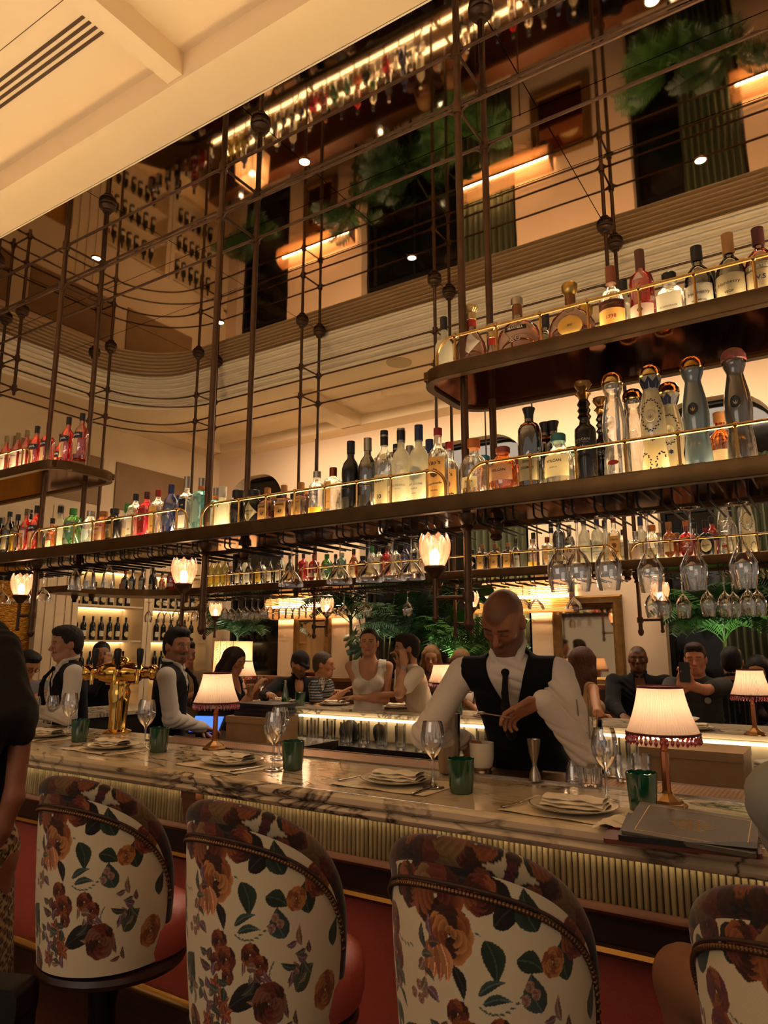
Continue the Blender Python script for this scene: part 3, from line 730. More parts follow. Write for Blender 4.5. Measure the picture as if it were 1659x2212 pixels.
def mk(kind, desc, prof, glass_, e=2.0, asp=1.0, ze=None, caps=(), labels=(), texts=(), extra=None, n=22):
    """caps: (profile, material, name); labels: (z0, z1, width fraction, material[, shape]); texts: (string, width, z, ink[, slant, bold])"""
    parts = [('glass_body', body_mesh(kind, prof, G[glass_] if isinstance(glass_, str) else glass_, e, asp, ze, n))]
    for c_ in caps: parts.append((c_[2] if len(c_) > 2 else 'cap', MB().lathe(c_[0], 16).mesh('cap', c_[1])))
    for l in labels: parts.append(('paper_label', label_mb(prof, e, asp, l[0], l[1], l[2], shape=l[4] if len(l) > 4 else None).mesh('paper_label', l[3])))
    for t_ in texts:
        z = t_[2]; mb = MB(); v_, f_, wd = text_data(t_[0], t_[5] if len(t_) > 5 else True); sc = t_[1] / wd; P = []
        for p in v_:
            x = p[0] * sc; zz = z + p[1] * sc + x * (t_[4] if len(t_) > 4 else 0); r = prof_interp(prof, zz)
            P.append((x, -ysurf(x, r, e, asp) - .0018, zz))
        mb.add(P, f_); parts.append(('lettering', mb.mesh('lettering', t_[3], smooth=False)))
    if extra: parts += extra
    PROTO[kind] = (desc, parts)
def cp(r, z0, z1, b=.001): return [(r, z0), (r, z1 - b), (r - b, z1), (r * .2, z1)]
def std(r, hb, hs, rn, hn): return [(r * .9, 0), (r, .006), (r, hb), (r * .93, hb + (hs - hb) * .35), (r * .6, hb + (hs - hb) * .75), (rn, hs), (rn, hn), (rn * .7, hn)]
def rnd(r, hb, hs, rn, hn): return [(r * .9, 0), (r, .006), (r, hb), (r * .96, hb + (hs - hb) * .3), (r * .8, hb + (hs - hb) * .62), (r * .5, hb + (hs - hb) * .88), (rn, hs), (rn, hn), (rn * .7, hn)]
mk('campari', 'red bitter bottle with white label and dark cap', std(.038, .16, .22, .014, .285), 'red', caps=[(cp(.0165, .25, .295), mat('cap_olive', '#6a5a34', .5))], labels=[(.03, .15, .8, P_WHITE)], texts=[('CAMPARI', .052, .125, INK_B), ('MILANO', .03, .06, INK_R)])
mk('aperol', 'orange aperitif bottle with dark band label and black cap', rnd(.043, .16, .225, .0155, .29), 'orange', caps=[(cp(.0175, .255, .305), C_BLACK)], labels=[(.135, .172, .92, P_NAVY), (.03, .13, .5, P_CREAM)], texts=[('APEROL', .062, .153, INK_W, .12)])
mk('yellow_label', 'dark liqueur bottle with round yellow label', rnd(.042, .13, .2, .014, .26), 'dark', caps=[(cp(.016, .23, .268), C_BLACK)], labels=[(.03, .12, .85, P_YEL, 'oval')], texts=[('BITTER', .04, .07, INK)])
mk('green_wine', 'slim dark green vermouth bottle with pale label', std(.036, .16, .23, .0135, .29), 'dkgreen', caps=[(cp(.0155, .262, .298), C_BLACK)], labels=[(.04, .12, .8, P_CREAM)])
mk('decor_amber', 'small moulded amber bottle with glowing cream label', [(.028, 0), (.031, .01), (.031, .06), (.026, .075), (.031, .09), (.028, .11), (.02, .12), (.024, .13), (.012, .15), (.012, .19), (.01, .19)], 'amber', caps=[(cp(.014, .17, .205), C_BLACK)], labels=[(.012, .06, .8, P_CREAM)])
mk('green_fluted', 'fat green gin bottle with pointed pale label', rnd(.05, .15, .2, .02, .225), 'green', caps=[(cp(.0225, .205, .245), C_GREEN)], labels=[(.02, .11, .7, P_WHITE, 'tri')], texts=[('GIN', .03, .05, INK)])
mk('clear_round', 'clear gin bottle with pale blue round label', rnd(.044, .12, .17, .02, .19), 'clear', caps=[(cp(.0235, .175, .21), C_SILVER)], labels=[(.02, .1, .75, paper('label_pale_blue', '#c8dcd8'), 'oval')])
mk('amber_flower', 'squat amber spirit bottle with flowered cream label', rnd(.047, .115, .16, .021, .175), 'amber', caps=[(cp(.0245, .165, .195), C_CORK)], labels=[(.02, .1, .8, P_CREAM)], texts=[('AGNES', .05, .085, INK), ('GIN', .024, .05, INK_R)])
mk('stone_black', 'black stoneware bottle with square brown label', rnd(.045, .12, .165, .022, .185), 'black', caps=[(cp(.026, .175, .2), C_BLACK)], labels=[(.025, .105, .7, mat('label_taupe', '#8a7048', .6))], texts=[('SON', .035, .07, INK_W)])
mk('green_cap', 'tall clear bottle with bright green cap', std(.036, .17, .21, .017, .24), 'clear', caps=[(cp(.024, .225, .285), C_GREEN)], labels=[(.05, .13, .8, P_CREAM)])
for nm, g_, d_, cap_, band_ in (('gin_white', 'clear', 'clear square gin bottle with white and orange label', C_BLACK, P_WHITE), ('gin_pink', 'pink', 'magenta pink square gin bottle with red label', mat('cap_wine', '#4a1616', .4), P_RED), ('gin_red', 'clear', 'clear square gin bottle with peach label and red cap', C_RED, P_ORANGE)):
    mk(nm, d_, [(.034, 0), (.036, .005), (.036, .18), (.033, .195), (.02, .205), (.0135, .215), (.0135, .25), (.01, .25)], g_, e=6, ze=.2, caps=[(cp(.0165, .228, .268), cap_)], labels=[(.03, .17, .8, band_)], texts=[('BEEFEATER' if nm != 'gin_pink' else '24', .05 if nm != 'gin_pink' else .026, .14 if nm != 'gin_pink' else .11, INK_R if nm != 'gin_pink' else INK_W), ('GIN', .024, .06, INK)])
mk('blue', 'dark cobalt blue bottle with silver cap', rnd(.042, .16, .225, .015, .26), 'blue', caps=[(cp(.0175, .235, .285), C_BLUE)], labels=[(.05, .11, .5, mat('label_steel', '#6c7a96', .5), 'oval')])
mk('tall_rect', 'tall clear rectangular bottle with navy label', [(.036, 0), (.038, .005), (.038, .20), (.034, .215), (.017, .225), (.0155, .30), (.01, .30)], 'clear', e=7, asp=.7, ze=.216, caps=[(cp(.0175, .25, .315), C_SILVER)], labels=[(.12, .19, .7, P_NAVY), (.03, .1, .75, P_WHITE)], texts=[('GIN', .02, .155, INK_W)])
mk('sapphire', 'pale blue square gin bottle with etched label', [(.035, 0), (.037, .005), (.037, .195), (.034, .212), (.02, .222), (.0155, .23), (.0155, .27), (.01, .27)], 'sapphire', e=6, ze=.215, caps=[(cp(.018, .245, .292), C_SILVER), (cp(.019, .225, .246), C_ORANGE, 'collar')], labels=[(.05, .175, .6, paper('label_ice', '#c8d8c8'), 'arch')])
mk('frost_tree', 'frosted clear gin bottle with white tree and silver cap', std(.038, .125, .155, .0185, .17), 'frost', caps=[(cp(.022, .165, .225), C_WHITE)], texts=[('N', .02, .12, INK_B)])
mk('apoth_black', 'black apothecary bottle with wide stopper', [(.036, 0), (.0385, .006), (.0385, .11), (.033, .13), (.024, .137), (.024, .15), (.015, .15)], 'black', caps=[(cp(.031, .15, .192, .004), C_BLACK, 'stopper')], labels=[(.035, .095, .7, mat('label_smoke', '#38302a', .5), 'diamond')])
mk('apoth_diamond', 'black apothecary bottle with glowing cream diamond label', [(.038, 0), (.041, .006), (.041, .105), (.035, .125), (.024, .132), (.024, .145), (.015, .145)], 'black', caps=[(cp(.03, .145, .18, .004), C_BLACK, 'stopper')], labels=[(.008, .115, .93, P_CREAM, 'diamond')], texts=[("HENDRICK'S", .05, .068, INK), ('GIN', .016, .05, INK)])
mk('apoth_amber', 'small brown square gin bottle with framed peach label and cork', [(.033, 0), (.035, .005), (.035, .1), (.028, .115), (.014, .122), (.013, .15), (.01, .15)], 'brown', e=6, ze=.117, caps=[(cp(.0165, .148, .182, .003), C_CORK, 'cork')], labels=[(.008, .094, .85, P_ORANGE)], texts=[('MONKEY', .045, .08, INK), ('47', .022, .045, INK)])
mk('absolut', 'short clear vodka bottle with blue lettering', rnd(.038, .145, .172, .017, .215), 'clear', caps=[(cp(.019, .19, .222), C_SILVER)], labels=[(.012, .045, .9, P_YEL)], texts=[('ABSOLUT', .058, .125, INK_B), ('VODKA', .05, .105, INK_B), ('Country of Sweden', .05, .085, INK_B, 0, False)])
mk('elyx', 'clear square vodka bottle with copper neck and label', [(.035, 0), (.037, .005), (.037, .155), (.032, .17), (.018, .18), (.0155, .19), (.0155, .225), (.01, .225)], 'clear', e=6, ze=.172, caps=[(cp(.018, .185, .228), mat('cap_copper', '#8a4a2c', .35, metal=.9))], labels=[(.03, .16, .42, P_ORANGE)], texts=[('ABSOLUT', .026, .148, INK_R), ('ELYX', .022, .06, INK_R)])
for nm, g_, d_, ink in (('bel_black', 'black', 'tall matt black vodka bottle with silver lettering', INK_G), ('bel_grey', 'grey', 'tall smoky grey vodka bottle with silver lettering', INK_W)):
    mk(nm, d_, rnd(.042, .19, .26, .0165, .33), g_, caps=[(cp(.019, .28, .34), C_BLACK if nm == 'bel_black' else C_SILVER)], labels=[(.02, .07, .5, mat('label_pewter', '#5a5444', .5))], texts=[('BELVEDERE', .066, .13, ink), ('VODKA', .03, .11, ink)])
mk('clear_label', 'tall clear vodka bottle with cream half label and black neck', rnd(.043, .19, .27, .016, .34), 'clear', caps=[(cp(.018, .29, .36), C_BLACK), ([(.0185, .33), (.0187, .338), (.0185, .338)], C_SILVER, 'neck_band')], labels=[(.02, .15, .8, P_CREAM)], texts=[('10', .022, .05, INK), ('MALFY', .05, .12, INK)])
def branch_mb(r, z0, e=2, asp=1):
    rnd_ = random.Random(4); mb = MB()
    def br(x, z, a, l, d):
        if d == 0 or l < .006: return
        x2, z2 = x + l * math.sin(a), z + l * math.cos(a)
        if abs(x2) > r * .85: return
        w_ = .0006 * d ** .7 + .0003; nx, nz = math.cos(a) * w_, -math.sin(a) * w_
        mb.add([(px, -ysurf(px, r, 2, 1) - .0012, pz) for px, pz in ((x - nx, z - nz), (x + nx, z + nz), (x2 + nx * .6, z2 + nz * .6), (x2 - nx * .6, z2 - nz * .6))], [(0, 1, 2, 3)])
        for da in (-.5, .1, .55): br(x2, z2, a + da + rnd_.uniform(-.15, .15), l * rnd_.uniform(.6, .78), d - 1)
    br(0, z0, 0, .028, 5); return mb.mesh('printed_tree', INK_W, smooth=False)
mk('frost', 'tall frosted white vodka bottle with bare tree print', rnd(.041, .20, .265, .0165, .33), 'frost', caps=[(cp(.0185, .29, .355), C_SILVER), ([(.0192, .30), (.0192, .345), (.0185, .345)], C_BLACK, 'neck_band')], texts=[('BELVEDERE', .064, .09, INK_G), ('VODKA', .028, .075, INK_G)], extra=[('printed_tree', branch_mb(.041, .11))])
mk('goose', 'tall frosted vodka bottle with dark blue neck', rnd(.042, .20, .26, .0165, .32), 'frost', caps=[(cp(.019, .285, .355), C_BLUE)], labels=[(.10, .165, .8, paper('label_haze', '#c9ccc4'), 'oval')], texts=[('GREY GOOSE', .068, .085, INK_B), ('VODKA', .034, .065, INK_B), ('FRANCE', .02, .045, INK)])
mk('titos', 'clear vodka bottle with peach paper label and red cap', rnd(.043, .19, .245, .0165, .315), 'clear', caps=[(cp(.0185, .292, .325), C_RED)], labels=[(.02, .19, .9, P_ORANGE), (.10, .14, .42, mat('label_bronze_disc', '#7a4a24', .5), 'oval')], texts=[("Tito's", .055, .163, INK, .1), ('Handmade', .062, .075, INK, .1), ('VODKA', .034, .045, INK)])
mk('altos', 'stout clear tequila bottle with orange stopper', rnd(.055, .13, .19, .024, .21), 'clear', caps=[(cp(.029, .208, .25, .004), C_ORANGE, 'stopper')], labels=[(.035, .08, .6, P_CREAM)], texts=[('ALTOS', .05, .155, INK_W), ('PLATA', .034, .06, INK)])
mk('altos_blue', 'stout amber tequila bottle with blue stopper', rnd(.055, .13, .19, .024, .21), 'amber', caps=[(cp(.029, .205, .235, .004), mat('cap_sky', '#3c86a0', .5), 'stopper')], texts=[('ALTOS', .05, .155, INK_W)])
mk('volcan_r', 'squat amber tequila bottle with red stopper', [(.045, 0), (.054, .012), (.056, .05), (.054, .11), (.046, .135), (.03, .152), (.024, .158), (.024, .172), (.015, .172)], 'amber', caps=[(cp(.029, .17, .195, .004), mat('cap_brick', '#9c4a34', .5), 'stopper')], labels=[(.05, .115, .88, P_CREAM)], texts=[('VOLCAN', .06, .09, INK)])
mk('volcan_b', 'squat clear tequila bottle with teal stopper', [(.045, 0), (.054, .012), (.056, .05), (.054, .11), (.046, .135), (.03, .152), (.024, .158), (.024, .182), (.015, .182)], 'clear', caps=[(cp(.029, .18, .212, .004), C_TEAL, 'stopper')], labels=[(.035, .12, .88, P_CREAM)], texts=[('VOLCAN', .06, .095, INK), ('BLANCO', .03, .07, INK_G)])
mk('navy', 'round-shouldered navy glass tequila bottle with flared stopper', [(.045, 0), (.048, .008), (.048, .22), (.045, .25), (.036, .268), (.018, .28), (.0165, .30), (.012, .30)], 'navy', caps=[([(.017, .29), (.018, .31), (.026, .335), (.025, .338), (.004, .338)], C_BLACK, 'stopper')], labels=[(.035, .13, .75, P_CREAM)], texts=[('DON', .03, .11, INK), ('COSMOS', .052, .085, INK)])
mk('volcan_xa', 'tall black tequila bottle with ringed neck and glass stopper', [(.036, 0), (.038, .006), (.04, .20), (.038, .215), (.022, .232), (.018, .25), (.026, .262), (.018, .275), (.025, .288), (.018, .30), (.025, .312), (.018, .328), (.014, .33)], 'black', caps=[([(.016, .33), (.022, .345), (.03, .352), (.018, .365), (.034, .39), (.033, .40), (.004, .40)], mat('amber_stopper', '#8a6434', .12, metal=.6), 'stopper')], texts=[('VOLCAN', .056, .165, C_SILVER), ('X.A', .016, .14, C_SILVER), ('DE MI TIERRA', .05, .155, INK_G, 0, False)])
AZ = [(.040, 0), (.046, .01), (.046, .03), (.042, .09), (.037, .125), (.043, .16), (.045, .20), (.040, .25), (.030, .30), (.026, .322), (.034, .345), (.039, .362), (.036, .368)]
def azcap(m_): return ([(.037, .366), (.041, .370), (.040, .388), (.031, .405), (.016, .413), (1e-4, .416)], m_, 'domed_stopper')
def medallion(m1, m2, z=.21, R=.017):
    r = prof_interp(AZ, z); mb = MB(); mb.lathe([(R * .95, -.002), (R, 0), (R * .92, .002), (R * .85, .0012), (1e-4, .0012)], 18, cap=False)
    d = [(p[0], -p[2] - r - .001, z + p[1] * 1.35) for p in mb.v]; m3 = MB().add(d, mb.f)
    lf = MB()
    for a in (-70, -35, 0, 35, 70):
        s_, c_ = math.sin(math.radians(a)), math.cos(math.radians(a)); L = R * .85
        lf.add([(0, -r - .0035, z - R * .6), (s_ * L * .5 - c_ * .0018, -r - .0035, z - R * .6 + c_ * L * .6), (s_ * L, -r - .0035, z - R * .6 + c_ * L * 1.25), (s_ * L * .5 + c_ * .0018, -r - .0035, z - R * .6 + c_ * L * .6)], [(0, 1, 2, 3)])
    return [('medallion', m3.mesh('medallion', m1)), ('agave_emblem', lf.mesh('agave_emblem', m2, smooth=False))]
def azul_print(m_):
    mb = MB(); rr = random.Random(2)
    def leaf(x, z, a, l=.0085, w_=.0026):
        s_, c_ = math.sin(a), math.cos(a); pts = []
        for u, v_ in ((0, 0), (.35, 1), (.7, .8), (1, 0), (.7, -.8), (.35, -1)): pts.append((x + s_ * l * u + c_ * w_ * v_, z + c_ * l * u - s_ * w_ * v_))
        mb.add([(px, -ysurf(px, prof_interp(AZ, pz), 2, 1) - .001, pz) for px, pz in pts], [(0, 1, 2, 3, 4, 5)])
    for k in range(34):                                     # wreath of leaves round the medallion
        a = 2 * PI * k / 34; leaf(.030 * math.sin(a), .215 + .058 * math.cos(a), a + 1.6 + (.55 if k % 2 else -.55))
    for s_ in (-1, 1):
        for k in range(16):
            a = .4 + 4.6 * k / 15; leaf(s_ * (.024 + .014 * math.cos(a)), .045 + .032 * math.sin(a), s_ * (a + .2) + (.5 if k % 2 else -.5))
    for a in range(0, 360, 60): leaf(0, .128, math.radians(a), .010, .003)
    cr = MB()                                               # pointed blue collar
    for k in range(8):
        a0 = 2 * PI * k / 8; w_ = 2 * PI / 16
        cr.add([(.0265 * math.cos(a0 - w_), .0265 * math.sin(a0 - w_), .318), (.0265 * math.cos(a0 + w_), .0265 * math.sin(a0 + w_), .318), (.0355 * math.cos(a0 + w_), .0355 * math.sin(a0 + w_), .342), (.0405 * math.cos(a0), .0405 * math.sin(a0), .362), (.0355 * math.cos(a0 - w_), .0355 * math.sin(a0 - w_), .342)], [(0, 1, 2, 3, 4)])
    return [('painted_leaves', mb.mesh('painted_leaves', m_, smooth=False)), ('painted_collar', cr.mesh('painted_collar', m_, smooth=False))]
AZB = mat('cobalt_paint', '#161c38', .3)
def ceramic(name, c, tl=.3):
    return glass(name, c, 1, .985, .25, .12, tcol=c)
mk('azul_white', 'white ceramic tequila decanter painted with dark blue leaves', AZ, ceramic('ceramic_white', '#e8dcb8'), caps=[azcap(mat('dome_silver', '#b8a06c', .15, metal=1))], extra=azul_print(AZB) + medallion(mat('ceramic_relief', '#d8c8a0', .4), mat('relief_shadow', '#8a7450', .5)))
mk('azul_clear', 'clear hourglass tequila decanter with domed silver stopper', AZ, 'clear', caps=[azcap(mat('dome_silver', '', .15))], labels=[(.05, .07, .45, P_RED, 'oval')], extra=medallion(G['clear'], INK_W))
mk('azul_blue', 'blue grey ceramic tequila decanter with gold domed stopper', AZ, ceramic('ceramic_blue', '#7d8c90'), caps=[azcap(mat('dome_gold', '#a8803c', .15, metal=1))], extra=medallion(C_BLACK, C_GOLD))
mk('azul_grey', 'charcoal ceramic tequila decanter with pink beaded stopper', AZ, ceramic('ceramic_grey', '#5c5044'), caps=[azcap(mat('dome_pink', '#a83a50', .5, noise=(90, 1, '#3c5a30')))], extra=medallion(C_BLACK, C_SILVER))
mk('fan', 'fan-shaped cognac decanter with white diamond label', [(.05, 0), (.068, .012), (.07, .06), (.06, .11), (.04, .15), (.02, .18), (.018, .23), (.012, .23)], 'cognac', asp=.55, ze=.17, caps=[([(.018, .222), (.022, .225), (.022, .255), (.016, .26), (.03, .275), (.03, .288), (.004, .29)], mat('stopper_glass', '#a88a5c', .1, metal=.5), 'stopper'), (cp(.0205, .19, .235), C_RED, 'neck_band')], labels=[(.06, .165, .75, P_WHITE, 'diamond')])
mk('arch', 'wide arched cognac decanter with square stopper', [(.06, 0), (.095, .006), (.098, .03), (.094, .09), (.08, .13), (.055, .155), (.022, .165), (.019, .22), (.012, .22)], 'cognac', asp=.42, ze=.16, caps=[(cp(.024, .235, .27, .004), C_SILVER, 'stopper'), (cp(.021, .17, .236), mat('neck_copper', '#7a5236', .35, metal=.8), 'neck_band')], labels=[(.115, .135, .55, P_BLACK)], texts=[('MARTELL', .065, .125, INK_W), ('XO', .05, .075, INK_G)])
mk('rounddec', 'round faceted cognac decanter with gold medallion', [(.05, 0), (.075, .012), (.092, .05), (.09, .09), (.07, .13), (.04, .152), (.02, .165), (.019, .22), (.012, .22)], 'cognac', asp=.45, ze=.155, caps=[([(.019, .215), (.03, .232), (.032, .26), (.026, .268), (.004, .268)], C_GOLD, 'stopper'), (cp(.021, .17, .218), mat('neck_copper', '', .35), 'neck_band')], labels=[(.03, .12, .52, P_GOLD, 'oval')], texts=[('XO', .02, .075, INK)])
mk('b1738', 'brown-shouldered cognac bottle with glowing peach label', rnd(.05, .14, .2, .017, .26), 'clear', caps=[(cp(.0195, .22, .29), C_BROWN)], labels=[(.02, .10, .93, P_ORANGE), (.10, .135, .93, P_BROWN)], texts=[('1738', .036, .065, INK_R, .08), ('REMY MARTIN', .06, .117, C_GOLD, .05, False)])
mk('red_long', 'tall straight bottle of ruby spirit with white band label', [(.042, 0), (.045, .006), (.045, .19), (.04, .215), (.018, .235), (.0155, .30), (.01, .30)], 'red', caps=[(cp(.018, .245, .325), mat('cap_umber', '#5a3422', .5))], labels=[(.025, .09, .93, P_WHITE), (.19, .225, .4, P_WHITE, 'tri')], texts=[('Baies de Rose', .07, .045, INK_W, .1), ('O', .02, .065, INK)])
mk('treelabel', 'short clear bottle with pale botanical label', rnd(.05, .11, .15, .022, .165), 'clear', e=3, ze=.12, caps=[(cp(.026, .16, .2, .004), C_BLACK, 'stopper')], labels=[(.02, .105, .85, P_WHITE)], texts=[('SCAPEGRACE', .06, .05, INK_G)])
mk('hen_black', 'dark cognac bottle with white label and black capsule', rnd(.05, .12, .2, .017, .25), 'dark', caps=[(cp(.02, .215, .275), C_BLACK)], labels=[(.02, .11, .88, P_WHITE)], texts=[('Hennessy', .07, .075, INK, .05, False), ('VERY SPECIAL', .05, .045, INK)])
mk('hen', 'cognac bottle with ornate cream label and tan capsule', rnd(.05, .12, .2, .017, .25), 'dkgreen', caps=[(cp(.02, .21, .29), mat('cap_tan', '#a8763e', .5))], labels=[(.015, .12, .93, P_CREAM)], texts=[('Hennessy', .07, .085, INK, .05, False), ('VSOP', .03, .05, INK)])
mk('vs', 'cognac bottle with large cream label and dark band', rnd(.05, .13, .2, .017, .25), 'cognac', caps=[(cp(.02, .215, .28), P_BROWN)], labels=[(.015, .13, .93, P_CREAM), (.105, .128, .93, P_BLACK)], texts=[('MARTELL', .07, .116, INK_W), ('V.S', .03, .075, INK_B)])
mk('clear_black', 'tall frosted clear bottle with black cap', rnd(.042, .19, .235, .0155, .30), 'frost', caps=[(cp(.0175, .275, .34), C_BLACK)])
mk('liq_white', 'dark liqueur bottle with large white label', std(.038, .15, .2, .014, .26), 'dark', caps=[(cp(.016, .23, .27), C_BLACK)], labels=[(.03, .13, .85, P_WHITE)], texts=[('AMARO', .045, .1, INK)])
mk('liq_heart', 'dark round bottle with pink heart-shaped label', rnd(.045, .14, .19, .014, .25), 'dark', caps=[(cp(.016, .22, .26), C_RED)], labels=[(.04, .14, .9, paper('label_rose', '#d8a890'), 'arch')])
mk('liq_red', 'dark bottle with red and white label', std(.037, .15, .2, .014, .26), 'dark', caps=[(cp(.016, .23, .27), C_BLACK)], labels=[(.03, .13, .85, P_WHITE)], texts=[('FERNET', .05, .08, INK_R)])
mk('liq_v', 'black bottle with big red letter V label', rnd(.037, .14, .2, .014, .26), 'black', caps=[(cp(.016, .23, .27), C_BLACK)], labels=[(.02, .085, .85, P_CREAM)], texts=[('V', .03, .055, INK_R)])
mk('limon', 'slim yellow-green liqueur bottle', std(.034, .2, .24, .013, .29), 'yellow', caps=[(cp(.015, .265, .30), C_GOLD)], labels=[(.05, .12, .8, P_YEL)])
mk('rum', 'brown square rum bottle with framed label', [(.038, 0), (.04, .005), (.04, .13), (.034, .145), (.015, .155), (.0145, .18), (.01, .18)], 'brown', e=6, ze=.147, caps=[(cp(.018, .178, .21, .003), C_CORK, 'cork')], labels=[(.015, .115, .7, P_ORANGE)], texts=[('47', .02, .06, INK)])
mk('liq_yellow', 'dark bottle with arched yellow label', std(.04, .15, .2, .014, .26), 'dark', caps=[(cp(.016, .23, .27), C_BLACK)], labels=[(.025, .15, .75, P_YEL, 'arch')], texts=[('St.', .02, .07, INK)])
mk('red_fan', 'glowing red bottle with pale band', rnd(.05, .14, .2, .016, .24), 'red', caps=[(cp(.018, .22, .25), C_RED)], labels=[(.04, .075, .95, P_WHITE)])
mk('teal_fluted', 'ribbed teal green gin bottle', rnd(.042, .17, .2, .02, .23), 'teal', caps=[(cp(.023, .215, .245), C_SILVER)], labels=[(.05, .12, .5, P_WHITE, 'diamond')])
mk('ten', 'clear square bottle with pale label and bold numerals', [(.042, 0), (.045, .005), (.045, .13), (.04, .145), (.017, .155), (.016, .19), (.01, .19)], 'clear', e=6, ze=.147, caps=[(cp(.02, .18, .215), C_SILVER)], labels=[(.015, .125, .8, paper('label_blush', '#e0c0a8'))], texts=[('10', .03, .105, INK)])
mk('silver_teq', 'clear tequila flask with amber base', rnd(.045, .14, .19, .018, .24), 'amber', caps=[(cp(.021, .22, .26), C_CORK)], labels=[(.05, .11, .7, P_CREAM)])
mk('oval_black', 'black arched bottle with cream oval label and red neck', rnd(.045, .13, .17, .016, .21), 'black', caps=[(cp(.019, .195, .25), C_BLACK), (cp(.0195, .165, .198), C_RED, 'neck_band')], labels=[(.03, .12, .75, P_CREAM, 'oval')], texts=[('Don Julio', .05, .075, INK, .1)])
mk('orange_dec', 'faceted orange decanter bottle', rnd(.055, .12, .18, .018, .24), 'orange', e=2.6, ze=.13, caps=[(cp(.021, .22, .26), C_ORANGE)])
USED = {}
def place(kind, x, y, z, shelf_, group, rot=None):
    desc, parts = PROTO[kind]
    t = thing('bottle', '', 'bottle', (x, y, z), (random.uniform(-.12, .12) if rot is None else rot), group)
    t['_k'] = (desc); USED.setdefault(shelf_, []).append((x, y, t, desc))
    for nm, me in parts: link(nm, me, t)
    return t
NEAR1 = [(4, 'yellow_label'), (24, 'green_wine'), (42, 'liq_yellow'), (61, 'campari'), (82, 'aperol'), (117, 'decor_amber'), (160, 'green_fluted'), (198, 'clear_round'), (226, 'amber_flower'), (249, 'stone_black'), (293, 'gin_white'), (317, 'gin_pink'), (341, 'gin_red'), (369, 'blue'), (402, 'tall_rect'), (434, 'sapphire'), (480, 'frost_tree'), (514, 'apoth_black'), (548, 'apoth_diamond'), (577, 'apoth_amber'), (613, 'apoth_amber'), (650, 'apoth_amber'), (684, 'absolut'), (719, 'elyx'), (757, 'bel_black'), (794, 'bel_grey'), (830, 'clear_label'), (867, 'frost'), (906, 'goose'), (948, 'titos'),
         (1025, 'altos'), (1090, 'volcan_r'), (1148, 'navy'), (1210, 'volcan_b'), (1270, 'volcan_xa'), (1335, 'azul_clear'), (1420, 'azul_white'), (1515, 'azul_blue'), (1610, 'azul_grey')]
NEAR2 = [(14, 'bel_grey'), (33, 'green_wine'), (70, 'clear_label'), (95, 'liq_white'), (135, 'frost'), (175, 'green_fluted'), (210, 'clear_round'), (236, 'stone_black'), (280, 'green_cap'), (302, 'gin_pink'), (328, 'gin_white'), (362, 'gin_red'), (388, 'blue'), (468, 'sapphire'), (535, 'apoth_black'), (590, 'rum'), (640, 'apoth_black'), (662, 'rum'), (857, 'clear_label'), (886, 'bel_grey'), (929, 'goose'), (972, 'titos'), (1046, 'altos_blue'), (1112, 'volcan_r'), (1181, 'navy'), (1198, 'navy'), (1238, 'volcan_b'), (1306, 'volcan_xa'), (1376, 'azul_clear'), (1456, 'azul_white'), (1562, 'silver_teq')]
for x, k in NEAR1: place(k, at_Y(x, 1090 if x < 1100 else 1040, 2.585).x, 2.585, SZ1, 'n1', 'bottles on the lit near shelf')
for x, k in NEAR2: place(k, at_Y(x, 1060 if x < 1100 else 1000, 2.80).x, 2.80, SZ1, 'n2', 'bottles on the lit near shelf')
for x, k in ((960, 'clear_black'), (1020, 'fan'), (1120, 'arch'), (1235, 'rounddec'), (1325, 'b1738'), (1390, 'red_long'), (1450, 'treelabel'), (1513, 'hen_black'), (1582, 'hen'), (1648, 'vs')):
    yy = 2.60 if k != 'clear_black' else 2.72
    place(k, at_Y(x, 780 - (x - 960) * .24, yy).x, yy, UZ1, 'u1', 'bottles on the upper right shelf')
for x, k in ((1000, 'bel_black'), (1062, 'fan'), (1175, 'hen_black'), (1262, 'rounddec'), (1345, 'clear_black'), (1432, 'treelabel'), (1530, 'hen_black'), (1600, 'hen'), (1680, 'vs')): place(k, at_Y(x, 700 - (x - 960) * .24, 2.82).x, 2.82, UZ1, 'u2', 'bottles on the upper right shelf')
for x, k in ((-12, 'campari'), (12, 'campari'), (36, 'campari'), (55, 'campari'), (76, 'aperol'), (101, 'aperol'), (143, 'aperol'), (172, 'aperol')): place(k, at_Y(x, 985, 2.60).x, 2.60, UZ1, 'l1', 'red bottles on the upper left shelf')
for x, k in ((25, 'campari'), (50, 'campari'), (68, 'campari'), (92, 'aperol'), (132, 'aperol')): place(k, at_Y(x, 965, 2.80).x, 2.80, UZ1, 'l2', 'red bottles on the upper left shelf')
FAR1 = [(272, 'liq_heart'), (288, 'liq_white'), (309, 'liq_red'), (331, 'liq_v'), (352, 'decor_amber'), (372, 'red_fan'), (392, 'gin_pink'), (410, 'liq_white'), (458, 'limon'), (473, 'limon'), (487, 'limon'), (498, 'rum'), (517, 'liq_white'), (538, 'liq_white'), (561, 'liq_yellow'), (583, 'liq_red'), (604, 'liq_white'), (626, 'yellow_label'), (655, 'gin_pink'), (678, 'red_fan'), (706, 'green_fluted'), (738, 'teal_fluted'), (764, 'amber_flower'), (784, 'stone_black'), (802, 'green_cap'), (819, 'gin_white'), (836, 'gin_pink'), (855, 'gin_white'), (876, 'blue'), (898, 'tall_rect'), (920, 'ten'),
        (1018, 'apoth_diamond'), (1043, 'rum'), (1070, 'rum'), (1098, 'rum'), (1152, 'absolut'), (1184, 'elyx'), (1210, 'navy'), (1235, 'ten'), (1265, 'frost'), (1293, 'goose'), (1330, 'titos'), (1376, 'ten'), (1412, 'altos'), (1450, 'silver_teq'), (1488, 'orange_dec'), (1530, 'oval_black'), (1572, 'azul_clear'), (1622, 'azul_white')]
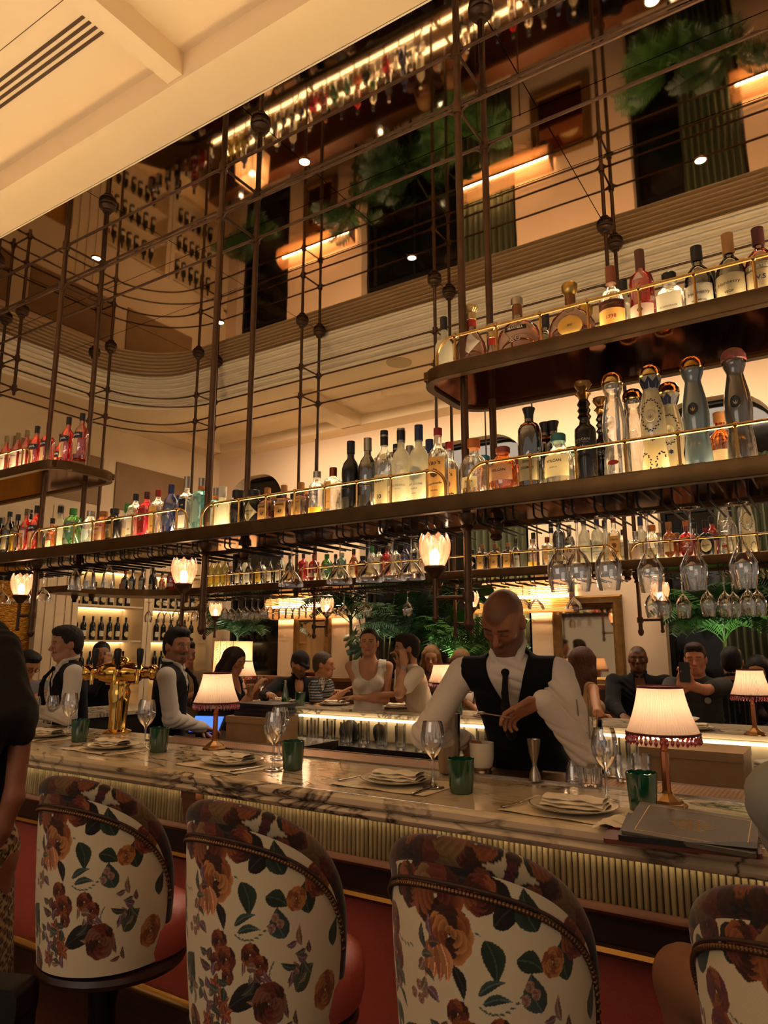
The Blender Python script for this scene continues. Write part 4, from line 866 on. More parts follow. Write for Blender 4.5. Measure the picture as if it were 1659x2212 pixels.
for x, k in FAR1: place(k, at_Y(x, 1230 - x * .012, 5.16).x, 5.16, SZ1, 'f1', 'bottles on the far shelf')
for i in range(34):
    x = 335 + i * 39
    if 410 < x < 455 or 930 < x < 1010: continue
    place(['liq_white', 'bel_grey', 'gin_white', 'rum', 'clear_label', 'frost', 'absolut', 'aperol', 'blue', 'goose'][i * 7 % 10], at_Y(x, 1222 - x * .012, 5.36).x, 5.36, SZ1, 'f2', 'bottles on the far shelf')
SH = {'n1': 'front of near shelf', 'n2': 'back of near shelf', 'u1': 'front of upper right shelf', 'u2': 'back of upper right shelf', 'l1': 'front of upper left shelf', 'l2': 'back of upper left shelf', 'f1': 'front of far shelf', 'f2': 'back of far shelf'}
for s_, L_ in USED.items():
    L_.sort(key=lambda q: q[0])
    for i, (x, y, t, d_) in enumerate(L_):
        tail = '%s from left, %s' % (ordinal(i), SH[s_])
        if len((d_ + ' ' + tail).split()) > 16: d_ = d_.split(' and ')[0]
        if len((d_ + ' ' + tail).split()) > 16: d_ = d_.split(' with ')[0]
        t['label'] = d_ + ', ' + tail; del t['_k']
# wine bottles in the cabinets on the left wall
wine_p = [(.034, 0), (.037, .006), (.037, .19), (.03, .215), (.0145, .235), (.0135, .295), (.01, .295)]
wine = MB().lathe(wine_p, 14).mesh('glass_body', mat('wine_glass_dark', '#0f120a', .12, spec=.6))
wcap = MB().lathe(cp(.0148, .245, .302), 12).mesh('capsule', C_BLACK)
wl_ = [label_mb([(.037, 0), (.037, .19)], 2, 1, .05, .12, .85).mesh('paper_label', P_WHITE), label_mb([(.037, 0), (.037, .19)], 2, 1, .04, .12, .85, shape='oval').mesh('paper_label', P_CREAM)]
for ci, (y0, y1) in enumerate(((5.4, 6.28), (6.54, 7.42))):
    for si, z in enumerate((1.16, 1.60, 2.04)):
        for k in range(7):
            y = y0 + (y1 - y0) * (k + .5) / 7 + random.uniform(-.01, .01)
            t = thing('wine_bottle', 'dark wine bottle, %s from left on %s shelf of %s cabinet' % (ordinal(k), ('bottom', 'middle', 'top')[si], ('left', 'right')[ci]), 'bottle', (WX - .2, y, z), PI / 2 + random.uniform(-.1, .1), 'wine bottles in the wall cabinets')
            link('glass_body', wine, t); link('capsule', wcap, t); link('paper_label', wl_[(k + si) % 2], t)
# ------------------------------------------------------------------ glassware
M_STEM = glass('stemware', '#fff6e8', .22, 0, .55, .02)
def lathe_open(prof, n=20): return MB().lathe(prof, n, cap=False)
GP = {
 'wine': [(.002, 0), (.036, .001), (.037, .003), (.012, .007), (.0045, .02), (.004, .085), (.008, .098), (.026, .115), (.038, .14), (.041, .16), (.038, .19), (.032, .215)],
 'bigwine': [(.002, 0), (.042, .001), (.043, .003), (.012, .008), (.005, .02), (.0045, .11), (.01, .125), (.03, .145), (.047, .18), (.05, .205), (.045, .25), (.038, .285)],
 'tulip': [(.002, 0), (.042, .001), (.043, .003), (.012, .008), (.005, .02), (.0045, .12), (.012, .145), (.028, .175), (.045, .21), (.047, .22), (.043, .25), (.034, .30)],
 'coupe': [(.002, 0), (.04, .001), (.041, .003), (.012, .008), (.0045, .018), (.004, .105), (.01, .118), (.03, .135), (.052, .162), (.061, .185), (.062, .2)],
 'goblet': [(.002, 0), (.032, .001), (.033, .004), (.014, .01), (.012, .02), (.022, .03), (.031, .05), (.036, .09), (.04, .13), (.041, .14)],
 'highball': [(.002, .002), (.03, 0), (.031, .004), (.032, .06), (.033, .145)],
 'tumbler': [(.002, .002), (.034, 0), (.036, .004), (.038, .09)],
}
GMESH = {k: lathe_open(v, 22 if k != 'highball' else 12).mesh('bowl', M_STEM, smooth=60) for k, v in GP.items()}
GN = {}
def glassware(kind, loc, label, group, flip=False, name=None, s=1):
    o = link(name or {'coupe': 'coupe_glass', 'goblet': 'goblet', 'highball': 'highball_glass', 'tumbler': 'glass_tumbler'}.get(kind, 'wine_glass'), GMESH[kind], None, loc)
    if flip: o.rotation_euler = (PI, 0, random.uniform(0, 6))
    o.scale = (s, s, s)
    return tag(o, label, 'glass', group)
HZ = SZ0 + .012 - .05 + .006
def nearest(lst, x): return min(lst, key=lambda q: abs(q - x))
hang = [(1205, 'bigwine'), (1245, 'bigwine'), (1308, 'bigwine'), (1397, 'tulip'), (1490, 'tulip'), (1597, 'tulip'), (632, 'coupe'), (735, 'coupe'), (798, 'coupe'), (848, 'coupe'), (888, 'coupe'), (172, 'goblet'), (203, 'goblet'), (243, 'goblet'), (20, 'coupe'), (66, 'coupe'), (106, 'coupe')]
hang.sort(); seen = {}
for x, k in hang:
    yy = 2.72; n_ = seen.get(k, 0); seen[k] = n_ + 1
    glassware(k, (at_Y(x, 1130, yy).x, yy, HZ - .003), '%s hanging upside down under near shelf, %s of its kind from left' % ({'bigwine': 'large wine glass', 'tulip': 'angular tulip wine glass', 'coupe': 'wide coupe glass', 'goblet': 'fluted short goblet'}[k], ordinal(n_)), 'glasses hung under the near shelf', True)
hf = [(x, 'wine') for x in (488, 503, 517, 532, 546, 559, 573, 585, 598, 612, 626, 641, 655, 669)] + [(716, 'coupe'), (744, 'coupe'), (793, 'wine'), (880, 'wine'), (1128, 'coupe'), (1156, 'coupe'), (1237, 'coupe'), (1405, 'bigwine'), (1430, 'bigwine'), (1472, 'bigwine'), (1525, 'bigwine'), (1562, 'bigwine'), (1580, 'bigwine'), (1612, 'bigwine'), (1632, 'bigwine')] + [(x, 'wine') for x in (325, 352, 366, 384, 405, 424)]
hf.sort()
for i, (x, k) in enumerate(hf):
    yy = 5.14 + .1 * (i % 3)
    glassware(k, (at_Y(x, 1265 - x * .012, yy).x, yy, HZ - .013), '%s hanging under the far shelf, %s hanging glass from left' % ({'wine': 'slender wine glass', 'coupe': 'wide coupe glass', 'bigwine': 'tall wine glass'}[k], ordinal(i)), 'glasses hung under the far shelf', True)
# row of cut highballs on the lit ledge
for i in range(38):
    x = -3.95 + i * .082; r_ = i % 2
    if x > -.85: break
    glassware('highball', (x, 4.58 + .15 * r_, .777), 'clear cut highball glass on lit ledge, %s from left in %s row' % (ordinal(i // 2), ('front', 'rear')[r_]), 'highball glasses on the ledge', s=1.15)
# ------------------------------------------------------------------ place settings
M_PAPER = mat('placemat_paper', '#e2cfae', .85); M_NAPKIN = mat('napkin_linen', '#e4d4b8', .9, bump=(60, .2)); M_CHINA = mat('white_china', '#e6d8bc', .12, spec=.6); M_RIM = mat('green_rim', '#2c3c34', .15)
M_GREEN = glass('green_tumbler_glass', '#0c6a48', .95, .8, .25, .08, tcol='#0f7a50')
plate_me = [MB().lathe([(.001, .004), (.085, .004), (.1, .008), (.138, .018), (.142, .02), (.138, .022), (.1, .012), (.085, .008), (.001, .008)], 40, cap=False).mesh('dish', M_CHINA), MB().lathe([(.126, .0172), (.139, .0215), (.142, .0212), (.139, .0195)], 40, cap=False).mesh('rim_band', M_RIM)]
def napkin_mb(sd):
    rr = random.Random(sd); mb = MB()
    for l, (w_, d_, z) in enumerate(((.105, .048, 0), (.1, .046, .011), (.098, .04, .022))):
        rows = []
        for i in range(13):
            a = 2 * PI * i / 12
            rows.append([(w_ * (2 * j / 14 - 1), d_ * math.cos(a) + .008 * math.sin(j * .7 + l), z + .0075 + .0072 * math.sin(a) + .002 * math.sin(j * 1.1 + l * 2 + sd)) for j in range(15)])
        mb.grid(rows)
    return mb.mesh('napkin', M_NAPKIN)
tumb_p = [(.002, .006), (.038, 0), (.041, .004), (.045, .05), (.049, .118), (.047, .119), (.043, .05), (.038, .01), (.002, .012)]
def tumbler_mb(swirl=True):
    mb = MB(); n = 28; rings = []
    for i, (r, z) in enumerate(tumb_p):
        rings.append([((r + (.0012 * math.cos(14 * (2 * PI * k / n) + z * 90) if r > .03 else 0)) * math.cos(2 * PI * k / n), (r + (.0012 * math.cos(14 * (2 * PI * k / n) + z * 90) if r > .03 else 0)) * math.sin(2 * PI * k / n), z + (.002 * math.cos(10 * 2 * PI * k / n) if z > .11 else 0)) for k in range(n)])
    mb.stack(rings, cap=False); return mb.mesh('green_tumbler', M_GREEN, smooth=60)
tumb_me = tumbler_mb()
M_CUT = mat('steel_cutlery', '#b8a68c', .22, metal=1)
def knife_mb():
    mb = MB(); mb.stack([[(x, w_ * c_, .004 + .0035 * s_ * h) for c_, s_ in ((1, 0), (.7, .7), (0, 1), (-.7, .7), (-1, 0), (-.7, -.7), (0, -1), (.7, -.7))] for x, w_, h in ((-.11, .004, .6), (-.105, .007, 1), (-.05, .006, 1), (-.005, .005, .8), (.0, .0085, .35), (.07, .009, .3), (.1, .006, .25), (.11, .001, .2))]); return mb.mesh('knife', M_CUT)
def fork_mb():
    mb = MB(); mb.stack([[(x, w_ * c_, .004 + z + .003 * s_) for c_, s_ in ((1, 0), (.7, .7), (0, 1), (-.7, .7), (-1, 0), (-.7, -.7), (0, -1), (.7, -.7))] for x, w_, z in ((-.1, .006, 0), (-.06, .005, 0), (.0, .003, .002), (.04, .004, .003), (.055, .011, .002), (.07, .012, 0))])
    for k in range(4): mb.box(.069, .108, -.0115 + k * .0066, -.0085 + k * .0066, .001, .0045)
    return mb.mesh('fork', M_CUT)
kn_me, fk_me = knife_mb(), fork_mb()
def mat_mb(sd):
    rows = []; rr = random.Random(sd)
    for i in range(13):
        row = []
        for j in range(17):
            x, y = -.21 + .42 * j / 16, -.15 + .30 * i / 12
            e = max(0, .3 - i / 12) * .01; row.append((x, y, .0015 + .003 * (1 + math.sin(j * .9 + sd)) * max(0, (abs(2 * i / 12 - 1) - .55)) + e * .4))
        rows.append(row)
    mb = MB(); mb.grid(rows); mb.grid([[(a, b_, c_ - .001) for a, b_, c_ in r] for r in rows]); return mb.mesh('paper_placemat', M_PAPER)
SETS = [(1240, 1752, 'nearest the leather menus'), (857, 1692, 'in front of the bald bartender'), (502, 1651, 'before the lit lamp on the left'), (240, 1617, 'left of the lit lamp, by the beer tap'), (100, 1592, 'beside the woman with long hair')]
for i, (x, y, d_) in enumerate(SETS):
    p = at_Z(x, y, CZ); rz = -.06 + .05 * math.sin(i * 2.1)
    tag(link('paper_placemat', mat_mb(i).copy() if False else mat_mb(i), None, (p.x + .01, min(p.y - .02, 9) if p.y - .17 > NY0 else NY0 + .16, CZ), rz), 'cream paper placemat %s' % d_, 'placemat', 'placemats on the near counter')
    t = thing('dinner_plate', 'white plate with dark green rim %s' % d_, 'plate', (p.x, p.y, CZ + .003), 0, 'plates on the near counter')
    link('dish', plate_me[0], t); link('rim_band', plate_me[1], t)
    tag(link('napkin', napkin_mb(i), None, (p.x + .005, p.y, CZ + .011), rz + .1), 'folded cream linen napkin on plate %s' % d_, 'napkin', 'napkins on the plates')
    tag(link('fork', fk_me, None, (p.x - .175, p.y - .01, CZ + .004), PI / 2 + rz - .25), 'steel fork left of plate %s' % d_, 'fork', 'forks on the near counter')
    tag(link('knife', kn_me, None, (p.x + .165, p.y - .07, CZ + .004), PI / 2 + rz + .1), 'steel knife right of plate %s' % d_, 'knife', 'knives on the near counter')
for x, y, d_ in ((1390, 1752, 'beside the leather menus'), (997, 1713, 'in front of the mixing cup'), (632, 1663, 'right of the third plate'), (342, 1625, 'between beer tap and lit lamp'), (171, 1602, 'by the beer tap')):
    p = at_Z(x, y, CZ); tag(link('green_tumbler', tumb_me, None, (p.x, p.y, CZ + .001)), 'dark green glass tumbler on near counter, %s' % d_, 'tumbler', 'green tumblers on the near counter')
for x, y, s_, d_ in ((1312, 1732, 1.12, 'right of the nearest plate'), (936, 1703, 1.12, 'behind the front tumbler'), (590, 1664, 1.12, 'behind the third plate'), (590 + 12, 1640, 1.1, 'second behind the third plate'), (312, 1618, 1.15, 'left of the moustached bartender'), (146, 1590, 1.15, 'left of the beer tap'), (110, 1572, .95, 'low beside the reaching arm'), (70, 1575, .95, 'near woman with long hair')):
    p = at_Z(x, y, CZ); glassware('wine', (p.x, p.y, CZ + .001), 'empty wine glass standing on near counter, %s' % d_, 'wine glasses on the near counter', s=s_)
# ------------------------------------------------------------------ pleated table lamps
def shade_mat():
    m, nt, b = _new('pleated_silk'); nt.nodes.remove(b)
    tl = nt.nodes.new('ShaderNodeBsdfTranslucent'); tl.inputs[0].default_value = lin('#f8dcc2')
    df = nt.nodes.new('ShaderNodeBsdfDiffuse'); df.inputs[0].default_value = lin('#ead0b4')
    mx = nt.nodes.new('ShaderNodeMixShader'); mx.inputs[0].default_value = .45
    nt.links.new(tl.outputs[0], mx.inputs[1]); nt.links.new(df.outputs[0], mx.inputs[2]); nt.links.new(mx.outputs[0], nt.nodes['Material Output'].inputs[0]); return m
M_SHADE = shade_mat(); M_TRIM = mat('burgundy_braid', '#4a1216', .7); M_BEAD = glass('red_beads', '#d02030', .9, .5, .5, .1, tcol='#e02c40'); M_COPPER = mat('copper_stem', '#a0603c', .3, metal=.8)
n = 144
def shade_ring(r, z, amp): return [((r + amp * (1 if k % 2 else -1)) * math.cos(2 * PI * k / n), (r + amp * (1 if k % 2 else -1)) * math.sin(2 * PI * k / n), z) for k in range(n)]
mb = MB(); mb.stack([shade_ring(.117 - .045 * t_ - .006 * math.sin(PI * t_), .235 + .15 * t_, .0016 * (1 - .3 * t_)) for t_ in (0, .2, .4, .6, .8, 1)], cap=False)
L_SHADE = mb.mesh('pleated_shade', M_SHADE, smooth=20)
L_TRIM = [MB().tube([(.117 * math.cos(2 * PI * k / 40), .117 * math.sin(2 * PI * k / 40), .235) for k in range(40)], .0045, 6, closed=True).mesh('lower_braid', M_TRIM), MB().tube([(.072 * math.cos(2 * PI * k / 32), .072 * math.sin(2 * PI * k / 32), .385) for k in range(32)], .004, 6, closed=True).mesh('upper_braid', M_TRIM)]
mb = MB()
for k in range(44):
    a = 2 * PI * k / 44; c_ = (.117 * math.cos(a), .117 * math.sin(a))
    mb.lathe([(.001, 0), (.0045, -.004), (.003, -.010), (.006, -.016), (.0055, -.022), (.0005, -.030)], 6, (c_[0], c_[1], .232 - .003 * (k % 2)), cap=False)
L_FRINGE = mb.mesh('bead_fringe', M_BEAD)
L_BASE = MB().lathe([(.062, 0), (.064, .006), (.058, .012), (.052, .014), (.046, .022), (.03, .032), (.018, .042), (.014, .05)], 8).mesh('base', M_BRASSD, smooth=20)
L_STEM = [MB().lathe([(.014, .05), (.0135, .17), (.012, .175)], 8).mesh('stem', M_COPPER, smooth=20), MB().lathe([(.012, .175), (.014, .18), (.009, .19), (.009, .235), (.006, .25), (.006, .30)], 10).mesh('upper_stem', M_COPPER), MB().lathe([(.006, .29), (.017, .31), (.018, .325), (.01, .345), (1e-4, .35)], 10, cap=False).mesh('bulb', M_BULB)]
def table_lamp(p, label, power=1.3, s=1):
    t = thing('table_lamp', label, 'lamp', (p.x, p.y, CZ), .3, 'pleated lamps on the bar'); t.scale = (s, s, s)
    for nm, me in (('base', L_BASE), ('stem', L_STEM[0]), ('upper_stem', L_STEM[1]), ('bulb', L_STEM[2]), ('pleated_shade', L_SHADE), ('lower_braid', L_TRIM[0]), ('upper_braid', L_TRIM[1]), ('bead_fringe', L_FRINGE)): link(nm, me, t)
    point_light('lamp_glow', (0, 0, .31), power, (1, .74, .54), .02, t)
table_lamp(at_Z(1443, 1742, CZ), 'pleated cream table lamp with red fringe beside the leather menus')
table_lamp(at_Z(463, 1618, CZ), 'pleated cream table lamp with red fringe before the moustached bartender')
table_lamp(at_Z(957, 1538, CZ), 'pleated lamp with red fringe on far counter left of bald bartender')
table_lamp(at_Z(1632, 1588, CZ), 'pleated lamp with red fringe on far counter at right edge')
table_lamp(at_Z(527, 1512, CZ), 'pleated lamp with red fringe on far counter by woman with phone')
table_lamp(Vector((-5.42, 4.15, 0)), 'pleated lamp with red fringe on side counter behind beer tap')
# ------------------------------------------------------------------ brass beer tap
p = at_Z(222, 1586, CZ); t = thing('beer_tap', 'polished brass T-shaped beer tap with black handles', 'beer tap', (p.x, p.y + .1, CZ), math.radians(38)); t.scale = (1.12,) * 3
MB().lathe([(.075, 0), (.078, .01), (.05, .02), (.047, .06), (.052, .16), (.06, .22), (.05, .245), (.055, .26), (.05, .28)], 24).build('column', M_GOLD, t)
mb = MB(); lp = [(.036, -.20), (.043, -.19), (.043, -.165), (.034, -.155), (.034, -.12), (.046, -.11), (.055, -.08), (.06, -.04), (.062, 0), (.06, .04), (.055, .08), (.046, .11), (.034, .12), (.034, .155), (.043, .165), (.043, .19), (.036, .20)]
mb.lathe(lp, 24); MB().add([(z, y, x + .325) for x, y, z in mb.v], mb.f).build('cross_arm', M_GOLD, t)
MB().sphere((0, 0, .375), .055, 20, 10, sz=.75).build('dome', M_GOLD, t)
for x in (-.12, 0, .12):
    MB().tube([(x, -.04, .33), (x, -.11, .335), (x, -.12, .30), (x, -.12, .265)], [.014, .013, .012, .010], 10).build('spout', M_GOLD, t)
    MB().lathe([(.008, .335), (.009, .37), (.015, .38), (.02, .44), (.018, .455), (.004, .46)], 10, (x, -.085, 0)).build('tap_handle', C_BLACK, t)
# ------------------------------------------------------------------ bartender's tools
p = at_Z(1156, 1690, CZ); jg = thing('jigger', 'tall steel double jigger standing on the drip tray', 'jigger', (p.x, p.y, CZ + .006), 0)
MB().lathe([(.024, 0), (.02, .03), (.0085, .055), (.0095, .06), (.009, .065), (.02, .105), (.027, .155), (.026, .156), (.018, .105), (.004, .08)], 22, cap=False).build('cups', M_STEEL, jg)
p = at_Z(970, 1672, CZ); tag(MB().lathe([(.04, 0), (.042, .004), (.048, .12), (.053, .24), (.0515, .241), (.046, .12), (.04, .006), (.001, .006)], 26, cap=False).build('shaker_tin', M_STEEL, None, loc=(p.x, p.y, CZ + .006)), 'tall steel shaker tin left of the white cup', 'shaker')
p = at_Z(1042, 1672, CZ); cpb = thing('mixing_cup', 'white mixing cup with metal foot in front of the bartender', 'cup', (p.x, p.y, CZ + .006))
MB().lathe([(.04, .022), (.044, .028), (.05, .06), (.052, .12), (.0505, .121), (.046, .06), (.04, .035), (.001, .034)], 26, cap=False).build('bowl', M_CHINA, cpb)
MB().lathe([(.04, 0), (.041, .003), (.036, .01), (.04, .022)], 24).build('foot', M_STEEL, cpb)
for x, y, d_ in ((1240, 1696, 'left of pair'), (1268 - 30, 1688, 'right of pair, behind')):
    p = at_Z(x, y, CZ); tag(MB().lathe([(.024, 0), (.03, .004), (.024, .05), (.014, .075), (.018, .09), (.027, .125), (.026, .126), (.015, .085)], 20, cap=False).build('glass_jigger', M_STEM, None, loc=(p.x, p.y, CZ + .006)), 'clear hourglass measuring glass, %s, beside the straws jar' % d_, 'measuring glass', 'measuring glasses')
p = at_Z(1276, 1700, CZ); jar = thing('mixing_glass', 'tall cut glass jar holding bar spoons', 'jar', (p.x, p.y, CZ + .006))
MB().lathe([(.001, .004), (.043, 0), (.045, .005), (.044, .15), (.05, .155), (.05, .175), (.046, .178), (.046, .2)], 20, cap=False).build('jar_wall', M_STEM, jar)
for k in range(5):
    a = k * 1.3; MB().tube([(.02 * math.cos(a), .02 * math.sin(a), .01), (.04 * math.cos(a), .04 * math.sin(a), .27 + .015 * k)], .0025, 6).build('bar_spoon', M_STEEL, jar)
for k, (x, y) in enumerate(((1352, 1690), (1388, 1684), (1325, 1680))):
    p = at_Z(x, y, CZ); glassware('tumbler', (p.x, p.y, CZ + .006), 'small clear glass behind the big lamp, %s from left' % ordinal((1, 2, 0)[k]), 'small glasses by the big lamp')
for k, x in enumerate((1322, 1338, 1352)):
    p = at_Z(x, 1640 - 6 * k, .84); tag(MB().lathe([(.026, 0), (.03, .004), (.03, .13), (.012, .17), (.011, .21), (.013, .21), (.013, .25), (.001, .25)], 16).build('bitters_bottle', [G['dark'], G['clear'], G['dkgreen']][k], None, loc=(p.x, min(max(p.y, 3.9), 4.3), .84)), 'small %s bitters bottle left of the big lamp shade' % ('brown', 'clear', 'dark green')[k], 'bottle', 'bitters bottles')
# leather menus
q0 = at_Z(1480, 1815, CZ); mn = thing('menu', 'brown and grey leather menus stacked by the big lamp', 'menu', (q0.x, q0.y, CZ), math.radians(9))
M_LEATH = mat('tan_leather', '#6a3420', .45); M_MENU = mat('grey_menu', '#5c5244', .55)
MB().prism(rrect(-.20, .18, -.13, .15, .012, 3), .002, .014).build('lower_cover', M_LEATH, mn, smooth=30)
o = MB().prism(rrect(-.15, .17, -.14, .14, .008, 3), 0, .012).build('upper_cover', M_MENU, mn, smooth=30); o.location = (.01, .0, .03); o.rotation_euler = (math.radians(5), math.radians(3), math.radians(-6))
MB().prism(rrect(-.16, .17, -.14, .14, .008, 3), .015, .029).build('pages', C_BLACK, mn, smooth=30)
fm = MB()
for (x0, x1, y0, y1) in ((-.12, .15, -.115, -.113), (-.12, .15, .113, .115), (-.12, -.118, -.115, .115), (.148, .15, -.115, .115)): fm.box(x0, x1, y0, y1, .0122, .0128)
for k in range(9): fm.box(-.05 + .008 * abs(k - 4), .07 - .008 * abs(k - 4), -.045 + k * .011, -.0435 + k * .011, .0122, .0128)
fm.build('embossed_frame', P_GOLD, o, smooth=False)
nk = MB(); rows = []
for i in range(13):
    rows.append([(.1 * (2 * j / 14 - 1), -.07 + .14 * i / 12, .004 + .012 * abs(math.sin(i * .8 + j * .35)) * (1 - abs(2 * j / 14 - 1) * .5) + .01 * math.sin(j * .6) ** 2) for j in range(15)])
nk.grid(rows); p = at_Z(1365, 1798, CZ); tag(nk.build('napkin', M_NAPKIN, None, loc=(p.x, p.y + .02, CZ + .004)), 'crumpled cream napkin between nearest plate and the menus', 'napkin')
# ------------------------------------------------------------------ things on the work stations
def wood_box(p, w_, d_, h, label, m_=M_PALEWOOD):
    t = thing('wooden_box', label, 'box', p)
    MB().box(-w_, w_, -d_, d_, 0, h * .72).build('body', m_, t, smooth=False); MB().box(-w_ - .004, w_ + .004, -d_ - .004, d_ + .004, h * .73, h).build('lid', m_, t, smooth=False); return t
wood_box((-3.72, 4.12, .84), .2, .17, .17, 'pale wooden box with menus on its lid behind the left lamp')
for k in range(6): tag(MB().prism(rrect(-.19, .19, -.13, .13, .01, 2), 0, .014).build('menu', C_BLACK if k % 2 == 0 else mat('dark_leather', '#2a1a12', .5), None, loc=(-3.7 + .01 * (k % 3), 4.12, 1.0105 + k * .0152), rotz=.05 * math.sin(k * 2)), 'black menu folder, %s from bottom in pile on wooden box' % ordinal(k), 'menu', 'menus piled on the box')
wood_box((-.72, 4.1, .84), .24, .16, .16, 'pale wooden box behind the large table lamp')
wood_box((.02, 4.08, .84), .30, .18, .15, 'dark wooden drawer box at right behind the lamp', M_DARKWOOD)
for k in range(9): tag(MB().lathe([(.001, 0), (.05, 0), (.085, .010), (.084, .013), (.05, .004), (.001, .004)], 24, cap=False).build('saucer', M_CHINA, None, loc=(-.36, 4.02, .842 + k * .0135)), 'white saucer, %s from bottom of stack by the big lamp' % ordinal(k), 'plate', 'stacked saucers')
pos = thing('tablet', 'point of sale tablet with glowing blue screen beside left lamp', 'tablet', (-4.14, 3.97, .84), .3)
MB().obox((0, 0, .09), (.13, 0, 0), (0, .05, .06), (0, .006, -.005)).build('case', C_BLACK, pos, smooth=False)
MB().obox((0, -.0075, .0965), (.12, 0, 0), (0, .044, .053), (0, .0008, -.0007)).build('screen', mat('blue_screen', '#2850d0', .3, emit='#3f6cff', es=1.0), pos, smooth=False)
MB().box(-.06, .06, -.06, .06, 0, .04).build('stand', C_BLACK, pos, smooth=False)
# things on the far counter: tumblers, glasses, plates, menus, a green bottle
for x, y, d_ in ((688, 1519, 'left of the wooden tray'), (795, 1530, 'before the woman in white'), (988, 1545, 'left of the bald bartender'), (555, 1508, 'by the woman with the phone'), (648, 1524, 'beside the green bottle')):
    p = at_Z(x, y, CZ); tag(link('green_tumbler', tumb_me, None, (p.x, min(max(p.y, FY0 + .07), FY1 - .08), CZ + .001)), 'green tumbler on the far counter %s' % d_, 'tumbler', 'green tumblers on the far counter')
for x, y, d_ in ((577, 1512, 'beside the woman with the phone'), (697, 1520, 'before the man in cap'), (822, 1527, 'before the man with watch')):
    p = at_Z(x, y, CZ); glassware('wine', (p.x, min(max(p.y, FY0 + .08), FY1 - .08), CZ + .001), 'wine glass on the far counter %s' % d_, 'wine glasses on the far counter', s=1.1)
for x, y, d_ in ((610, 1517, 'left of the green bottle'), (735, 1522, 'on the wooden tray'), (862, 1530, 'before the man with watch'), (1060, 1548, 'behind the bald bartender'), (1490, 1578, 'before the boy with phone')):
    p = at_Z(x, y, CZ); p.y = min(max(p.y, FY0 + .15), FY1 - .15); t = thing('dinner_plate', 'white plate on the far counter %s' % d_, 'plate', (p.x, p.y, CZ + .001), 0, 'plates on the far counter')
    link('dish', plate_me[0], t); link('rim_band', plate_me[1], t)
    tag(link('napkin', napkin_mb(9), None, (p.x, p.y, CZ + .009)), 'folded napkin on far counter plate %s' % d_, 'napkin', 'napkins on the far plates')
p = at_Z(650, 1524, CZ); gb = thing('water_bottle', 'slim green glass water bottle on the far counter', 'bottle', (p.x, FY0 + .1, CZ + .001))
MB().lathe([(.03, 0), (.033, .005), (.033, .09), (.026, .13), (.014, .19), (.0125, .215), (.01, .215)], 16).build('glass_body', G['green'], gb); MB().lathe(cp(.0135, .205, .228), 12).build('cap', C_SILVER, gb)
bw = at_Z(1510, 1565, CZ); tag(MB().lathe([(.001, .004), (.04, 0), (.05, .004), (.13, .05), (.135, .055), (.13, .056), (.05, .012), (.001, .012)], 30, cap=False).build('bowl', M_CHINA, None, loc=(bw.x - .1, FY0 + .35, CZ + .001)), 'wide white bowl on far counter before the boy with phone', 'bowl')
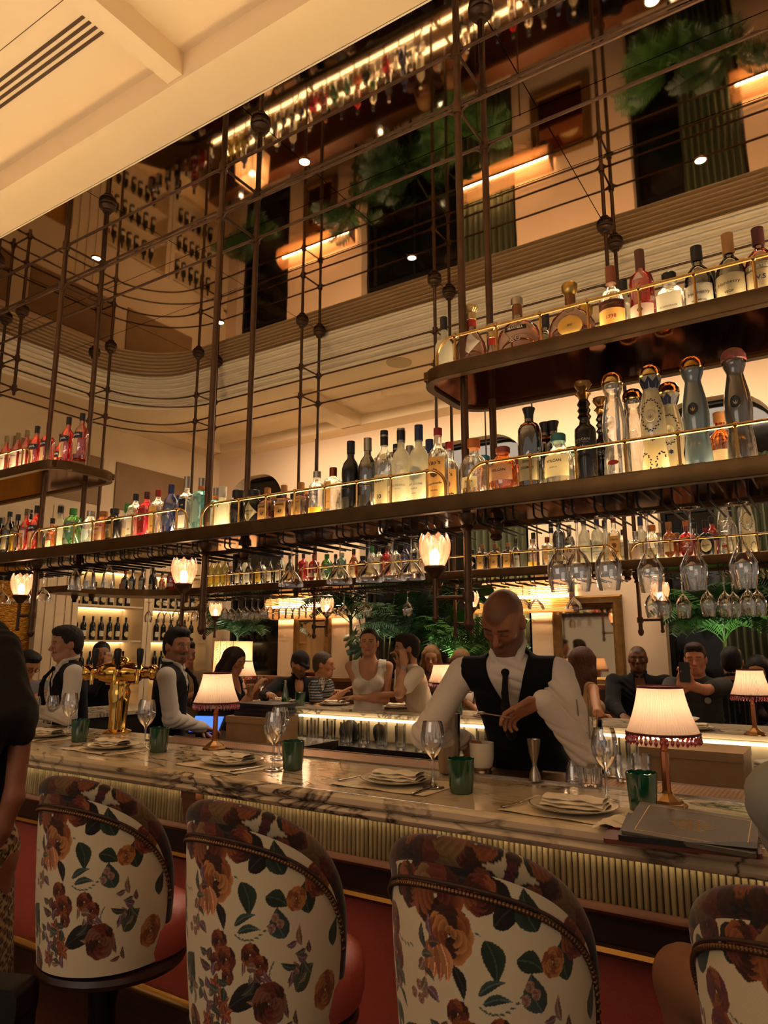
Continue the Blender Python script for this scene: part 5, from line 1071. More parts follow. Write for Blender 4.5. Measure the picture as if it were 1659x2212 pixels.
# ------------------------------------------------------------------ bar stools with floral barrel backs
def hexc(h): return np.array(lin(h)[:3])
def set_cols(me, C):
    a = me.color_attributes.new('col', 'FLOAT_COLOR', 'POINT'); C4 = np.ones((len(C), 4), np.float32); C4[:, :3] = C; a.data.foreach_set('color', C4.ravel())
def floral(S, Z, seed=3):
    """printed linen: cream ground, big roses, leaves and sprigs; S arc length, Z height (both arrays)"""
    C = np.empty(S.shape + (3,)); C[:] = hexc('#cdb794')
    rr = random.Random(seed)
    def leaf(cx, cz, L, W, ang, col, vein=None):
        ca, sa = math.cos(ang), math.sin(ang); p = ((S - cx) * ca + (Z - cz) * sa) / L; q = (-(S - cx) * sa + (Z - cz) * ca)
        q = q - .12 * L * np.sin(p * 3)
        w_ = W * np.sin(np.pi * np.clip(p, 0, 1) ** .75) ; m_ = (p > 0) & (p < 1) & (np.abs(q) < w_)
        c1 = hexc(col); sh = (.75 + .5 * (q > 0) * (q / (w_ + 1e-6)))[..., None]
        C[m_] = (c1 * sh)[m_]
        v_ = m_ & (np.abs(q) < .0016); C[v_] = (c1 * 1.9 + .01)
    def rose(cx, cz, r, cols):
        for lay, (rad, npet) in enumerate(((1.0, 7), (.78, 6), (.55, 5), (.32, 4))):
            for k in range(npet):
                a = 2 * PI * k / npet + lay * .6 + rr.uniform(-.2, .2); d = r * rad * .55; ex, ez = cx + d * math.cos(a), cz + d * math.sin(a)
                ra, rb = r * rad * .52 * rr.uniform(.9, 1.15), r * rad * .40
                ca, sa = math.cos(a), math.sin(a); p = ((S - ex) * ca + (Z - ez) * sa); q = -(S - ex) * sa + (Z - ez) * ca
                f = (p / rb) ** 2 + (q / ra) ** 2 + .12 * np.sin(q * 160 / max(r * 14, .3) + k); m_ = f < 1
                c1 = hexc(cols[(lay + k) % len(cols)]); sh = np.clip(.45 + .55 * f + .25 * (p / rb), .25, 1.25)[..., None]
                C[m_] = (c1 * sh)[m_]
    RU, OR, PL, MA, BR = '#8a4a26', '#b0703c', '#5c2630', '#6a2e20', '#402014'
    DG, BK, GG, BG = '#2c3426', '#241c18', '#4a4a34', '#38423c'
    # stems first
    for x0, z0, a, n_ in ((-.2, .98, -1.2, 9), (.08, .86, -.6, 9), (.02, 1.02, -.9, 6), (.2, .8, -2.2, 8), (-.3, .8, 1.2, 8)):
        for k in range(n_): leaf(x0 + k * .012 * math.cos(a + .1 * k), z0 + k * .012 * math.sin(a + .1 * k), .016, .0022, a + .1 * k, BG)
    for (x, z, L, W, a, c_) in ((.12, 1.01, .09, .028, .5, BK), (.10, .985, .085, .026, -1.3, DG), (.17, .95, .07, .022, -.4, DG), (-.235, .80, .06, .013, -1.9, DG), (-.215, .80, .07, .014, -1.5, DG), (-.2, .80, .055, .014, -1.05, DG), (-.13, .70, .10, .042, 1.1, DG), (.13, .73, .05, .011, .6, BK), (.13, .73, .06, .012, -.8, BK), (.15, .74, .05, .012, -1.7, BK), (.06, .685, .16, .03, .25, BK), (.02, .93, .07, .014, -1.2, BK), (.08, .88, .07, .010, .4, BG), (.09, .865, .07, .010, .1, BG), (-.33, .92, .05, .014, 1.2, BG), (-.3, .7, .09, .03, 2.0, GG), (.23, .85, .08, .03, 1.9, BG), (.3, .9, .09, .03, 1.6, DG), (.27, .72, .08, .03, .8, GG), (-.1, 1.08, .09, .03, .3, BK), (.05, 1.09, .1, .03, -.3, BR), (-.22, 1.05, .08, .025, .9, BG), (-.4, .84, .07, .02, 1.4, DG), (.4, .8, .07, .02, 1.4, DG)):
        leaf(x, z, L, W, a, c_)
    for (x, z, L, W, a, c_) in ((-.16, 1.03, .09, .03, .8, BK), (.16, 1.06, .1, .032, 2.6, BK), (.22, 1.0, .09, .03, 1.9, DG), (-.28, .98, .09, .03, .6, DG), (.0, 1.02, .08, .03, -.6, BK), (-.08, 1.1, .12, .035, -.2, BR), (.1, 1.1, .12, .035, 2.9, BK), (-.24, 1.1, .1, .03, .2, BR)): leaf(x, z, L, W, a, c_)
    rose(-.11, 1.06, .05, (RU, MA, BR)); rose(.09, 1.07, .045, (BR, RU, MA)); rose(-.21, 1.07, .04, (BR, PL))
    rose(-.02, 1.055, .075, (RU, BR, MA, '#7a5a34')); rose(.015, .985, .062, (OR, RU, BR)); rose(-.2, .965, .04, (MA, PL, RU)); rose(-.19, .9, .045, (PL, RU, MA)); rose(-.185, .86, .03, (PL, BR))
    for k in range(4): leaf(-.045 + .012 * k, .965, .075, .017, -1.75 + .12 * k, ('#a0603c', '#b87850')[k % 2])
    for (x, z, r) in ((.03, .84, .03), (.055, .80, .034), (.02, .79, .024), (.06, .76, .022), (.13, .815, .03), (.16, .79, .026)): rose(x, z, r, (MA, BR, RU))
    for (x, z) in ((.04, .70), (.05, .67), (-.02, .645), (.02, .735)):
        for k in range(5): leaf(x, z, .03, .010, k * 1.256 + x * 9, ('#8a4a2c', '#7a3a20')[k % 2])
    for (x, z) in ((-.08, .87), (-.075, .845), (-.06, .86), (-.1, .85), (.2, .9), (.215, .885), (.19, .875)): rose(x, z, .012, ('#a07860', '#8a5a50'))
    for k in range(26):
        x, z, a0 = rr.uniform(-.42, .42), rr.uniform(.62, .98), rr.uniform(0, 6.3)
        for q_ in range(4): leaf(x + .018 * q_ * math.cos(a0), z + .018 * q_ * math.sin(a0), rr.uniform(.03, .055), rr.uniform(.006, .013), a0 + (.8 if q_ % 2 else -.8), rr.choice(['#6e5c4c', '#4c4a3c', '#5a3c34', '#7a5a48', '#3a3a30', '#6a4a50']))
    rose(.19, .70, .055, ('#7a4a34', BR, MA)); rose(-.30, .655, .05, (PL, '#7a4a40', BR)); rose(.33, .98, .05, (RU, MA)); rose(-.36, 1.0, .045, (RU, PL)); rose(-.1, .625, .04, (BR, RU)); rose(.38, .7, .05, (RU, OR)); rose(.26, .94, .032, (OR, RU)); rose(-.42, .74, .04, (MA, PL))
    C *= (1 + .05 * np.sin(S * 900) * np.sin(Z * 900))[..., None]
    return np.clip(C, 0, 1)
M_FLORAL = vcol_mat('floral_linen', .85, sheen=.2, spec=.2)
R0, ZB, ZT, AM = .200, .565, 1.085, 104.0
def shell_pt(a, v, off=0):
    """a degrees from the back centre, v 0..1 up"""
    k = min(abs(a) / AM, 1.0); zt = ZB + .10 + (ZT - ZB - .10) * (1 - k ** 2.1) ** (1 / 2.1)
    z = ZB + (zt - ZB) * v; r = R0 + .03 * (z - ZB) / (ZT - ZB) + .008 * math.sin(PI * (z - ZB) / (ZT - ZB)) + off; t = math.radians(a)
    return (r * math.sin(t), -r * math.cos(t), z)
nu, nv = 430, 250; rows = []
for j in range(nv): rows.append([shell_pt(-AM + 2 * AM * i / (nu - 1), j / (nv - 1)) for i in range(nu)])
mb = MB().grid(rows); me_shell = mb.mesh('floral_back', M_FLORAL)
V = np.array(rows).reshape(-1, 3); Sarr = np.array([[math.radians(-AM + 2 * AM * i / (nu - 1)) * .245 for i in range(nu)]] * nv); set_cols(me_shell, floral(Sarr * 1.08, (V[:, 2].reshape(nv, nu) - .565) * 1.03 + .60).reshape(-1, 3))
rows = []
for j in range(30): rows.append([shell_pt(-AM + 2 * AM * i / 79, j / 29, -.055) for i in range(80)])
me_in = MB().grid(rows).mesh('inner_back', M_RED)
# padded roll along the top edge
def roll_ring(a, n=16, R=.031):
    p = Vector(shell_pt(a, 1, -.026)); q1 = Vector(shell_pt(max(a - 1, -AM), 1, -.026)); q2 = Vector(shell_pt(min(a + 1, AM), 1, -.026)); t = (q2 - q1).normalized()
    o = Vector((math.sin(math.radians(a)), -math.cos(math.radians(a)), 0)); u = t.cross(o).normalized(); o = u.cross(t).normalized()
    return [p + (o * math.cos(2 * PI * k / n) + u * math.sin(2 * PI * k / n)) * R for k in range(n)]
angs = [-AM + 2 * AM * i / 300 for i in range(301)]; NR = 44; rings = [roll_ring(a, NR) for a in angs]
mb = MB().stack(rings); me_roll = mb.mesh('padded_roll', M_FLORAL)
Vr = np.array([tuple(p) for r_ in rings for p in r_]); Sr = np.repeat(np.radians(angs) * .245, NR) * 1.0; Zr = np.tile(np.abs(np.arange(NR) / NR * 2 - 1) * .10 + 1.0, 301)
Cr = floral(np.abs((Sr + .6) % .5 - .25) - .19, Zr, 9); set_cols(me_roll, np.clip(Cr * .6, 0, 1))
mb = MB()
a = -AM + 4
while a < AM - 4:
    p = Vector(shell_pt(a, 1)); zt = p.z
    k = .062; v_ = 1 - k / max(zt - ZB, .1); q = Vector(shell_pt(a, max(v_, .1), .004)); mb.sphere(q, .0062, 7, 5); a += 1.9
me_nail = mb.mesh('nail_trim', mat('antique_nails', '#6a4a30', .35, metal=.8))
me_pipe = MB().tube([Vector(shell_pt(a_, max(1 - .05 / max(shell_pt(a_, 1)[2] - ZB, .1), .1), .002)) for a_ in [-AM + 4 + 2 * (AM - 4) * i / 90 for i in range(91)]], .004, 6).mesh('piping', mat('brown_piping', '#3c2418', .7))
me_seat = MB().lathe([(.18, .555), (.21, .56), (.218, .59), (.218, .645), (.207, .675), (.18, .69), (.1, .697), (.001, .698)], 44).mesh('seat_cushion', M_RED)
me_base = MB().lathe([(.19, .52), (.222, .525), (.228, .538), (.222, .553), (.18, .556)], 40).mesh('seat_ring', M_DARKWOOD)
me_col = MB().lathe([(.22, -.05), (.225, -.04), (.2, -.03), (.06, -.01), (.045, .02), (.042, .40), (.055, .48), (.12, .525)], 28).mesh('pedestal', mat('dark_pedestal', '#1c100a', .35, metal=.5))
def stool(x, y, rz, label):
    t = thing('bar_stool', label, 'bar stool', (x, y, 0), rz, 'floral bar stools')
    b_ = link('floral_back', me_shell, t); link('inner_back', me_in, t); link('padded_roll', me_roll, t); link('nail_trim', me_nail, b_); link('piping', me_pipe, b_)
    link('seat_cushion', me_seat, t, (0, .075, 0)); link('seat_ring', me_base, t, (0, .03, 0)); link('pedestal', me_col, t); return t
STX = [(-2.07, .10, 'floral barrel-back bar stool at left, beside the leopard skirt'), (-1.395, .02, 'floral barrel-back bar stool in the middle of the three empty ones'), (-.735, -.02, 'floral barrel-back bar stool nearest the camera'), (-.08, -.1, 'floral barrel-back bar stool at right edge under the grey shirt')]
for x, rz, lb in STX: stool(x, 1.60, rz, lb)
# ------------------------------------------------------------------ far wall: bamboo picture lights, gilt mirrors, plants
M_BAMBOO = glass('bamboo_blind', '#d0a058', .5, .72, .05, .5, tcol='#dcae64')
def bamboo_light(x0, x1, label):
    """half-round shade of split bamboo on the wall, tubes lit inside"""
    t = thing('bamboo_wall_light', label, 'wall light', ((x0 + x1) / 2, WY, 2.06), 0, 'bamboo wall lights')
    h = (x1 - x0) / 2; R = .17
    slat = MB(); slat.tube([(-h, 0, 0), (h, 0, 0)], .0085, 6); me = slat.mesh('bamboo_slat', M_BAMBOO)
    for k in range(22):
        a = math.radians(-88 + 176 * k / 21); link('bamboo_slat', me, t, (.006 * math.sin(k * 3), -.03 - R * math.cos(a), R * math.sin(a)))
    for s_ in (-1, 1):
        MB().prism([(-.03 - R * math.cos(math.radians(a_)), R * math.sin(math.radians(a_))) for a_ in range(-90, 91, 15)], s_ * h - .006, s_ * h + .006, axis='x').build('end_plate', M_WOOD, t)
    MB().tube([(-h + .05, -.09, 0), (h - .05, -.09, 0)], .018, 10).build('lamp_tube', mat('warm_tube', '#ffe2a8', .4, emit='#ffdcac', es=65), t)
bamboo_light(-6.7, -5.35, 'long bamboo wall light above the narrow gilt mirror')
bamboo_light(-3.64, -2.42, 'long bamboo wall light behind the bald bartender')
bamboo_light(-.45, .8, 'long bamboo wall light at the right edge')
M_GILT = mat('gilt_frame', '#8a6534', .4, metal=.6, noise=(14, .5, '#5f4220'))
def gilt_mirror(x0, x1, z0, z1, label, fw=.11):
    t = thing('gilt_mirror', label, 'mirror', ((x0 + x1) / 2, WY, (z0 + z1) / 2)); w_, h_ = (x1 - x0) / 2, (z1 - z0) / 2
    MB().box(-w_ + fw * .8, w_ - fw * .8, -.025, -.015, -h_ + fw * .8, h_ - fw * .8).build('mirror_glass', M_SILVER, t, smooth=False)
    path = [(-w_, -h_), (w_, -h_), (w_, h_), (-w_, h_)]; q = sweep(path, [(0, 0), (0, .035), (.02, .05), (.05, .04), (.08, .045), (fw, .02), (fw, 0)], closed_path=True)
    MB().add([(a_, -c_, b_) for a_, b_, c_ in q.v], q.f).build('frame', M_GILT, t, smooth=30); return t
gilt_mirror(-6.32, -5.70, .95, 1.95, 'narrow gilt framed mirror on wall left of the big plants')
gilt_mirror(-2.68, -1.93, 1.10, 2.05, 'gilt framed mirror on wall right of the bald bartender')
# ------------------------------------------------------------------ plants
M_PALM = mat('palm_leaf', '#3f6a2c', .38, spec=.5, noise=(6, .6, '#24401a')); M_PALM2 = mat('dark_palm_leaf', '#27451f', .4, spec=.5, noise=(6, .6, '#162a12')); M_STALK = mat('leaf_stalk', '#5a5a2c', .6); M_POT = mat('dark_pot', '#2a1e14', .5)
def frond_mb(L, droop, leaflet, n=22, rr=random):
    """a feather palm frond growing along +X and arching down"""
    mb = MB(); pts = []
    for i in range(12):
        t_ = i / 11; pts.append(Vector((L * t_ * (1 - .25 * droop * t_), 0, L * (.55 * t_ - droop * t_ * t_))))
    mb.tube(pts, [.006 * (1 - .8 * i / 11) for i in range(12)], 5)
    for k in range(n):
        t_ = .18 + .8 * k / n; i = min(int(t_ * 11), 10); f = t_ * 11 - i; p = pts[i].lerp(pts[i + 1], f); d = (pts[i + 1] - pts[i]).normalized()
        for s_ in (-1, 1):
            l = leaflet * math.sin(PI * (.12 + .8 * t_)) * rr.uniform(.85, 1.1); side = Vector((.55 * d.x, s_ * .8, .25)); side.normalize()
            e1 = p + side * l * .5 + Vector((0, 0, .02)); e2 = p + side * l + Vector((0, 0, -l * .28)); w_ = d * .011
            mb.add([p - w_ * .4, p + w_ * .4, e1 + w_, e2, e1 - w_], [(0, 1, 2, 4), (4, 2, 3)])
    return mb
def palm(x, y, z, n, L, label, m_, seed, spread=(165, 375), h=.5, group=None, lean=.8):
    rr = random.Random(seed); t = thing('potted_palm', label, 'plant', (x, y, -.05), 0, group)
    MB().lathe([(.13, 0), (.15, .02), (.19, .34), (.2, .36), (.18, .36), (.17, .33), (.001, .33)], 20).build('pot', M_POT, t)
    MB().tube([(0, 0, .33), (.01, 0, z * .5), (0, 0, z)], [.03, .022, .018], 8).build('trunk', M_STALK, t)
    for k in range(n):
        a = math.radians(spread[0] + (spread[1] - spread[0]) * (k + rr.uniform(-.2, .2)) / n); el = rr.uniform(.2, 1.25)
        o = frond_mb(L * rr.uniform(.75, 1.1), rr.uniform(.35, .8), L * .38, 20, rr).build('frond', m_, t); o.location = (0, 0, z - rr.uniform(0, .12)); o.rotation_euler = (0, -el * .55, a)
    return t
palm(-7.05, 7.26, 1.75, 12, .75, 'dark palm in front of the corner window', M_PALM2, 3, group='palms by the windows')
palm(-4.25, 7.26, 1.65, 15, .85, 'dense dark green palm behind the man with watch', M_PALM2, 4, group='palms by the windows')
palm(-3.5, 7.26, 1.45, 18, .85, 'bright green feathery palm left of the bald bartender', M_PALM, 5, group='palms by the windows')
palm(-5.15, 7.26, 1.95, 12, .7, 'tall dark palm at the left of the middle window', M_PALM2, 6, group='palms by the windows')
palm(-.95, 7.26, 1.7, 18, .8, 'pale green palm in the right window behind boy with phone', M_PALM, 7, group='palms by the windows')
palm(-.42, 7.26, 1.9, 13, .7, 'dark palm at the right edge of the window', M_PALM2, 8, group='palms by the windows')
# broad split leaves
def monstera_mb(L):
    mb = MB(); N = 28; pts = []
    for i in range(N + 1):
        t_ = i / N; a = -PI * .92 + 2 * PI * .92 * t_; r = L * (.55 + .28 * math.cos(a)) * (1 - .38 * (abs(math.sin(a * 4.5)) > .86)); pts.append((L * .25 + r * math.cos(a), r * math.sin(a) * .95))
    rows = [[(L * .15, 0, 0)] * (N + 1), [(L * .15 + (p[0] - L * .15) * .5, p[1] * .5, .02 * L) for p in pts], [(p[0], p[1], -.08 * L * (p[0] / L) ** 2 - .15 * abs(p[1])) for p in pts]]
    return mb.grid(rows)
t = thing('monstera', 'climbing split-leaf plant beside the woman in white', 'plant', (-4.72, 7.26, -.05)); rr = random.Random(5)
MB().lathe([(.13, 0), (.19, .34), (.2, .36), (.17, .33), (.001, .33)], 20).build('pot', M_POT, t)
for k, (dx, z, a, s_) in enumerate(((-.35, 2.15, 2.6, .3), (.25, 2.3, .5, .36), (.5, 1.95, -.2, .34), (-.3, 1.7, 2.9, .26), (.1, 2.0, 1.2, .3), (.75, 2.25, .3, .36), (.95, 1.9, -.3, .32), (-.15, 1.55, -2.2, .24), (1.15, 2.15, .1, .34), (.6, 1.65, -1.0, .26))):
    MB().tube([(0, 0, .35), (dx * .4, .02, z * .6), (dx, -.04, z)], [.012, .009, .006], 6).build('stalk', M_STALK, t)
    o = monstera_mb(s_).build('leaf', M_PALM2 if k % 3 else M_PALM, t); o.location = (dx, -.05, z); o.rotation_euler = (rr.uniform(-1.2, -.7), rr.uniform(-.3, .5), a)
# uplights among the plants
for i, (x, y) in enumerate(((-3.6, 6.92), (-4.5, 6.92), (-.85, 6.92), (-7.0, 6.92))):
    u = thing('plant_uplight', 'small black spotlight at the foot of the %s' % ('bright green palm', 'dense dark palm', 'palm in the right window', 'corner palm')[i], 'spotlight', (x, y, 1.16), 0, 'plant uplights')
    MB().lathe([(.03, 0), (.032, .01), (.032, .07), (.026, .075)], 12).build('housing', M_BLACK, u); MB().lathe([(.024, .0755), (.001, .0757)], 12).build('lens', M_LAMP, u)
    spot_light('plant_beam', (x, y, 1.27), 9, 95, (.92, 1.0, .66), .03, (math.radians(180 - 12), 0, 0))
# standing lamp with a printed paper shade by the corner window
fl = thing('floor_lamp', 'floor lamp with square flower-printed paper shade behind woman with phone', 'lamp', (-6.3, 6.42, -.05))
MB().tube([(0, 0, 0), (0, 0, 1.25)], .012, 8).lathe([(.14, 0), (.14, .02), (.02, .03)], 16).build('stand', M_BLACK, fl)
m, nt, b = _new('printed_paper'); nt.nodes.remove(b); tl = nt.nodes.new('ShaderNodeBsdfTranslucent'); tl.inputs[0].default_value = lin('#f0c89a'); df = nt.nodes.new('ShaderNodeBsdfDiffuse'); df.inputs[0].default_value = lin('#e8cfa8'); mx = nt.nodes.new('ShaderNodeMixShader'); mx.inputs[0].default_value = .5
nt.links.new(tl.outputs[0], mx.inputs[1]); nt.links.new(df.outputs[0], mx.inputs[2]); nt.links.new(mx.outputs[0], nt.nodes['Material Output'].inputs[0])
M_PP = m; q = MB(); q.stack([[(.17 * s_ * (1 if k in (1, 2) else -1), .17 * s_ * (1 if k in (2, 3) else -1), z) for k in range(4)] for s_, z in ((1, 1.18), (.96, 1.4), (.94, 1.63))], cap=False); q.build('paper_shade', M_PP, fl, smooth=False)
lf = MB(); rr = random.Random(8)
for fx in (-.11, 0, .11):
    for k in range(13):
        z = 1.24 + k * .028; x = fx + .015 * math.sin(k); a = rr.uniform(-1, 1)
        lf.add([(x, -.1735 + (z - 1.2) * .02, z), (x + .012 * math.cos(a), -.1735 + (z - 1.2) * .02, z + .008), (x + .026 * math.cos(a), -.1735 + (z - 1.2) * .02, z + .014 * math.sin(a) + .012), (x + .010 * math.cos(a), -.1735 + (z - 1.2) * .02, z + .018)], [(0, 1, 2, 3)])
lf.build('printed_sprigs', INK, fl, smooth=False)
fr_ = MB()
for x in (-.165, -.055, .055, .165): fr_.tube([(x, -.174, 1.19), (x * .95, -.166, 1.63)], .003, 5)
fr_.build('shade_ribs', M_WOOD, fl); MB().sphere((0, 0, 1.4), .03, 10, 8).build('bulb', M_BULB, fl); point_light('floor_lamp_glow', (0, 0, 1.46), 4, (1, .72, .48), .05, fl)
# dining tables along the banquette, seen mostly in the ceiling mirror
M_CLOTH = mat('table_wood_top', '#8a6238', .45, noise=(4, .4, '#70491f'))
for i, x in enumerate((-5.3, -2.4, .4)):
    t = thing('dining_table', 'square dining table before the banquette, %s from left' % ordinal(i), 'table', (x, 6.33, -.05), 0, 'tables along the banquette')
    MB().prism(rrect(-.34, .34, -.26, .26, .03, 3), .73, .76).build('table_top', M_CLOTH, t, smooth=30); MB().lathe([(.2, 0), (.2, .02), (.03, .04), (.03, .73)], 14).build('pedestal', M_BLACK, t)
    for k, s_ in enumerate((-.18, .18)):
        d = thing('dinner_plate', 'white plate on banquette table %s from left, %s side' % (ordinal(i), ('left', 'right')[k]), 'plate', (x + s_, 6.33, .712), 0, 'plates on the banquette tables'); link('dish', plate_me[0], d)
# ------------------------------------------------------------------ people: bodies grown from smoothly blended solids
class Field:
    """signed distance field of round cones and ellipsoids with smooth unions, meshed by surface nets"""
    def __init__(s): s.p = []
    def cone(s, a, b, ra, rb, k=.02, sub=False): s.p.append(('c', np.array(a, float), np.array(b, float), ra, rb, k, sub)); return s
    def ell(s, c, r, R=None, k=.02, sub=False): s.p.append(('e', np.array(c, float), np.array(r, float), (np.eye(3) if R is None else np.array(R, float)), None, k, sub)); return s
    def fn(s, f, c, rad): s.p.append(('f', np.array(c, float), f, rad, None, 0, True)); return s
    def chain(s, pts, rs, k=.02):
        for i in range(len(pts) - 1): s.cone(pts[i], pts[i + 1], rs[i], rs[i + 1], k)
        return s
    def mesh(s, h, warp=None):
        lo = np.full(3, 1e9); hi = -lo
        for q in s.p:
            if q[6]: continue
            if q[0] == 'c': m_ = max(q[3], q[4]); lo = np.minimum(lo, np.minimum(q[1], q[2]) - m_); hi = np.maximum(hi, np.maximum(q[1], q[2]) + m_)
            else: m_ = q[2].max(); lo = np.minimum(lo, q[1] - m_); hi = np.maximum(hi, q[1] + m_)
        lo -= 3 * h + .012; hi += 3 * h + .012; n = np.ceil((hi - lo) / h).astype(int) + 1
        D = np.full(n, .06, np.float32); ax = [lo[i] + h * np.arange(n[i]) for i in range(3)]
        for t_, a, b, c_, d_, k, sub in s.p:
            if t_ == 'c': m_ = max(c_, d_) + .06; b0 = np.minimum(a, b) - m_; b1 = np.maximum(a, b) + m_
            elif t_ == 'e': m_ = b.max() + .06; b0 = a - m_; b1 = a + m_
            else: b0 = a - c_; b1 = a + c_
            i0 = np.clip(np.floor((b0 - lo) / h).astype(int), 0, n - 1); i1 = np.clip(np.ceil((b1 - lo) / h).astype(int) + 1, 1, n)
            if (i1 <= i0).any(): continue
            sl = tuple(slice(i0[i], i1[i]) for i in range(3))
            X = ax[0][sl[0]][:, None, None]; Y = ax[1][sl[1]][None, :, None]; Z = ax[2][sl[2]][None, None, :]
            if t_ == 'c':
                ba = b - a; l2 = max(float(ba @ ba), 1e-12); u = np.clip(((X - a[0]) * ba[0] + (Y - a[1]) * ba[1] + (Z - a[2]) * ba[2]) / l2, 0, 1)
                d = np.sqrt((X - a[0] - u * ba[0]) ** 2 + (Y - a[1] - u * ba[1]) ** 2 + (Z - a[2] - u * ba[2]) ** 2) - (c_ + (d_ - c_) * u)
            elif t_ == 'e':
                P = [(X - a[0]) * c_[0, i] + (Y - a[1]) * c_[1, i] + (Z - a[2]) * c_[2, i] for i in range(3)]
                k0 = np.sqrt(sum((P[i] / b[i]) ** 2 for i in range(3))); k1 = np.sqrt(sum((P[i] / b[i] ** 2) ** 2 for i in range(3))); d = k0 * (k0 - 1) / np.maximum(k1, 1e-6)
            else: d = b(X, Y, Z)
            o = D[sl]
            if sub: 
                if k > 0: hh = np.clip(.5 - .5 * (o + d) / k, 0, 1); D[sl] = o * (1 - hh) - d * hh + k * hh * (1 - hh)
                else: D[sl] = np.maximum(o, -d)
            else: hh = np.clip(.5 + .5 * (o - d) / k, 0, 1); D[sl] = o * (1 - hh) + d * hh - k * hh * (1 - hh)
        if warp is not None: D += warp(ax[0][:, None, None], ax[1][None, :, None], ax[2][None, None, :]).astype(np.float32)
        return surfnet(D, lo, h)
def surfnet(D, lo, h):
    S = D < 0; n = S.shape
    c8 = [S[i:n[0] - 1 + i, j:n[1] - 1 + j, k:n[2] - 1 + k] for i in (0, 1) for j in (0, 1) for k in (0, 1)]
    cnt = sum(c.astype(np.int8) for c in c8); act = (cnt > 0) & (cnt < 8); I = np.argwhere(act)
    if len(I) == 0: return np.zeros((0, 3)), []
    off = np.array([(i, j, k) for i in (0, 1) for j in (0, 1) for k in (0, 1)]); vals = np.stack([D[I[:, 0] + o[0], I[:, 1] + o[1], I[:, 2] + o[2]] for o in off], 1)
    acc = np.zeros((len(I), 3)); num = np.zeros(len(I))
    for a in range(8):
        for b in range(a + 1, 8):
            if np.abs(off[a] - off[b]).sum() != 1: continue
            va, vb = vals[:, a], vals[:, b]; m_ = (va < 0) != (vb < 0); t_ = np.where(m_, va / np.where(m_, va - vb, 1), 0)
            acc += np.where(m_[:, None], off[a] + t_[:, None] * (off[b] - off[a]), 0); num += m_
    V = lo + (I + acc / num[:, None]) * h; idx = np.full(act.shape, -1, np.int64); idx[act] = np.arange(len(I)); F = []
    for axis in range(3):
        u, v = [(1, 2), (2, 0), (0, 1)][axis]
        sa = [slice(None)] * 3; sb = [slice(None)] * 3; sa[axis] = slice(0, -1); sb[axis] = slice(1, None)
        E = S[tuple(sa)] != S[tuple(sb)]; Q = np.argwhere(E); 
        ok = (Q[:, u] > 0) & (Q[:, v] > 0) & (Q[:, u] < n[u] - 1) & (Q[:, v] < n[v] - 1); Q = Q[ok]
        if not len(Q): continue
        eu = np.zeros(3, int); eu[u] = 1; ev = np.zeros(3, int); ev[v] = 1
        g = lambda P: idx[P[:, 0], P[:, 1], P[:, 2]]
        f = np.stack([g(Q - eu - ev), g(Q - ev), g(Q), g(Q - eu)], 1); flip = ~S[Q[:, 0], Q[:, 1], Q[:, 2]]
        f[flip] = f[flip][:, ::-1]; F.append(f)
    F = np.concatenate(F); return V, F[(F >= 0).all(1)]
def field_obj(name, field, h, m_, parent, root, cols=None, warp=None):
    V, F = field.mesh(h, warp)
    me = bpy.data.meshes.new(name); me.from_pydata((V - root).tolist(), [], F.tolist()); me.materials.append(m_)
    me.polygons.foreach_set('use_smooth', [True] * len(me.polygons))
    if cols is not None: set_cols(me, cols(V))
    me.update(); return link(name, me, parent)
M_SKIN = vcol_mat('skin', .48, spec=.35); M_CLOTHV = vcol_mat('cloth', .85, sheen=.04, spec=.15); M_HAIR = vcol_mat('hair', .62, spec=.25)
UP = np.array([0, 0, 1.0])
def nrm(v): v = np.array(v, float); return v / max(np.linalg.norm(v), 1e-9)
def v3(p): return np.array([p[0], p[1], p[2]], float)
def frame(f, u=UP):
    """columns right, forward, up"""
    f = nrm(f); r = nrm(np.cross(f, u)); return np.stack([r, f, np.cross(r, f)], 1)
def ik(S, W, l1, l2, hint):
    d = W - S; L = np.linalg.norm(d); mx = (l1 + l2) * .985
    if L > mx: W = S + d / L * mx; d = W - S; L = mx
    a = (l1 * l1 - l2 * l2 + L * L) / (2 * L); hgt = math.sqrt(max(l1 * l1 - a * a, 0)); n_ = d / L; hp = hint - (hint @ n_) * n_
    return S + n_ * a + nrm(hp) * hgt, W
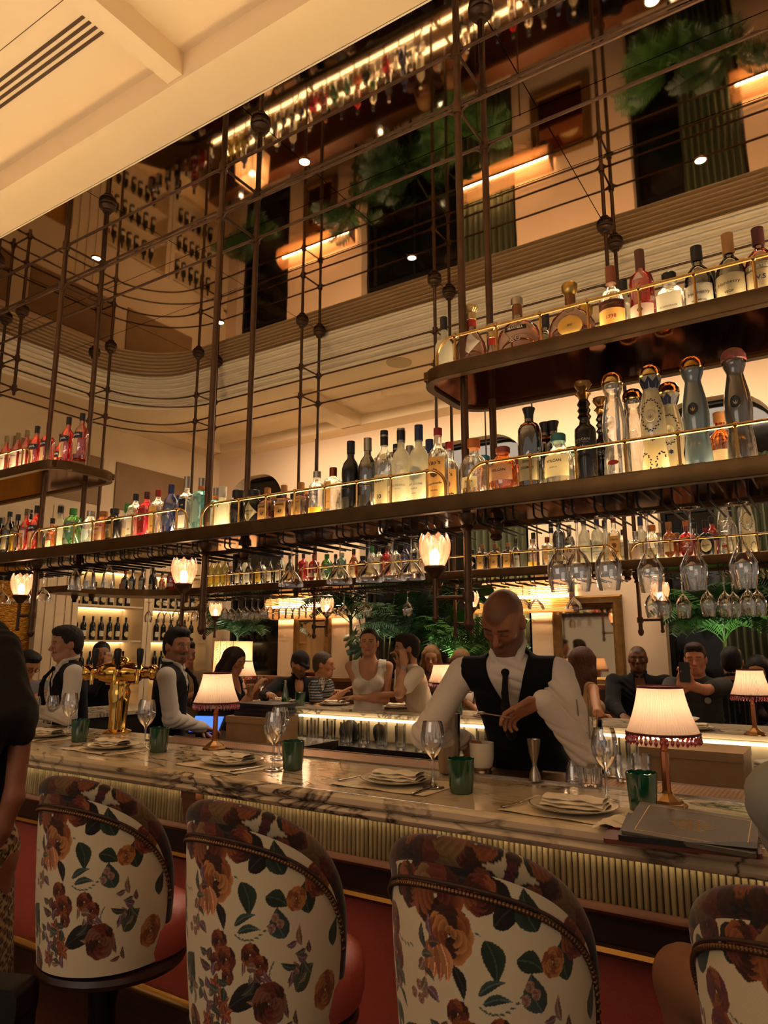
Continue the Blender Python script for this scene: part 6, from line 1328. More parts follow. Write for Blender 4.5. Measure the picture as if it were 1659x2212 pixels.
def hand(F, W, d, nrm_, thumb, curl=.5, s=1.0, r=.0083, spread=1.0, finger_curls=None):
    """palm from the wrist along d, palm normal nrm_ (the side fingers close to), thumb towards vector thumb"""
    d = nrm(d); nn = nrm(nrm_ - (nrm_ @ d) * d); side = nrm(thumb - (thumb @ d) * d - (thumb @ nn) * nn)
    R = np.stack([side, nn, d], 1); pc = W + d * .045 * s
    F.ell(pc, np.array([.041, .0155, .052]) * s, R, .012); F.cone(W - d * .02, W + d * .02, .026 * s, .024 * s, .015)
    tips = []
    for k, (o, l) in enumerate(((.030, .078), (.010, .086), (-.010, .081), (-.029, .064))):
        b = W + d * .088 * s + side * o * s; c_ = finger_curls[k] if finger_curls else curl; l *= s
        a0 = .35 * c_; dd = nrm(d * math.cos(a0) + nn * math.sin(a0) + side * o * 2.2 * spread); p1 = b + dd * l * .45
        a1 = a0 + 1.15 * c_; dd = nrm(d * math.cos(a1) + nn * math.sin(a1)); p2 = p1 + dd * l * .32; a2 = a1 + .8 * c_; dd = nrm(d * math.cos(a2) + nn * math.sin(a2)); p3 = p2 + dd * l * .25
        F.cone(b - d * .02 * s, b, r * 1.1 * s, r * 1.12 * s, .006); F.cone(b, p1, r * 1.12 * s, r * s, .004); F.cone(p1, p2, r * s, r * .92 * s, .004); F.cone(p2, p3, r * .92 * s, r * .75 * s, .004); tips.append(p3)
    b = W + d * .025 * s + side * .034 * s; p1 = b + nrm(side * .8 + d * .8 + nn * .35 * (1 + curl)) * .04 * s; p2 = p1 + nrm(d * 1 + nn * .6 * curl + side * .15) * .034 * s
    F.cone(b, p1, r * 1.5 * s, r * 1.15 * s, .01); F.cone(p1, p2, r * 1.12 * s, r * .85 * s, .004); tips.append(p2); return tips
def head_prims(F, c, R, s=1, nose=1.0, jaw=1.0, lips=1.0, ears=True):
    g = lambda x, y, z: c + R @ (np.array([x, y, z]) * s); q = lambda *a: np.array(a) * s
    F.ell(g(0, -.014, .032), q(.075, .096, .086), R, .02); F.ell(g(0, .020, -.042), q(.056 * jaw, .064, .076), R, .035)
    F.ell(g(0, .050, .03), q(.056, .036, .05), R, .03); F.cone(g(-.012, .066, -.096), g(.012, .066, -.096), .0175 * jaw * s, .0175 * jaw * s, .022)
    for e in (-1, 1):
        F.cone(g(e * .050 * jaw, -.006, -.055), g(e * .030 * jaw, .045, -.088), .018 * s, .016 * s, .03); F.ell(g(e * .037, .058, -.018), q(.024, .022, .022), R, .02)
        F.ell(g(e * .031, .097, .006), q(.019, .013, .012), R, .012, sub=True); F.ell(g(e * .031, .0755, .004), q(.0145, .0125, .0115), R, .004)
        F.cone(g(e * .012, .086, .0215), g(e * .045, .074, .024), .0085 * s, .007 * s, .014)
        if ears: F.ell(g(e * .077, -.010, -.006), q(.0085, .020, .031), R, .006); F.ell(g(e * .073, .002, -.012), q(.008, .012, .02), R, .006)
        F.ell(g(e * .0105, .0955, -.0335), q(.0085, .010, .0075), R, .007)
    F.cone(g(0, .084, .014), g(0, .1095 * (.9 + .1 * nose), -.028), .0078 * s, .0115 * s, .010); F.ell(g(0, .083, -.066), q(.024, .0125, .020), R, .014)
    F.cone(g(-.016, .0865, -.0605), g(.016, .0865, -.0605), .0045 * s * lips, .0045 * s * lips, .005); F.cone(g(-.013, .0860, -.0715), g(.013, .0860, -.0715), .0055 * s * lips, .0055 * s * lips, .005)
    F.cone(g(-.02, .0925, -.0657), g(.02, .0925, -.0657), .002, .002, .004, sub=True)
def face_cols(skin, hairc, c, R, s=1, brow=1, beard=0, stache=0, buzz=0, lip='#a05040', eyes='open', lipk=.6):
    sk = hexc(skin); hc = hexc(hairc); lc = hexc(lip)
    def f(V):
        P = ((V - c) @ R) / s; x, y, z = P[:, 0], P[:, 1], P[:, 2]; C = np.tile(sk, (len(V), 1)); ax_ = np.abs(x)
        near = (ax_ < .1) & (np.abs(y) < .14) & (z > -.14) & (z < .15); front = near & (y > .02)
        def mixin(w_, col):
            w_ = np.clip(w_, 0, 1)[:, None]; C[:] = C * (1 - w_) + col * w_
        mixin(.35 * front * np.exp(-((ax_ - .035) / .022) ** 2 - ((z + .025) / .022) ** 2), sk * np.array([1.15, .72, .66]))
        mixin(.3 * front * np.exp(-(x / .014) ** 2 - ((z + .03) / .014) ** 2), sk * np.array([1.12, .75, .7]))
        if buzz:
            line = .052 - .012 * np.cos(x * 55) + 1.1 * np.maximum(0, ax_ - .045) - np.maximum(0, .05 - y) * .95; w_ = np.clip((z - line) / .012, 0, 1) * near; mixin(buzz * w_, hc)
        if beard:
            w_ = np.clip((.012 - z - .030 - .6 * np.maximum(0, .03 - y) * 0 - .35 * np.maximum(0, .05 - ax_) * 0) / .014, 0, 1) * near * (y > -.025) * np.clip((y + .03) / .02, 0, 1)
            w_ *= 1 - np.exp(-(x / .016) ** 2 - ((z + .03) / .02) ** 2); w_ *= 1 - .9 * np.exp(-((ax_ - .04) / .02) ** 2 - ((z + .02) / .022) ** 2); mixin(beard * w_, hc)
        if stache: mixin(stache * front * np.exp(-((z + .050 + .3 * ax_ ** 1.0 * .25) / .0068) ** 4) * (ax_ < .031), hc)
        mixin(lipk * front * np.exp(-(np.maximum(ax_ - .017, 0) / .006) ** 2 - ((z + .0655) / .0085) ** 4) * (y > .07), lc)
        if brow: mixin(.9 * brow * front * np.exp(-((z - .0265 + .22 * np.maximum(0, ax_ - .034)) / .0048) ** 4) * (ax_ > .011) * (ax_ < .050), hc * .8)
        ex = (ax_ - .031); e_ = (ex / .0145) ** 2
        if eyes == 'open':
            w_ = front * (e_ + ((z - .004) / .0062) ** 2 < 1); mixin(w_ * 1.0, np.array([.55, .46, .38])); mixin(1.0 * front * (ex ** 2 + (z - .0045) ** 2 < .0058 ** 2), np.array([.02, .012, .008]))
            mixin(.85 * front * (np.abs(z - .0105 + .012 * e_ * .3) < .0022) * (e_ < 1.2), np.array([.02, .012, .01]))
        else:
            mixin(.8 * front * (np.abs(z + .0025 - .002 * e_) < .0024) * (e_ < 1.1), np.array([.03, .015, .01])); mixin(.3 * front * (np.abs(z - .007) < .006) * (e_ < 1.1), sk * .6)
        mixin(.35 * front * np.exp(-(ex / .018) ** 2 - ((z - .004) / .014) ** 2), sk * .55)
        mixin(.4 * near * np.exp(-((ax_ - .08) / .01) ** 2) * (np.abs(y + .008) < .03), sk * np.array([1.1, .7, .62]))
        return C
    return f
def solid(c): cc = hexc(c); return lambda V: np.tile(cc, (len(V), 1))
def wrinkle(amp, f1=38, seed=0):
    def w_(X, Y, Z): return amp * (1 - 2.2 * np.abs(np.sin(f1 * (Z + .55 * X - .4 * Y) + 2.2 * np.sin(9 * Y + 7 * X + seed))) ** .6) * np.clip(.35 + np.sin(13 * (X - .6 * Y) + seed + 9 * Z), 0, 1)
    return w_
PEOPLE = []
def person(label, hp, t, face, pitch=0, roll=0, turn=0, seat=.70, torso_len=None, lean=0.0, slump=0, skin='#a8704c', hairc='#1c120c', hair='short', top='tee', topc='#20242c', vest=None, sleeves='short', hands=None, hand_curl=(.6, .6), hand_dir=(None, None), hand_n=(None, None), beard=0, stache=0, buzz=0, eyes='open', lip='#9a5040', brow=1, s=1.0, h=.008, cap=None, tie=False, stand=False, neck_open=0, elbow_out=(.6, .6), build=1.0, pts=None, lipk=.55, legs='#1a1614', female=False, fcurl=(None, None), headc=None, fold=0, knee=.40):
    """hp: (pixel x, y) of the head centre, t: distance; face: 0 to the viewer, +90 to image right, 180 away"""
    HC = v3(at_T(hp[0], hp[1], t)) if headc is None else v3(headc); tocam = nrm([-HC[0], -HC[1], 0]); a = math.radians(face)
    rot = lambda v, a_: np.array([v[0] * math.cos(a_) - v[1] * math.sin(a_), v[0] * math.sin(a_) + v[1] * math.cos(a_), v[2]])
    f = rot(tocam, a); hf = rot(f, math.radians(turn)); pr = math.radians(pitch)
    hfw = nrm(hf * math.cos(pr) + UP * math.sin(pr)); hup = nrm(UP * math.cos(pr) - hf * math.sin(pr)); R = frame(hfw, hup)
    if roll: cr, sr = math.cos(math.radians(roll)), math.sin(math.radians(roll)); R = R @ np.array([[cr, 0, sr], [0, 1, 0], [-sr, 0, cr]])
    r = nrm(np.cross(f, UP)); NB = HC - hup * .06 * s - UP * .085 * s - f * .02 * s            # neck base
    ch = NB - UP * .06 * s
    TL = (torso_len or (.50 if not stand else .52)) * s; down = nrm(-UP + f * lean); PV = NB + down * TL
    sw = (.172 if female else .195) * s * build; Sx = [NB + r * e * sw - UP * (.055 + .01 * slump) * s + f * .015 * slump for e in (1, -1)]
    root = np.array([PV[0], PV[1], -.05]); rt = thing('person', label, 'person', tuple(root)); TU = nrm(NB - PV); TFw = nrm(f - (f @ TU) * TU); TR = np.stack([nrm(np.cross(TFw, TU)), TFw, TU], 1)
    chest = NB + (PV - NB) * .36; belly = NB + (PV - NB) * .68; B = build
    def torso(F, g_):
        F.ell(chest, np.array([.160 * B * (.9 if female else 1), .100 * B, .175]) * s + g_, TR, .04); F.ell(belly, np.array([.142 * B * (.86 if female else 1), .102 * B, .16]) * s + g_, TR, .05); F.ell(PV, np.array([.165 * B, .12, .12]) * s + g_, TR, .05)
        F.cone(Sx[0] - r * .02, Sx[1] + r * .02, .050 * s + g_, .050 * s + g_, .05); F.cone(NB + down * .01, NB + down * .09, .062 * s + g_ * .6, .092 * s + g_, .05)
        if female:
            for e in (1, -1): F.ell(chest + r * e * .07 * s + f * .085 * s - UP * .02 * s, np.array([.055, .05, .055]) * s + g_, TR, .03)
    # arms
    l1, l2 = .285 * s, .255 * s; W = []; E = []
    for i, e in enumerate((1, -1)):
        tgt = None if hands is None else hands[i]
        if tgt is None: tgt = PV + f * .22 * s + r * e * .16 * s + UP * .10 * s
        elif len(tgt) == 3 and not isinstance(tgt, np.ndarray): tgt = v3(at_T(*tgt))
        hint = nrm(-UP * .8 + r * e * elbow_out[i] - f * .15); el, wr = ik(Sx[i], np.array(tgt, float), l1, l2, hint); E.append(el); W.append(wr)
    F = Field(); head_prims(F, HC, R, s, jaw=.93 if female else 1.0, lips=1.25 if female else 1.0, ears=True)
    F.cone(HC + R @ (np.array([0, -.028, -.055]) * s), NB - UP * .02, (.046 if female else .055) * s * (B * .5 + .5), (.052 if female else .062) * s * B, .03); torso(F, -.012)
    tips = []
    for i, e in enumerate((1, -1)):
        ar = (.85 if female else 1.0) * B
        F.cone(Sx[i], E[i], .046 * s * ar, .037 * s * ar, .03); F.cone(E[i], E[i] + (W[i] - E[i]) * .4, .038 * s * ar, .036 * s * ar, .02); F.cone(E[i] + (W[i] - E[i]) * .4, W[i], .036 * s * ar, .025 * s * ar, .02)
        d = nrm(W[i] - E[i]) if hand_dir[i] is None else nrm(hand_dir[i]); nn = (-UP if hand_n[i] is None else np.array(hand_n[i], float)); th = -r * e if abs(d @ r) < .8 else f
        tips.append(hand(F, W[i] + d * .012, d, nn, th, hand_curl[i], s * (.9 if female else 1), finger_curls=fcurl[i]))
    field_obj('body', F, h, M_SKIN, rt, root, face_cols(skin, hairc, HC, R, s, brow, beard, stache, buzz, lip, eyes, lipk))
    # clothes
    F = Field(); torso(F, .006)
    if sleeves != 'none':
        for i, e in enumerate((1, -1)):
            if sleeves == 'long':
                F.cone(Sx[i], E[i], .060 * s * B, .052 * s * B, .03); F.cone(E[i], W[i] - nrm(W[i] - E[i]) * .03, .053 * s * B, .036 * s, .025); F.cone(W[i] - nrm(W[i] - E[i]) * .05, W[i] - nrm(W[i] - E[i]) * .004, .038 * s, .038 * s, .008)
            else: F.cone(Sx[i], Sx[i] + (E[i] - Sx[i]) * .62, .060 * s * B, .064 * s * B, .03)
    g_ = lambda x, y, z: NB + TR @ (np.array([x, y, z]) * s)
    F.cone(HC + R @ (np.array([0, -.02, -.05]) * s), NB + UP * .012, .001, (.057 if not female else .06) * s * B, 0, sub=True)
    if sleeves == 'none':
        F.ell(g_(0, .07, -.03), np.array([.085, .13, .15]) * s, TR, 0, sub=True); F.ell(g_(0, -.02, .02), np.array([.10, .12, .06]) * s, TR, 0, sub=True)
        for e in (1, -1): F.ell(Sx[0 if e == 1 else 1] + r * e * .045 * s, np.array([.075, .13, .13]) * s, TR, 0, sub=True)
    elif neck_open: F.ell(g_(0, .12, -.06), np.array([.05, .12, .05 + neck_open]) * s, TR, 0, sub=True)
    tc_ = topc if callable(topc) else solid(topc)
    field_obj({'tee': 't_shirt', 'shirt': 'shirt', 'tank': 'tank_top', 'dress': 'dress'}[top], F, h * 1.1, M_CLOTHV, rt, root, tc_, wrinkle(fold or (.0045 if sleeves == 'long' else .003), 62 if sleeves == 'long' else 40, hp[0]))
    if top == 'shirt':                                            # folded collar
        for e in (1, -1):
            c_ = Field(); c_.chain([g_(e * .058, -.03, .045), g_(e * .055, .035, .035), g_(e * .018, .078, -.008)], [.012 * s, .013 * s, .010 * s], .01); c_.cone(g_(e * .05, .05, .02), g_(e * .052, .088, -.045), .014 * s, .005 * s, .014)
            field_obj('collar', c_, max(h * .8, .005), M_CLOTHV, rt, root, tc_)
        c_ = Field(); c_.chain([g_(.058, -.03, .045), g_(.03, -.062, .05), g_(-.03, -.062, .05), g_(-.058, -.03, .045)], [.012 * s] * 4, .01); field_obj('collar_band', c_, max(h * .8, .005), M_CLOTHV, rt, root, tc_)
    if vest:
        F = Field(); torso(F, .018); F.cone(HC + R @ (np.array([0, -.02, -.05]) * s), NB + UP * .0, .001, .075 * s, 0, sub=True)
        RT = TR.copy(); o_ = NB.copy()
        def vcut(X, Y, Z):
            lx = (X - o_[0]) * RT[0, 0] + (Y - o_[1]) * RT[1, 0] + (Z - o_[2]) * RT[2, 0]; ly = (X - o_[0]) * RT[0, 1] + (Y - o_[1]) * RT[1, 1] + (Z - o_[2]) * RT[2, 1]; lz = (X - o_[0]) * RT[0, 2] + (Y - o_[1]) * RT[1, 2] + (Z - o_[2]) * RT[2, 2]
            return np.maximum(np.abs(lx) - .32 * (lz + .235 * s), -ly + .01)
        F.fn(vcut, NB, .45)
        for i, e in enumerate((1, -1)): F.ell(Sx[i] + r * e * .062 * s - UP * .02, np.array([.085, .17, .15]) * s, TR, 0, sub=True)
        field_obj('waistcoat', F, h, M_CLOTHV, rt, root, solid(vest), wrinkle(.002, 22, 5))
    if tie:
        q = Field(); q.ell(g_(0, .097, -.012), np.array([.017, .013, .017]) * s, TR, .006); q.chain([g_(0, .106, -.02), g_(0, .152, -.065), g_(0, .172, -.11), g_(0, .180, -.18), g_(0, .168, -.24)], [.010 * s, .013 * s, .016 * s, .019 * s, .019 * s], .006)
        field_obj('necktie', q, max(h * .7, .0045), M_CLOTHV, rt, root, solid('#15110f'))
    # legs
    F = Field()
    for e in (1, -1):
        hp_ = PV + r * e * .085 * s - UP * .03
        if stand: F.chain([hp_, np.array([hp_[0], hp_[1], .45]), np.array([hp_[0], hp_[1], .03])], [.10 * s, .07 * s, .055 * s], .04); F.cone(np.array([hp_[0], hp_[1], 0]), np.array([hp_[0], hp_[1], 0]) + f * .16, .045, .04, .02)
        else: kn = hp_ + f * knee * s + r * e * .05 - UP * .02; ft = kn - UP * .42 - f * .05; F.chain([hp_, kn, ft], [.095 * s, .066 * s, .045 * s], .04); F.cone(ft, ft + f * .15 - UP * .03, .042, .035, .02)
    F.ell(PV, np.array([.17 * B, .13, .10]) * s, TR, .05); field_obj('legs' if stand and female else 'trousers' if not female else 'skirt', F, .016, M_CLOTHV, rt, root, legs if callable(legs) else solid(legs))
    # hair
    g = lambda x, y, z: HC + R @ (np.array([x, y, z]) * s); q = lambda *z_: np.array(z_) * s
    if hair not in ('bald', None):
        F = Field()
        if hair in ('short', 'crop', 'side', 'cap'):
            F.ell(g(0, -.018, .040), q(.082, .103, .089 + (.008 if hair == 'side' else 0)), R, .02)
            if hair in ('short', 'side'): F.ell(g(.0, .035, .098), q(.064, .06, .034), R, .03)
            F.ell(g(0, -.05, -.02), q(.072, .062, .07), R, .03)
            F.ell(g(0, .095, -.03), q(.072, .075, .098), R, .006, sub=True); F.ell(g(0, .05, -.085), q(.11, .085, .075), R, .006, sub=True)
            for e in (1, -1): F.ell(g(e * .09, .012, -.03), q(.03, .034, .045), R, .004, sub=True)
        elif hair == 'bun':
            F.ell(g(0, -.018, .040), q(.081, .102, .090), R, .02); F.ell(g(0, -.04, -.02), q(.074, .07, .07), R, .03); F.ell(g(0, .098, -.02), q(.066, .072, .092), R, .004, sub=True); F.ell(g(0, .06, -.09), q(.11, .075, .07), R, .004, sub=True)
            F.chain([g(.02, -.105, .02), g(.05, -.12, -.08), g(.07, -.09, -.2)], [.028 * s, .03 * s, .012 * s], .02)
        elif hair == 'long':
            F.ell(g(0, -.018, .040), q(.086, .105, .094), R, .02)
            for e in (1, -1): F.chain([g(e * .070, .02, .04), g(e * .082, .0, -.08), g(e * .088, -.01, -.20), HC + R @ (np.array([e * .085, -.02, -.20]) * s) - UP * .12 * s], [.028 * s, .034 * s, .038 * s, .02 * s], .03)
            F.chain([g(0, -.07, .02), g(0, -.085, -.12), g(0, -.085, -.22), g(0, -.085, -.22) - UP * .12 * s], [.075 * s, .078 * s, .08 * s, .05 * s], .04); F.ell(g(0, .10, -.03), q(.060, .075, .105), R, .004, sub=True)
        hcol = hexc(hairc)
        def hcols(V):
            P = ((V - HC) @ R) / s; w_ = .75 + .5 * (.5 + .5 * np.sin(P[:, 0] * 420 + 6 * np.sin(P[:, 2] * 40))) * (.5 + .5 * np.sin(P[:, 1] * 300 + P[:, 2] * 60)); return np.clip(hcol * w_[:, None], 0, 1)
        field_obj('hair', F, max(h * .85, .0055), M_HAIR, rt, root, hcols, lambda X, Y, Z: .0016 * np.sin(X * 210 + 5 * np.sin(Z * 30)) * np.sin(Y * 190 + Z * 40))
    if cap:
        F = Field(); F.ell(g(0, -.012, .052), q(.088, .106, .085), R, .01); F.ell(g(0, 0, -.075), q(.14, .16, .09), R, 0, sub=True); F.chain([g(-.045, .085, .032), g(0, .15, .022), g(.045, .085, .032)], [.014 * s] * 3, .03); field_obj('cap', F, h * .8, M_CLOTHV, rt, root, solid(cap))
    PEOPLE.append(rt); return dict(rt=rt, root=root, HC=HC, R=R, NB=NB, PV=PV, TR=TR, S=Sx, E=E, W=W, tips=tips, f=f, r=r, g=g, chest=chest)
WHITE = '#cdbfae'
# --- the bald bartender in front
cupp = v3(at_Z(1042, 1672, CZ))
pb = person('bald bartender in white shirt, black waistcoat and tie, stirring with a spoon', (1087, 1342), 2.95, -14, pitch=-40, roll=-7, turn=-10, stand=True, s=1.08, lean=-.62, slump=1.2, skin='#96603f', hairc='#241812', hair='bald', top='shirt', topc=WHITE, vest='#0c0a0a', tie=True, sleeves='long', buzz=.55, beard=.62, stache=.5, eyes='down', h=.0052, build=.96, fold=.0045,
    hands=(np.array([cupp[0] - .10, cupp[1] + .05, cupp[2] + .12]), (1172, 1512, 2.66)), hand_dir=(np.array([.45, -.45, -.55]), np.array([-.84, -.25, -.42])), hand_n=(np.array([.6, .7, -.1]), np.array([.1, -.5, -.85])), hand_curl=(.75, .55), fcurl=(None, (.45, .6, .75, .85)), elbow_out=(.12, .38))
tip = pb['tips'][1][0]; thumb = pb['tips'][1][4]; hold = (tip + thumb) / 2
sp_ = thing('bar_spoon', 'thin steel bar spoon held in the bartender\'s fingers', 'spoon', tuple(hold))
e_ = v3(at_T(1040, 1540, 2.64)) - hold; MB().tube([tuple(-e_ * .15), (0, 0, 0), tuple(e_ * .6), tuple(e_)], [.0022, .0022, .0025, .003], 8).build('handle', M_STEEL, sp_)
MB().sphere(tuple(e_), .012, 10, 8, sx=1.3, sz=.5).build('bowl', M_STEEL, sp_)
# --- the other bartenders
person('moustached bartender in waistcoat standing at the blue screen', (383, 1396), 5.0, 78, pitch=-2, turn=-42, stand=True, lean=-.05, skin='#a06a48', hairc='#15100e', hair='side', top='shirt', topc=WHITE, vest='#0c0a0a', tie=True, sleeves='long', stache=.95, beard=.35, h=.0068, hands=((438, 1572, 4.9), (430, 1575, 5.2)), hand_curl=(.7, .5), elbow_out=(.25, .3))
person('bartender with thin moustache in profile, reaching left over the counter', (143, 1392), 5.05, -78, pitch=-4, turn=6, stand=True, lean=-.1, skin='#b07c5a', hairc='#241a14', hair='side', top='shirt', topc=WHITE, vest='#0c0a0a', tie=True, sleeves='long', stache=.7, h=.0068, hands=((52, 1545, 5.3), (60, 1535, 4.7)), hand_curl=(.4, .4), elbow_out=(.4, .35))
gm = person('man with glasses and grey shirt bending his head at the side counter', (60, 1437), 6.15, 30, pitch=-30, turn=5, seat=.7, skin='#a87452', hairc='#15100c', hair='short', top='tee', topc='#6c6664', lean=-.25, h=.008, eyes='down', hands=((75, 1508, 5.9), (45, 1512, 5.9)))
gl = Field(); gg = gm['g']
for e in (1, -1): gl.chain([gg(e * .031 + .019 * math.cos(a_), .1, .004 + .016 * math.sin(a_)) for a_ in np.linspace(0, 2 * PI, 13)], [.0022] * 13, .001); gl.cone(gg(e * .05, .098, .006), gg(e * .078, .0, .006), .002, .002, .001)
gl.cone(gg(-.012, .1, .006), gg(.012, .1, .006), .002, .002, .001); field_obj('glasses', gl, .0025, M_CLOTHV, gm['rt'], gm['root'], solid('#3a2c22'))
# --- guests
dk = person('man in black drinking from a small cup at the side counter', (219, 1414), 7.0, 8, pitch=-6, skin='#9a6644', hairc='#120d0a', hair='crop', top='shirt', topc='#16131a', sleeves='long', beard=.5, h=.0085, hands=((232, 1443, 6.82), (205, 1500, 6.9)), hand_curl=(.8, .5), hand_dir=(np.array([-.3, .2, .9]), None), eyes='down')
q = dk['tips'][0][1]; tag(MB().lathe([(.02, 0), (.03, .02), (.034, .06), (.032, .06), (.028, .02), (.001, .006)], 16, cap=False).build('espresso_cup', M_CHINA, None, loc=(q[0], q[1], q[2] - .02)), 'small white cup lifted to the mouth of man in black', 'cup')
person('guest in beige shirt half hidden behind the moustached bartender', (402, 1416), 6.55, 25, skin='#a8704a', hairc='#2a1c12', hair='short', top='shirt', topc='#9a805c', sleeves='short', h=.0085, hands=((420, 1500, 6.3), (390, 1505, 6.3)), build=1.08)
wp = person('woman with long dark hair and black top looking at her phone', (508, 1428), 6.75, 62, pitch=-20, turn=-8, skin='#b07c5a', hairc='#2a1b14', hair='long', top='tank', topc='#141014', sleeves='none', female=True, h=.0085, eyes='down', lip='#a04a40', hands=((553, 1485, 6.65), (540, 1490, 6.5)), hand_curl=(.7, .7))
person('man in dark cap and open black shirt leaning on the counter', (648, 1434), 7.25, 10, pitch=-22, turn=22, skin='#b07a55', hairc='#2a1a10', hair='cap', top='shirt', topc='#121113', sleeves='long', neck_open=.06, beard=.7, stache=.8, eyes='down', cap='#241c1e', h=.0085, hands=((580, 1500, 6.7), (690, 1515, 6.6)), elbow_out=(1.1, .5))
def stripes(a, b, fr): 
    ca, cb = hexc(a), hexc(b); return lambda V: np.where((np.sin(V[:, 2] * fr) > .55)[:, None], cb, ca)
person('grey-haired man in striped tee turned in profile beside the cap', (700, 1436), 7.0, 72, pitch=-4, skin='#b07a55', hairc='#4a3c32', hair='crop', top='tee', topc=stripes('#24282e', '#8a8070', 260), sleeves='short', h=.0085, hands=((735, 1500, 6.6), (728, 1505, 6.8)))
person('woman in white tank top sitting upright with crossed arms', (797, 1389), 6.2, -4, pitch=2, turn=-4, skin='#c08a68', hairc='#241812', hair='bun', top='tank', topc='#d8ccb8', sleeves='none', female=True, h=.007, lip='#a03a34', lipk=.9, hands=((845, 1500, 6.0), (770, 1507, 6.0)), hand_curl=(.35, .35), hand_dir=(np.array([.9, .4, .05]), np.array([-.9, -.4, 0])), elbow_out=(.9, .9))
pw = person('bearded man in white tee resting his cheek on his hands', (878, 1402), 6.0, -72, pitch=-3, turn=-6, skin='#b07c58', hairc='#1c130d', hair='short', top='tee', topc='#d2c2a8', sleeves='short', beard=.8, stache=.8, h=.0068, lean=-.3, hands=((862, 1447, 5.85), (872, 1440, 5.75)), hand_curl=(.8, .8), hand_dir=(np.array([-.2, .1, .95]), np.array([-.1, .1, .95])), hand_n=(np.array([-.8, -.5, 0]), np.array([-.8, .3, 0])), elbow_out=(.35, .35))
wv = thing('wristwatch', 'steel wristwatch on the wrist of bearded man in white', 'watch', tuple(pw['W'][1])); dW = nrm(pw['W'][1] - pw['E'][1]); Rw = frame(dW, UP if abs(dW[2]) < .9 else np.array([1., 0, 0]))
MB().tube([tuple(-dW * .02 + (Rw[:, 0] * math.cos(a_) + Rw[:, 2] * math.sin(a_)) * .031) for a_ in np.linspace(0, 2 * PI, 19)[:-1]], .0065, 6, closed=True).build('strap', M_STEEL, wv)
fc_ = nrm(np.array([-pw['W'][1][0], -pw['W'][1][1], 0])); q_ = MB().lathe([(.001, 0), (.02, 0), (.021, .004), (.019, .008), (.001, .008)], 18); RR = frame(nrm(np.cross(dW, fc_)), fc_); q_.v = [tuple(-dW * .02 + RR @ np.array(p) + fc_ * .028) for p in q_.v]; q_.build('watch_case', M_STEEL, wv)
person('blonde woman partly hidden behind the bearded man', (932, 1421), 7.3, -5, pitch=-12, skin='#b88460', hairc='#8a6436', hair='long', top='tee', topc='#5a3a30', female=True, h=.0085, eyes='down')
person('fair-haired girl looking down behind the lamp on far counter', (995, 1432), 7.0, -18, pitch=-28, skin='#c08c68', hairc='#7a5630', hair='long', top='tank', topc='#d0c2ae', sleeves='none', female=True, h=.0085, eyes='down', hands=((1000, 1500, 6.8), (985, 1500, 6.8)))
person('woman with long brown hair and bare shoulders turned away', (1262, 1432), 5.75, 118, pitch=-4, turn=20, skin='#b47c56', hairc='#4a2818', hair='long', top='dress', topc='#a88a68', sleeves='none', female=True, h=.007, hands=((1300, 1545, 5.5), (1285, 1548, 5.7)))
person('serious man in open black shirt facing the camera', (1378, 1424), 6.35, 4, turn=-6, skin='#6a4028', hairc='#120c08', hair='bald', buzz=.7, top='shirt', topc='#121012', sleeves='long', neck_open=.07, h=.0075, lip='#6a342a', build=1.14, hands=((1345, 1545, 5.9), (1420, 1545, 5.9)))
by = person('boy in grey tee with round badge holding up a phone', (1502, 1424), 5.55, 2, pitch=-6, turn=-6, skin='#b87a58', hairc='#2a180e', hair='short', top='tee', topc='#34322f', sleeves='short', h=.0066, eyes='down', hands=((1495, 1478, 5.2), (1462, 1476, 5.18)), hand_curl=(.9, .9), hand_dir=(np.array([-.35, 0, .9]), np.array([.2, .05, .95])), hand_n=(np.array([-.5, -.5, 0]), np.array([.8, -.4, 0])), elbow_out=(1.0, .8))
pp = v3(at_T(1479, 1452, 5.14)); ph = thing('mobile_phone', 'dark phone held up in the boy\'s hands', 'phone', tuple(pp), math.radians(8))
MB().prism(rrect(-.037, .037, -.072, .072, .010, 4), -.004, .004, axis='y').build('case', C_BLACK, ph, smooth=30); MB().prism(rrect(-.03, -.012, .045, .062, .004, 3), -.0055, -.004, axis='y').build('camera_bump', M_BLACK, ph, smooth=30)
bc = by['chest'] + by['f'] * .135 + by['r'] * -.06 + UP * .02; q_ = MB().lathe([(.018, 0), (.022, .001), (.024, 0), (.001, .0005), (.008, .001)], 20, cap=False); RR = frame(np.cross(by['f'], by['r']), by['f']); q_.v = [tuple(bc - by['root'] + RR @ np.array(p)) for p in q_.v]; q_.build('round_badge', INK_G, by['rt'])
person('dark-haired man seen from behind in striped black shirt', (1582, 1430), 5.75, 172, pitch=-2, skin='#a8704c', hairc='#15100c', hair='crop', top='shirt', topc=lambda V: np.where((np.sin((V[:, 0] * .84 + V[:, 1] * .54) * 190) > .8)[:, None], hexc('#4a4438'), hexc('#141214')), sleeves='long', h=.0075)
person('dark-haired woman behind the lamp at the right edge', (1638, 1450), 5.9, -10, pitch=-18, skin='#b07850', hairc='#1c130e', hair='long', top='tee', topc='#3a2a26', female=True, h=.0085, eyes='down')
# --- people close to the camera
def leopard(V):
    a = np.sin(V[:, 0] * 95 + 2 * np.sin(V[:, 2] * 60)) * np.sin(V[:, 2] * 85 + 2 * np.sin(V[:, 0] * 50) + V[:, 1] * 60); m_ = (np.abs(a) > .28) & (np.abs(a) < .62); C = np.tile(hexc('#a5835c'), (len(V), 1)); C[np.abs(a) >= .62] = hexc('#6a4a30'); C[m_] = hexc('#1c120c'); return C
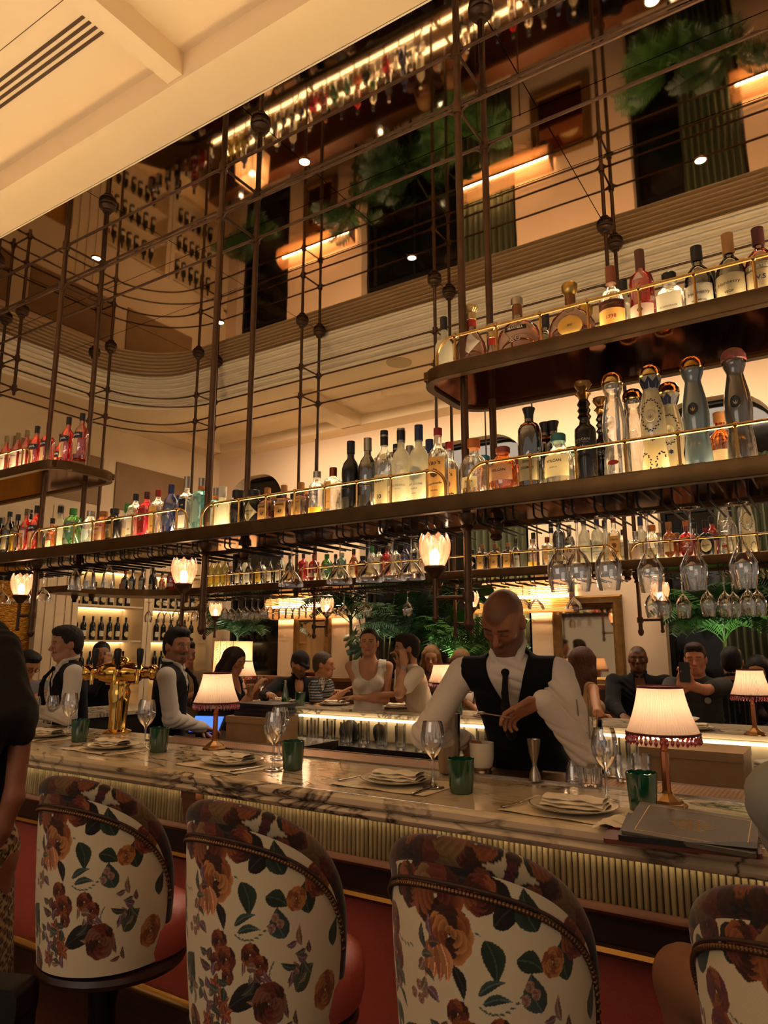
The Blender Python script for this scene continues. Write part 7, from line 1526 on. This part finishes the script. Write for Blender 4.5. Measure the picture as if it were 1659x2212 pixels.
# woman at the left edge, standing at the bar with her back to the camera
wf = person('woman with long dark hair in black top and leopard skirt at left edge', (0, 0), 1, 150, headc=(-2.64, 1.43, 1.48), skin='#8a5238', hairc='#0e0907', hair='long', top='tank', topc='#0e0b0b', sleeves='none', female=True, stand=True, h=.0068, legs='#8a5238', elbow_out=(.15, .3), hands=(np.array([-2.50, 1.42, .74]), np.array([-2.9, 1.7, .8])))
sk = Field(); PVw = wf['PV']; sk.ell(PVw, np.array([.185, .15, .13]), wf['TR'], .04); sk.cone(PVw, np.array([PVw[0], PVw[1], .36]), .165, .20, .04); field_obj('leopard_skirt', sk, .0075, M_CLOTHV, wf['rt'], wf['root'], leopard)
bag = thing('handbag', 'black shoulder bag on chain hanging by the leopard skirt', 'bag', (-2.20, 1.30, .36), .4)
MB().prism(rrect(-.13, .13, 0, .19, .03, 4), -.045, .045, axis='y').build('body', C_BLACK, bag, smooth=30); MB().prism(rrect(-.132, .132, .09, .195, .03, 4), -.052, .048, axis='y').build('flap', C_BLACK, bag, smooth=30)
MB().sphere((0, -.055, .10), .012, 10, 6).build('clasp', M_BRASS, bag)
g_ = wf; rr = random.Random(3); F = Field(); HC = wf['HC']; r_ = wf['r']; f_ = wf['f']
for dx, dy, z1 in ((-.09, -.10, 1.14), (0, -.12, 1.12), (.09, -.10, 1.16), (.13, -.04, 1.2)): F.chain([HC + r_ * dx * .6 + f_ * dy * .7 + UP * .02, HC + r_ * dx * 1.2 + f_ * dy * 1.25 - UP * .22, HC + r_ * dx * 1.5 + f_ * dy * 1.35 - UP * (HC[2] - z1)], [.06, .07, .03], .05)
field_obj('long_hair', F, .008, M_HAIR, wf['rt'], wf['root'], solid('#0e0907'), lambda X, Y, Z: .002 * np.sin(X * 230 + 4 * np.sin(Z * 14)))
ch_ = MB(); S_ = wf['S'][0]
for k in range(44):
    t_ = k / 43; p = S_ - r_ * .045 - f_ * (.10 + .02 * math.sin(PI * t_)) + UP * (.07 - .62 * t_) + r_ * .05 * t_ - wf['root']; ch_.sphere(tuple(p), .0055, 6, 4)
ch_.build('bag_chain', M_BRASS, wf['rt'])
# person in a pale grey shirt at the right edge on the last stool
pr_ = person('person in loose pale grey shirt sitting at the right edge', (0, 0), 1, 226, headc=(.015, 1.72, 1.43), skin='#b07c5c', hairc='#241812', hair='short', top='tee', topc='#8a8478', sleeves='long', h=.0075, legs='#8a6048', build=1.12, knee=.47, hands=(np.array([.25, 2.05, .80]), np.array([.0, 2.0, .80])), elbow_out=(.3, .25))
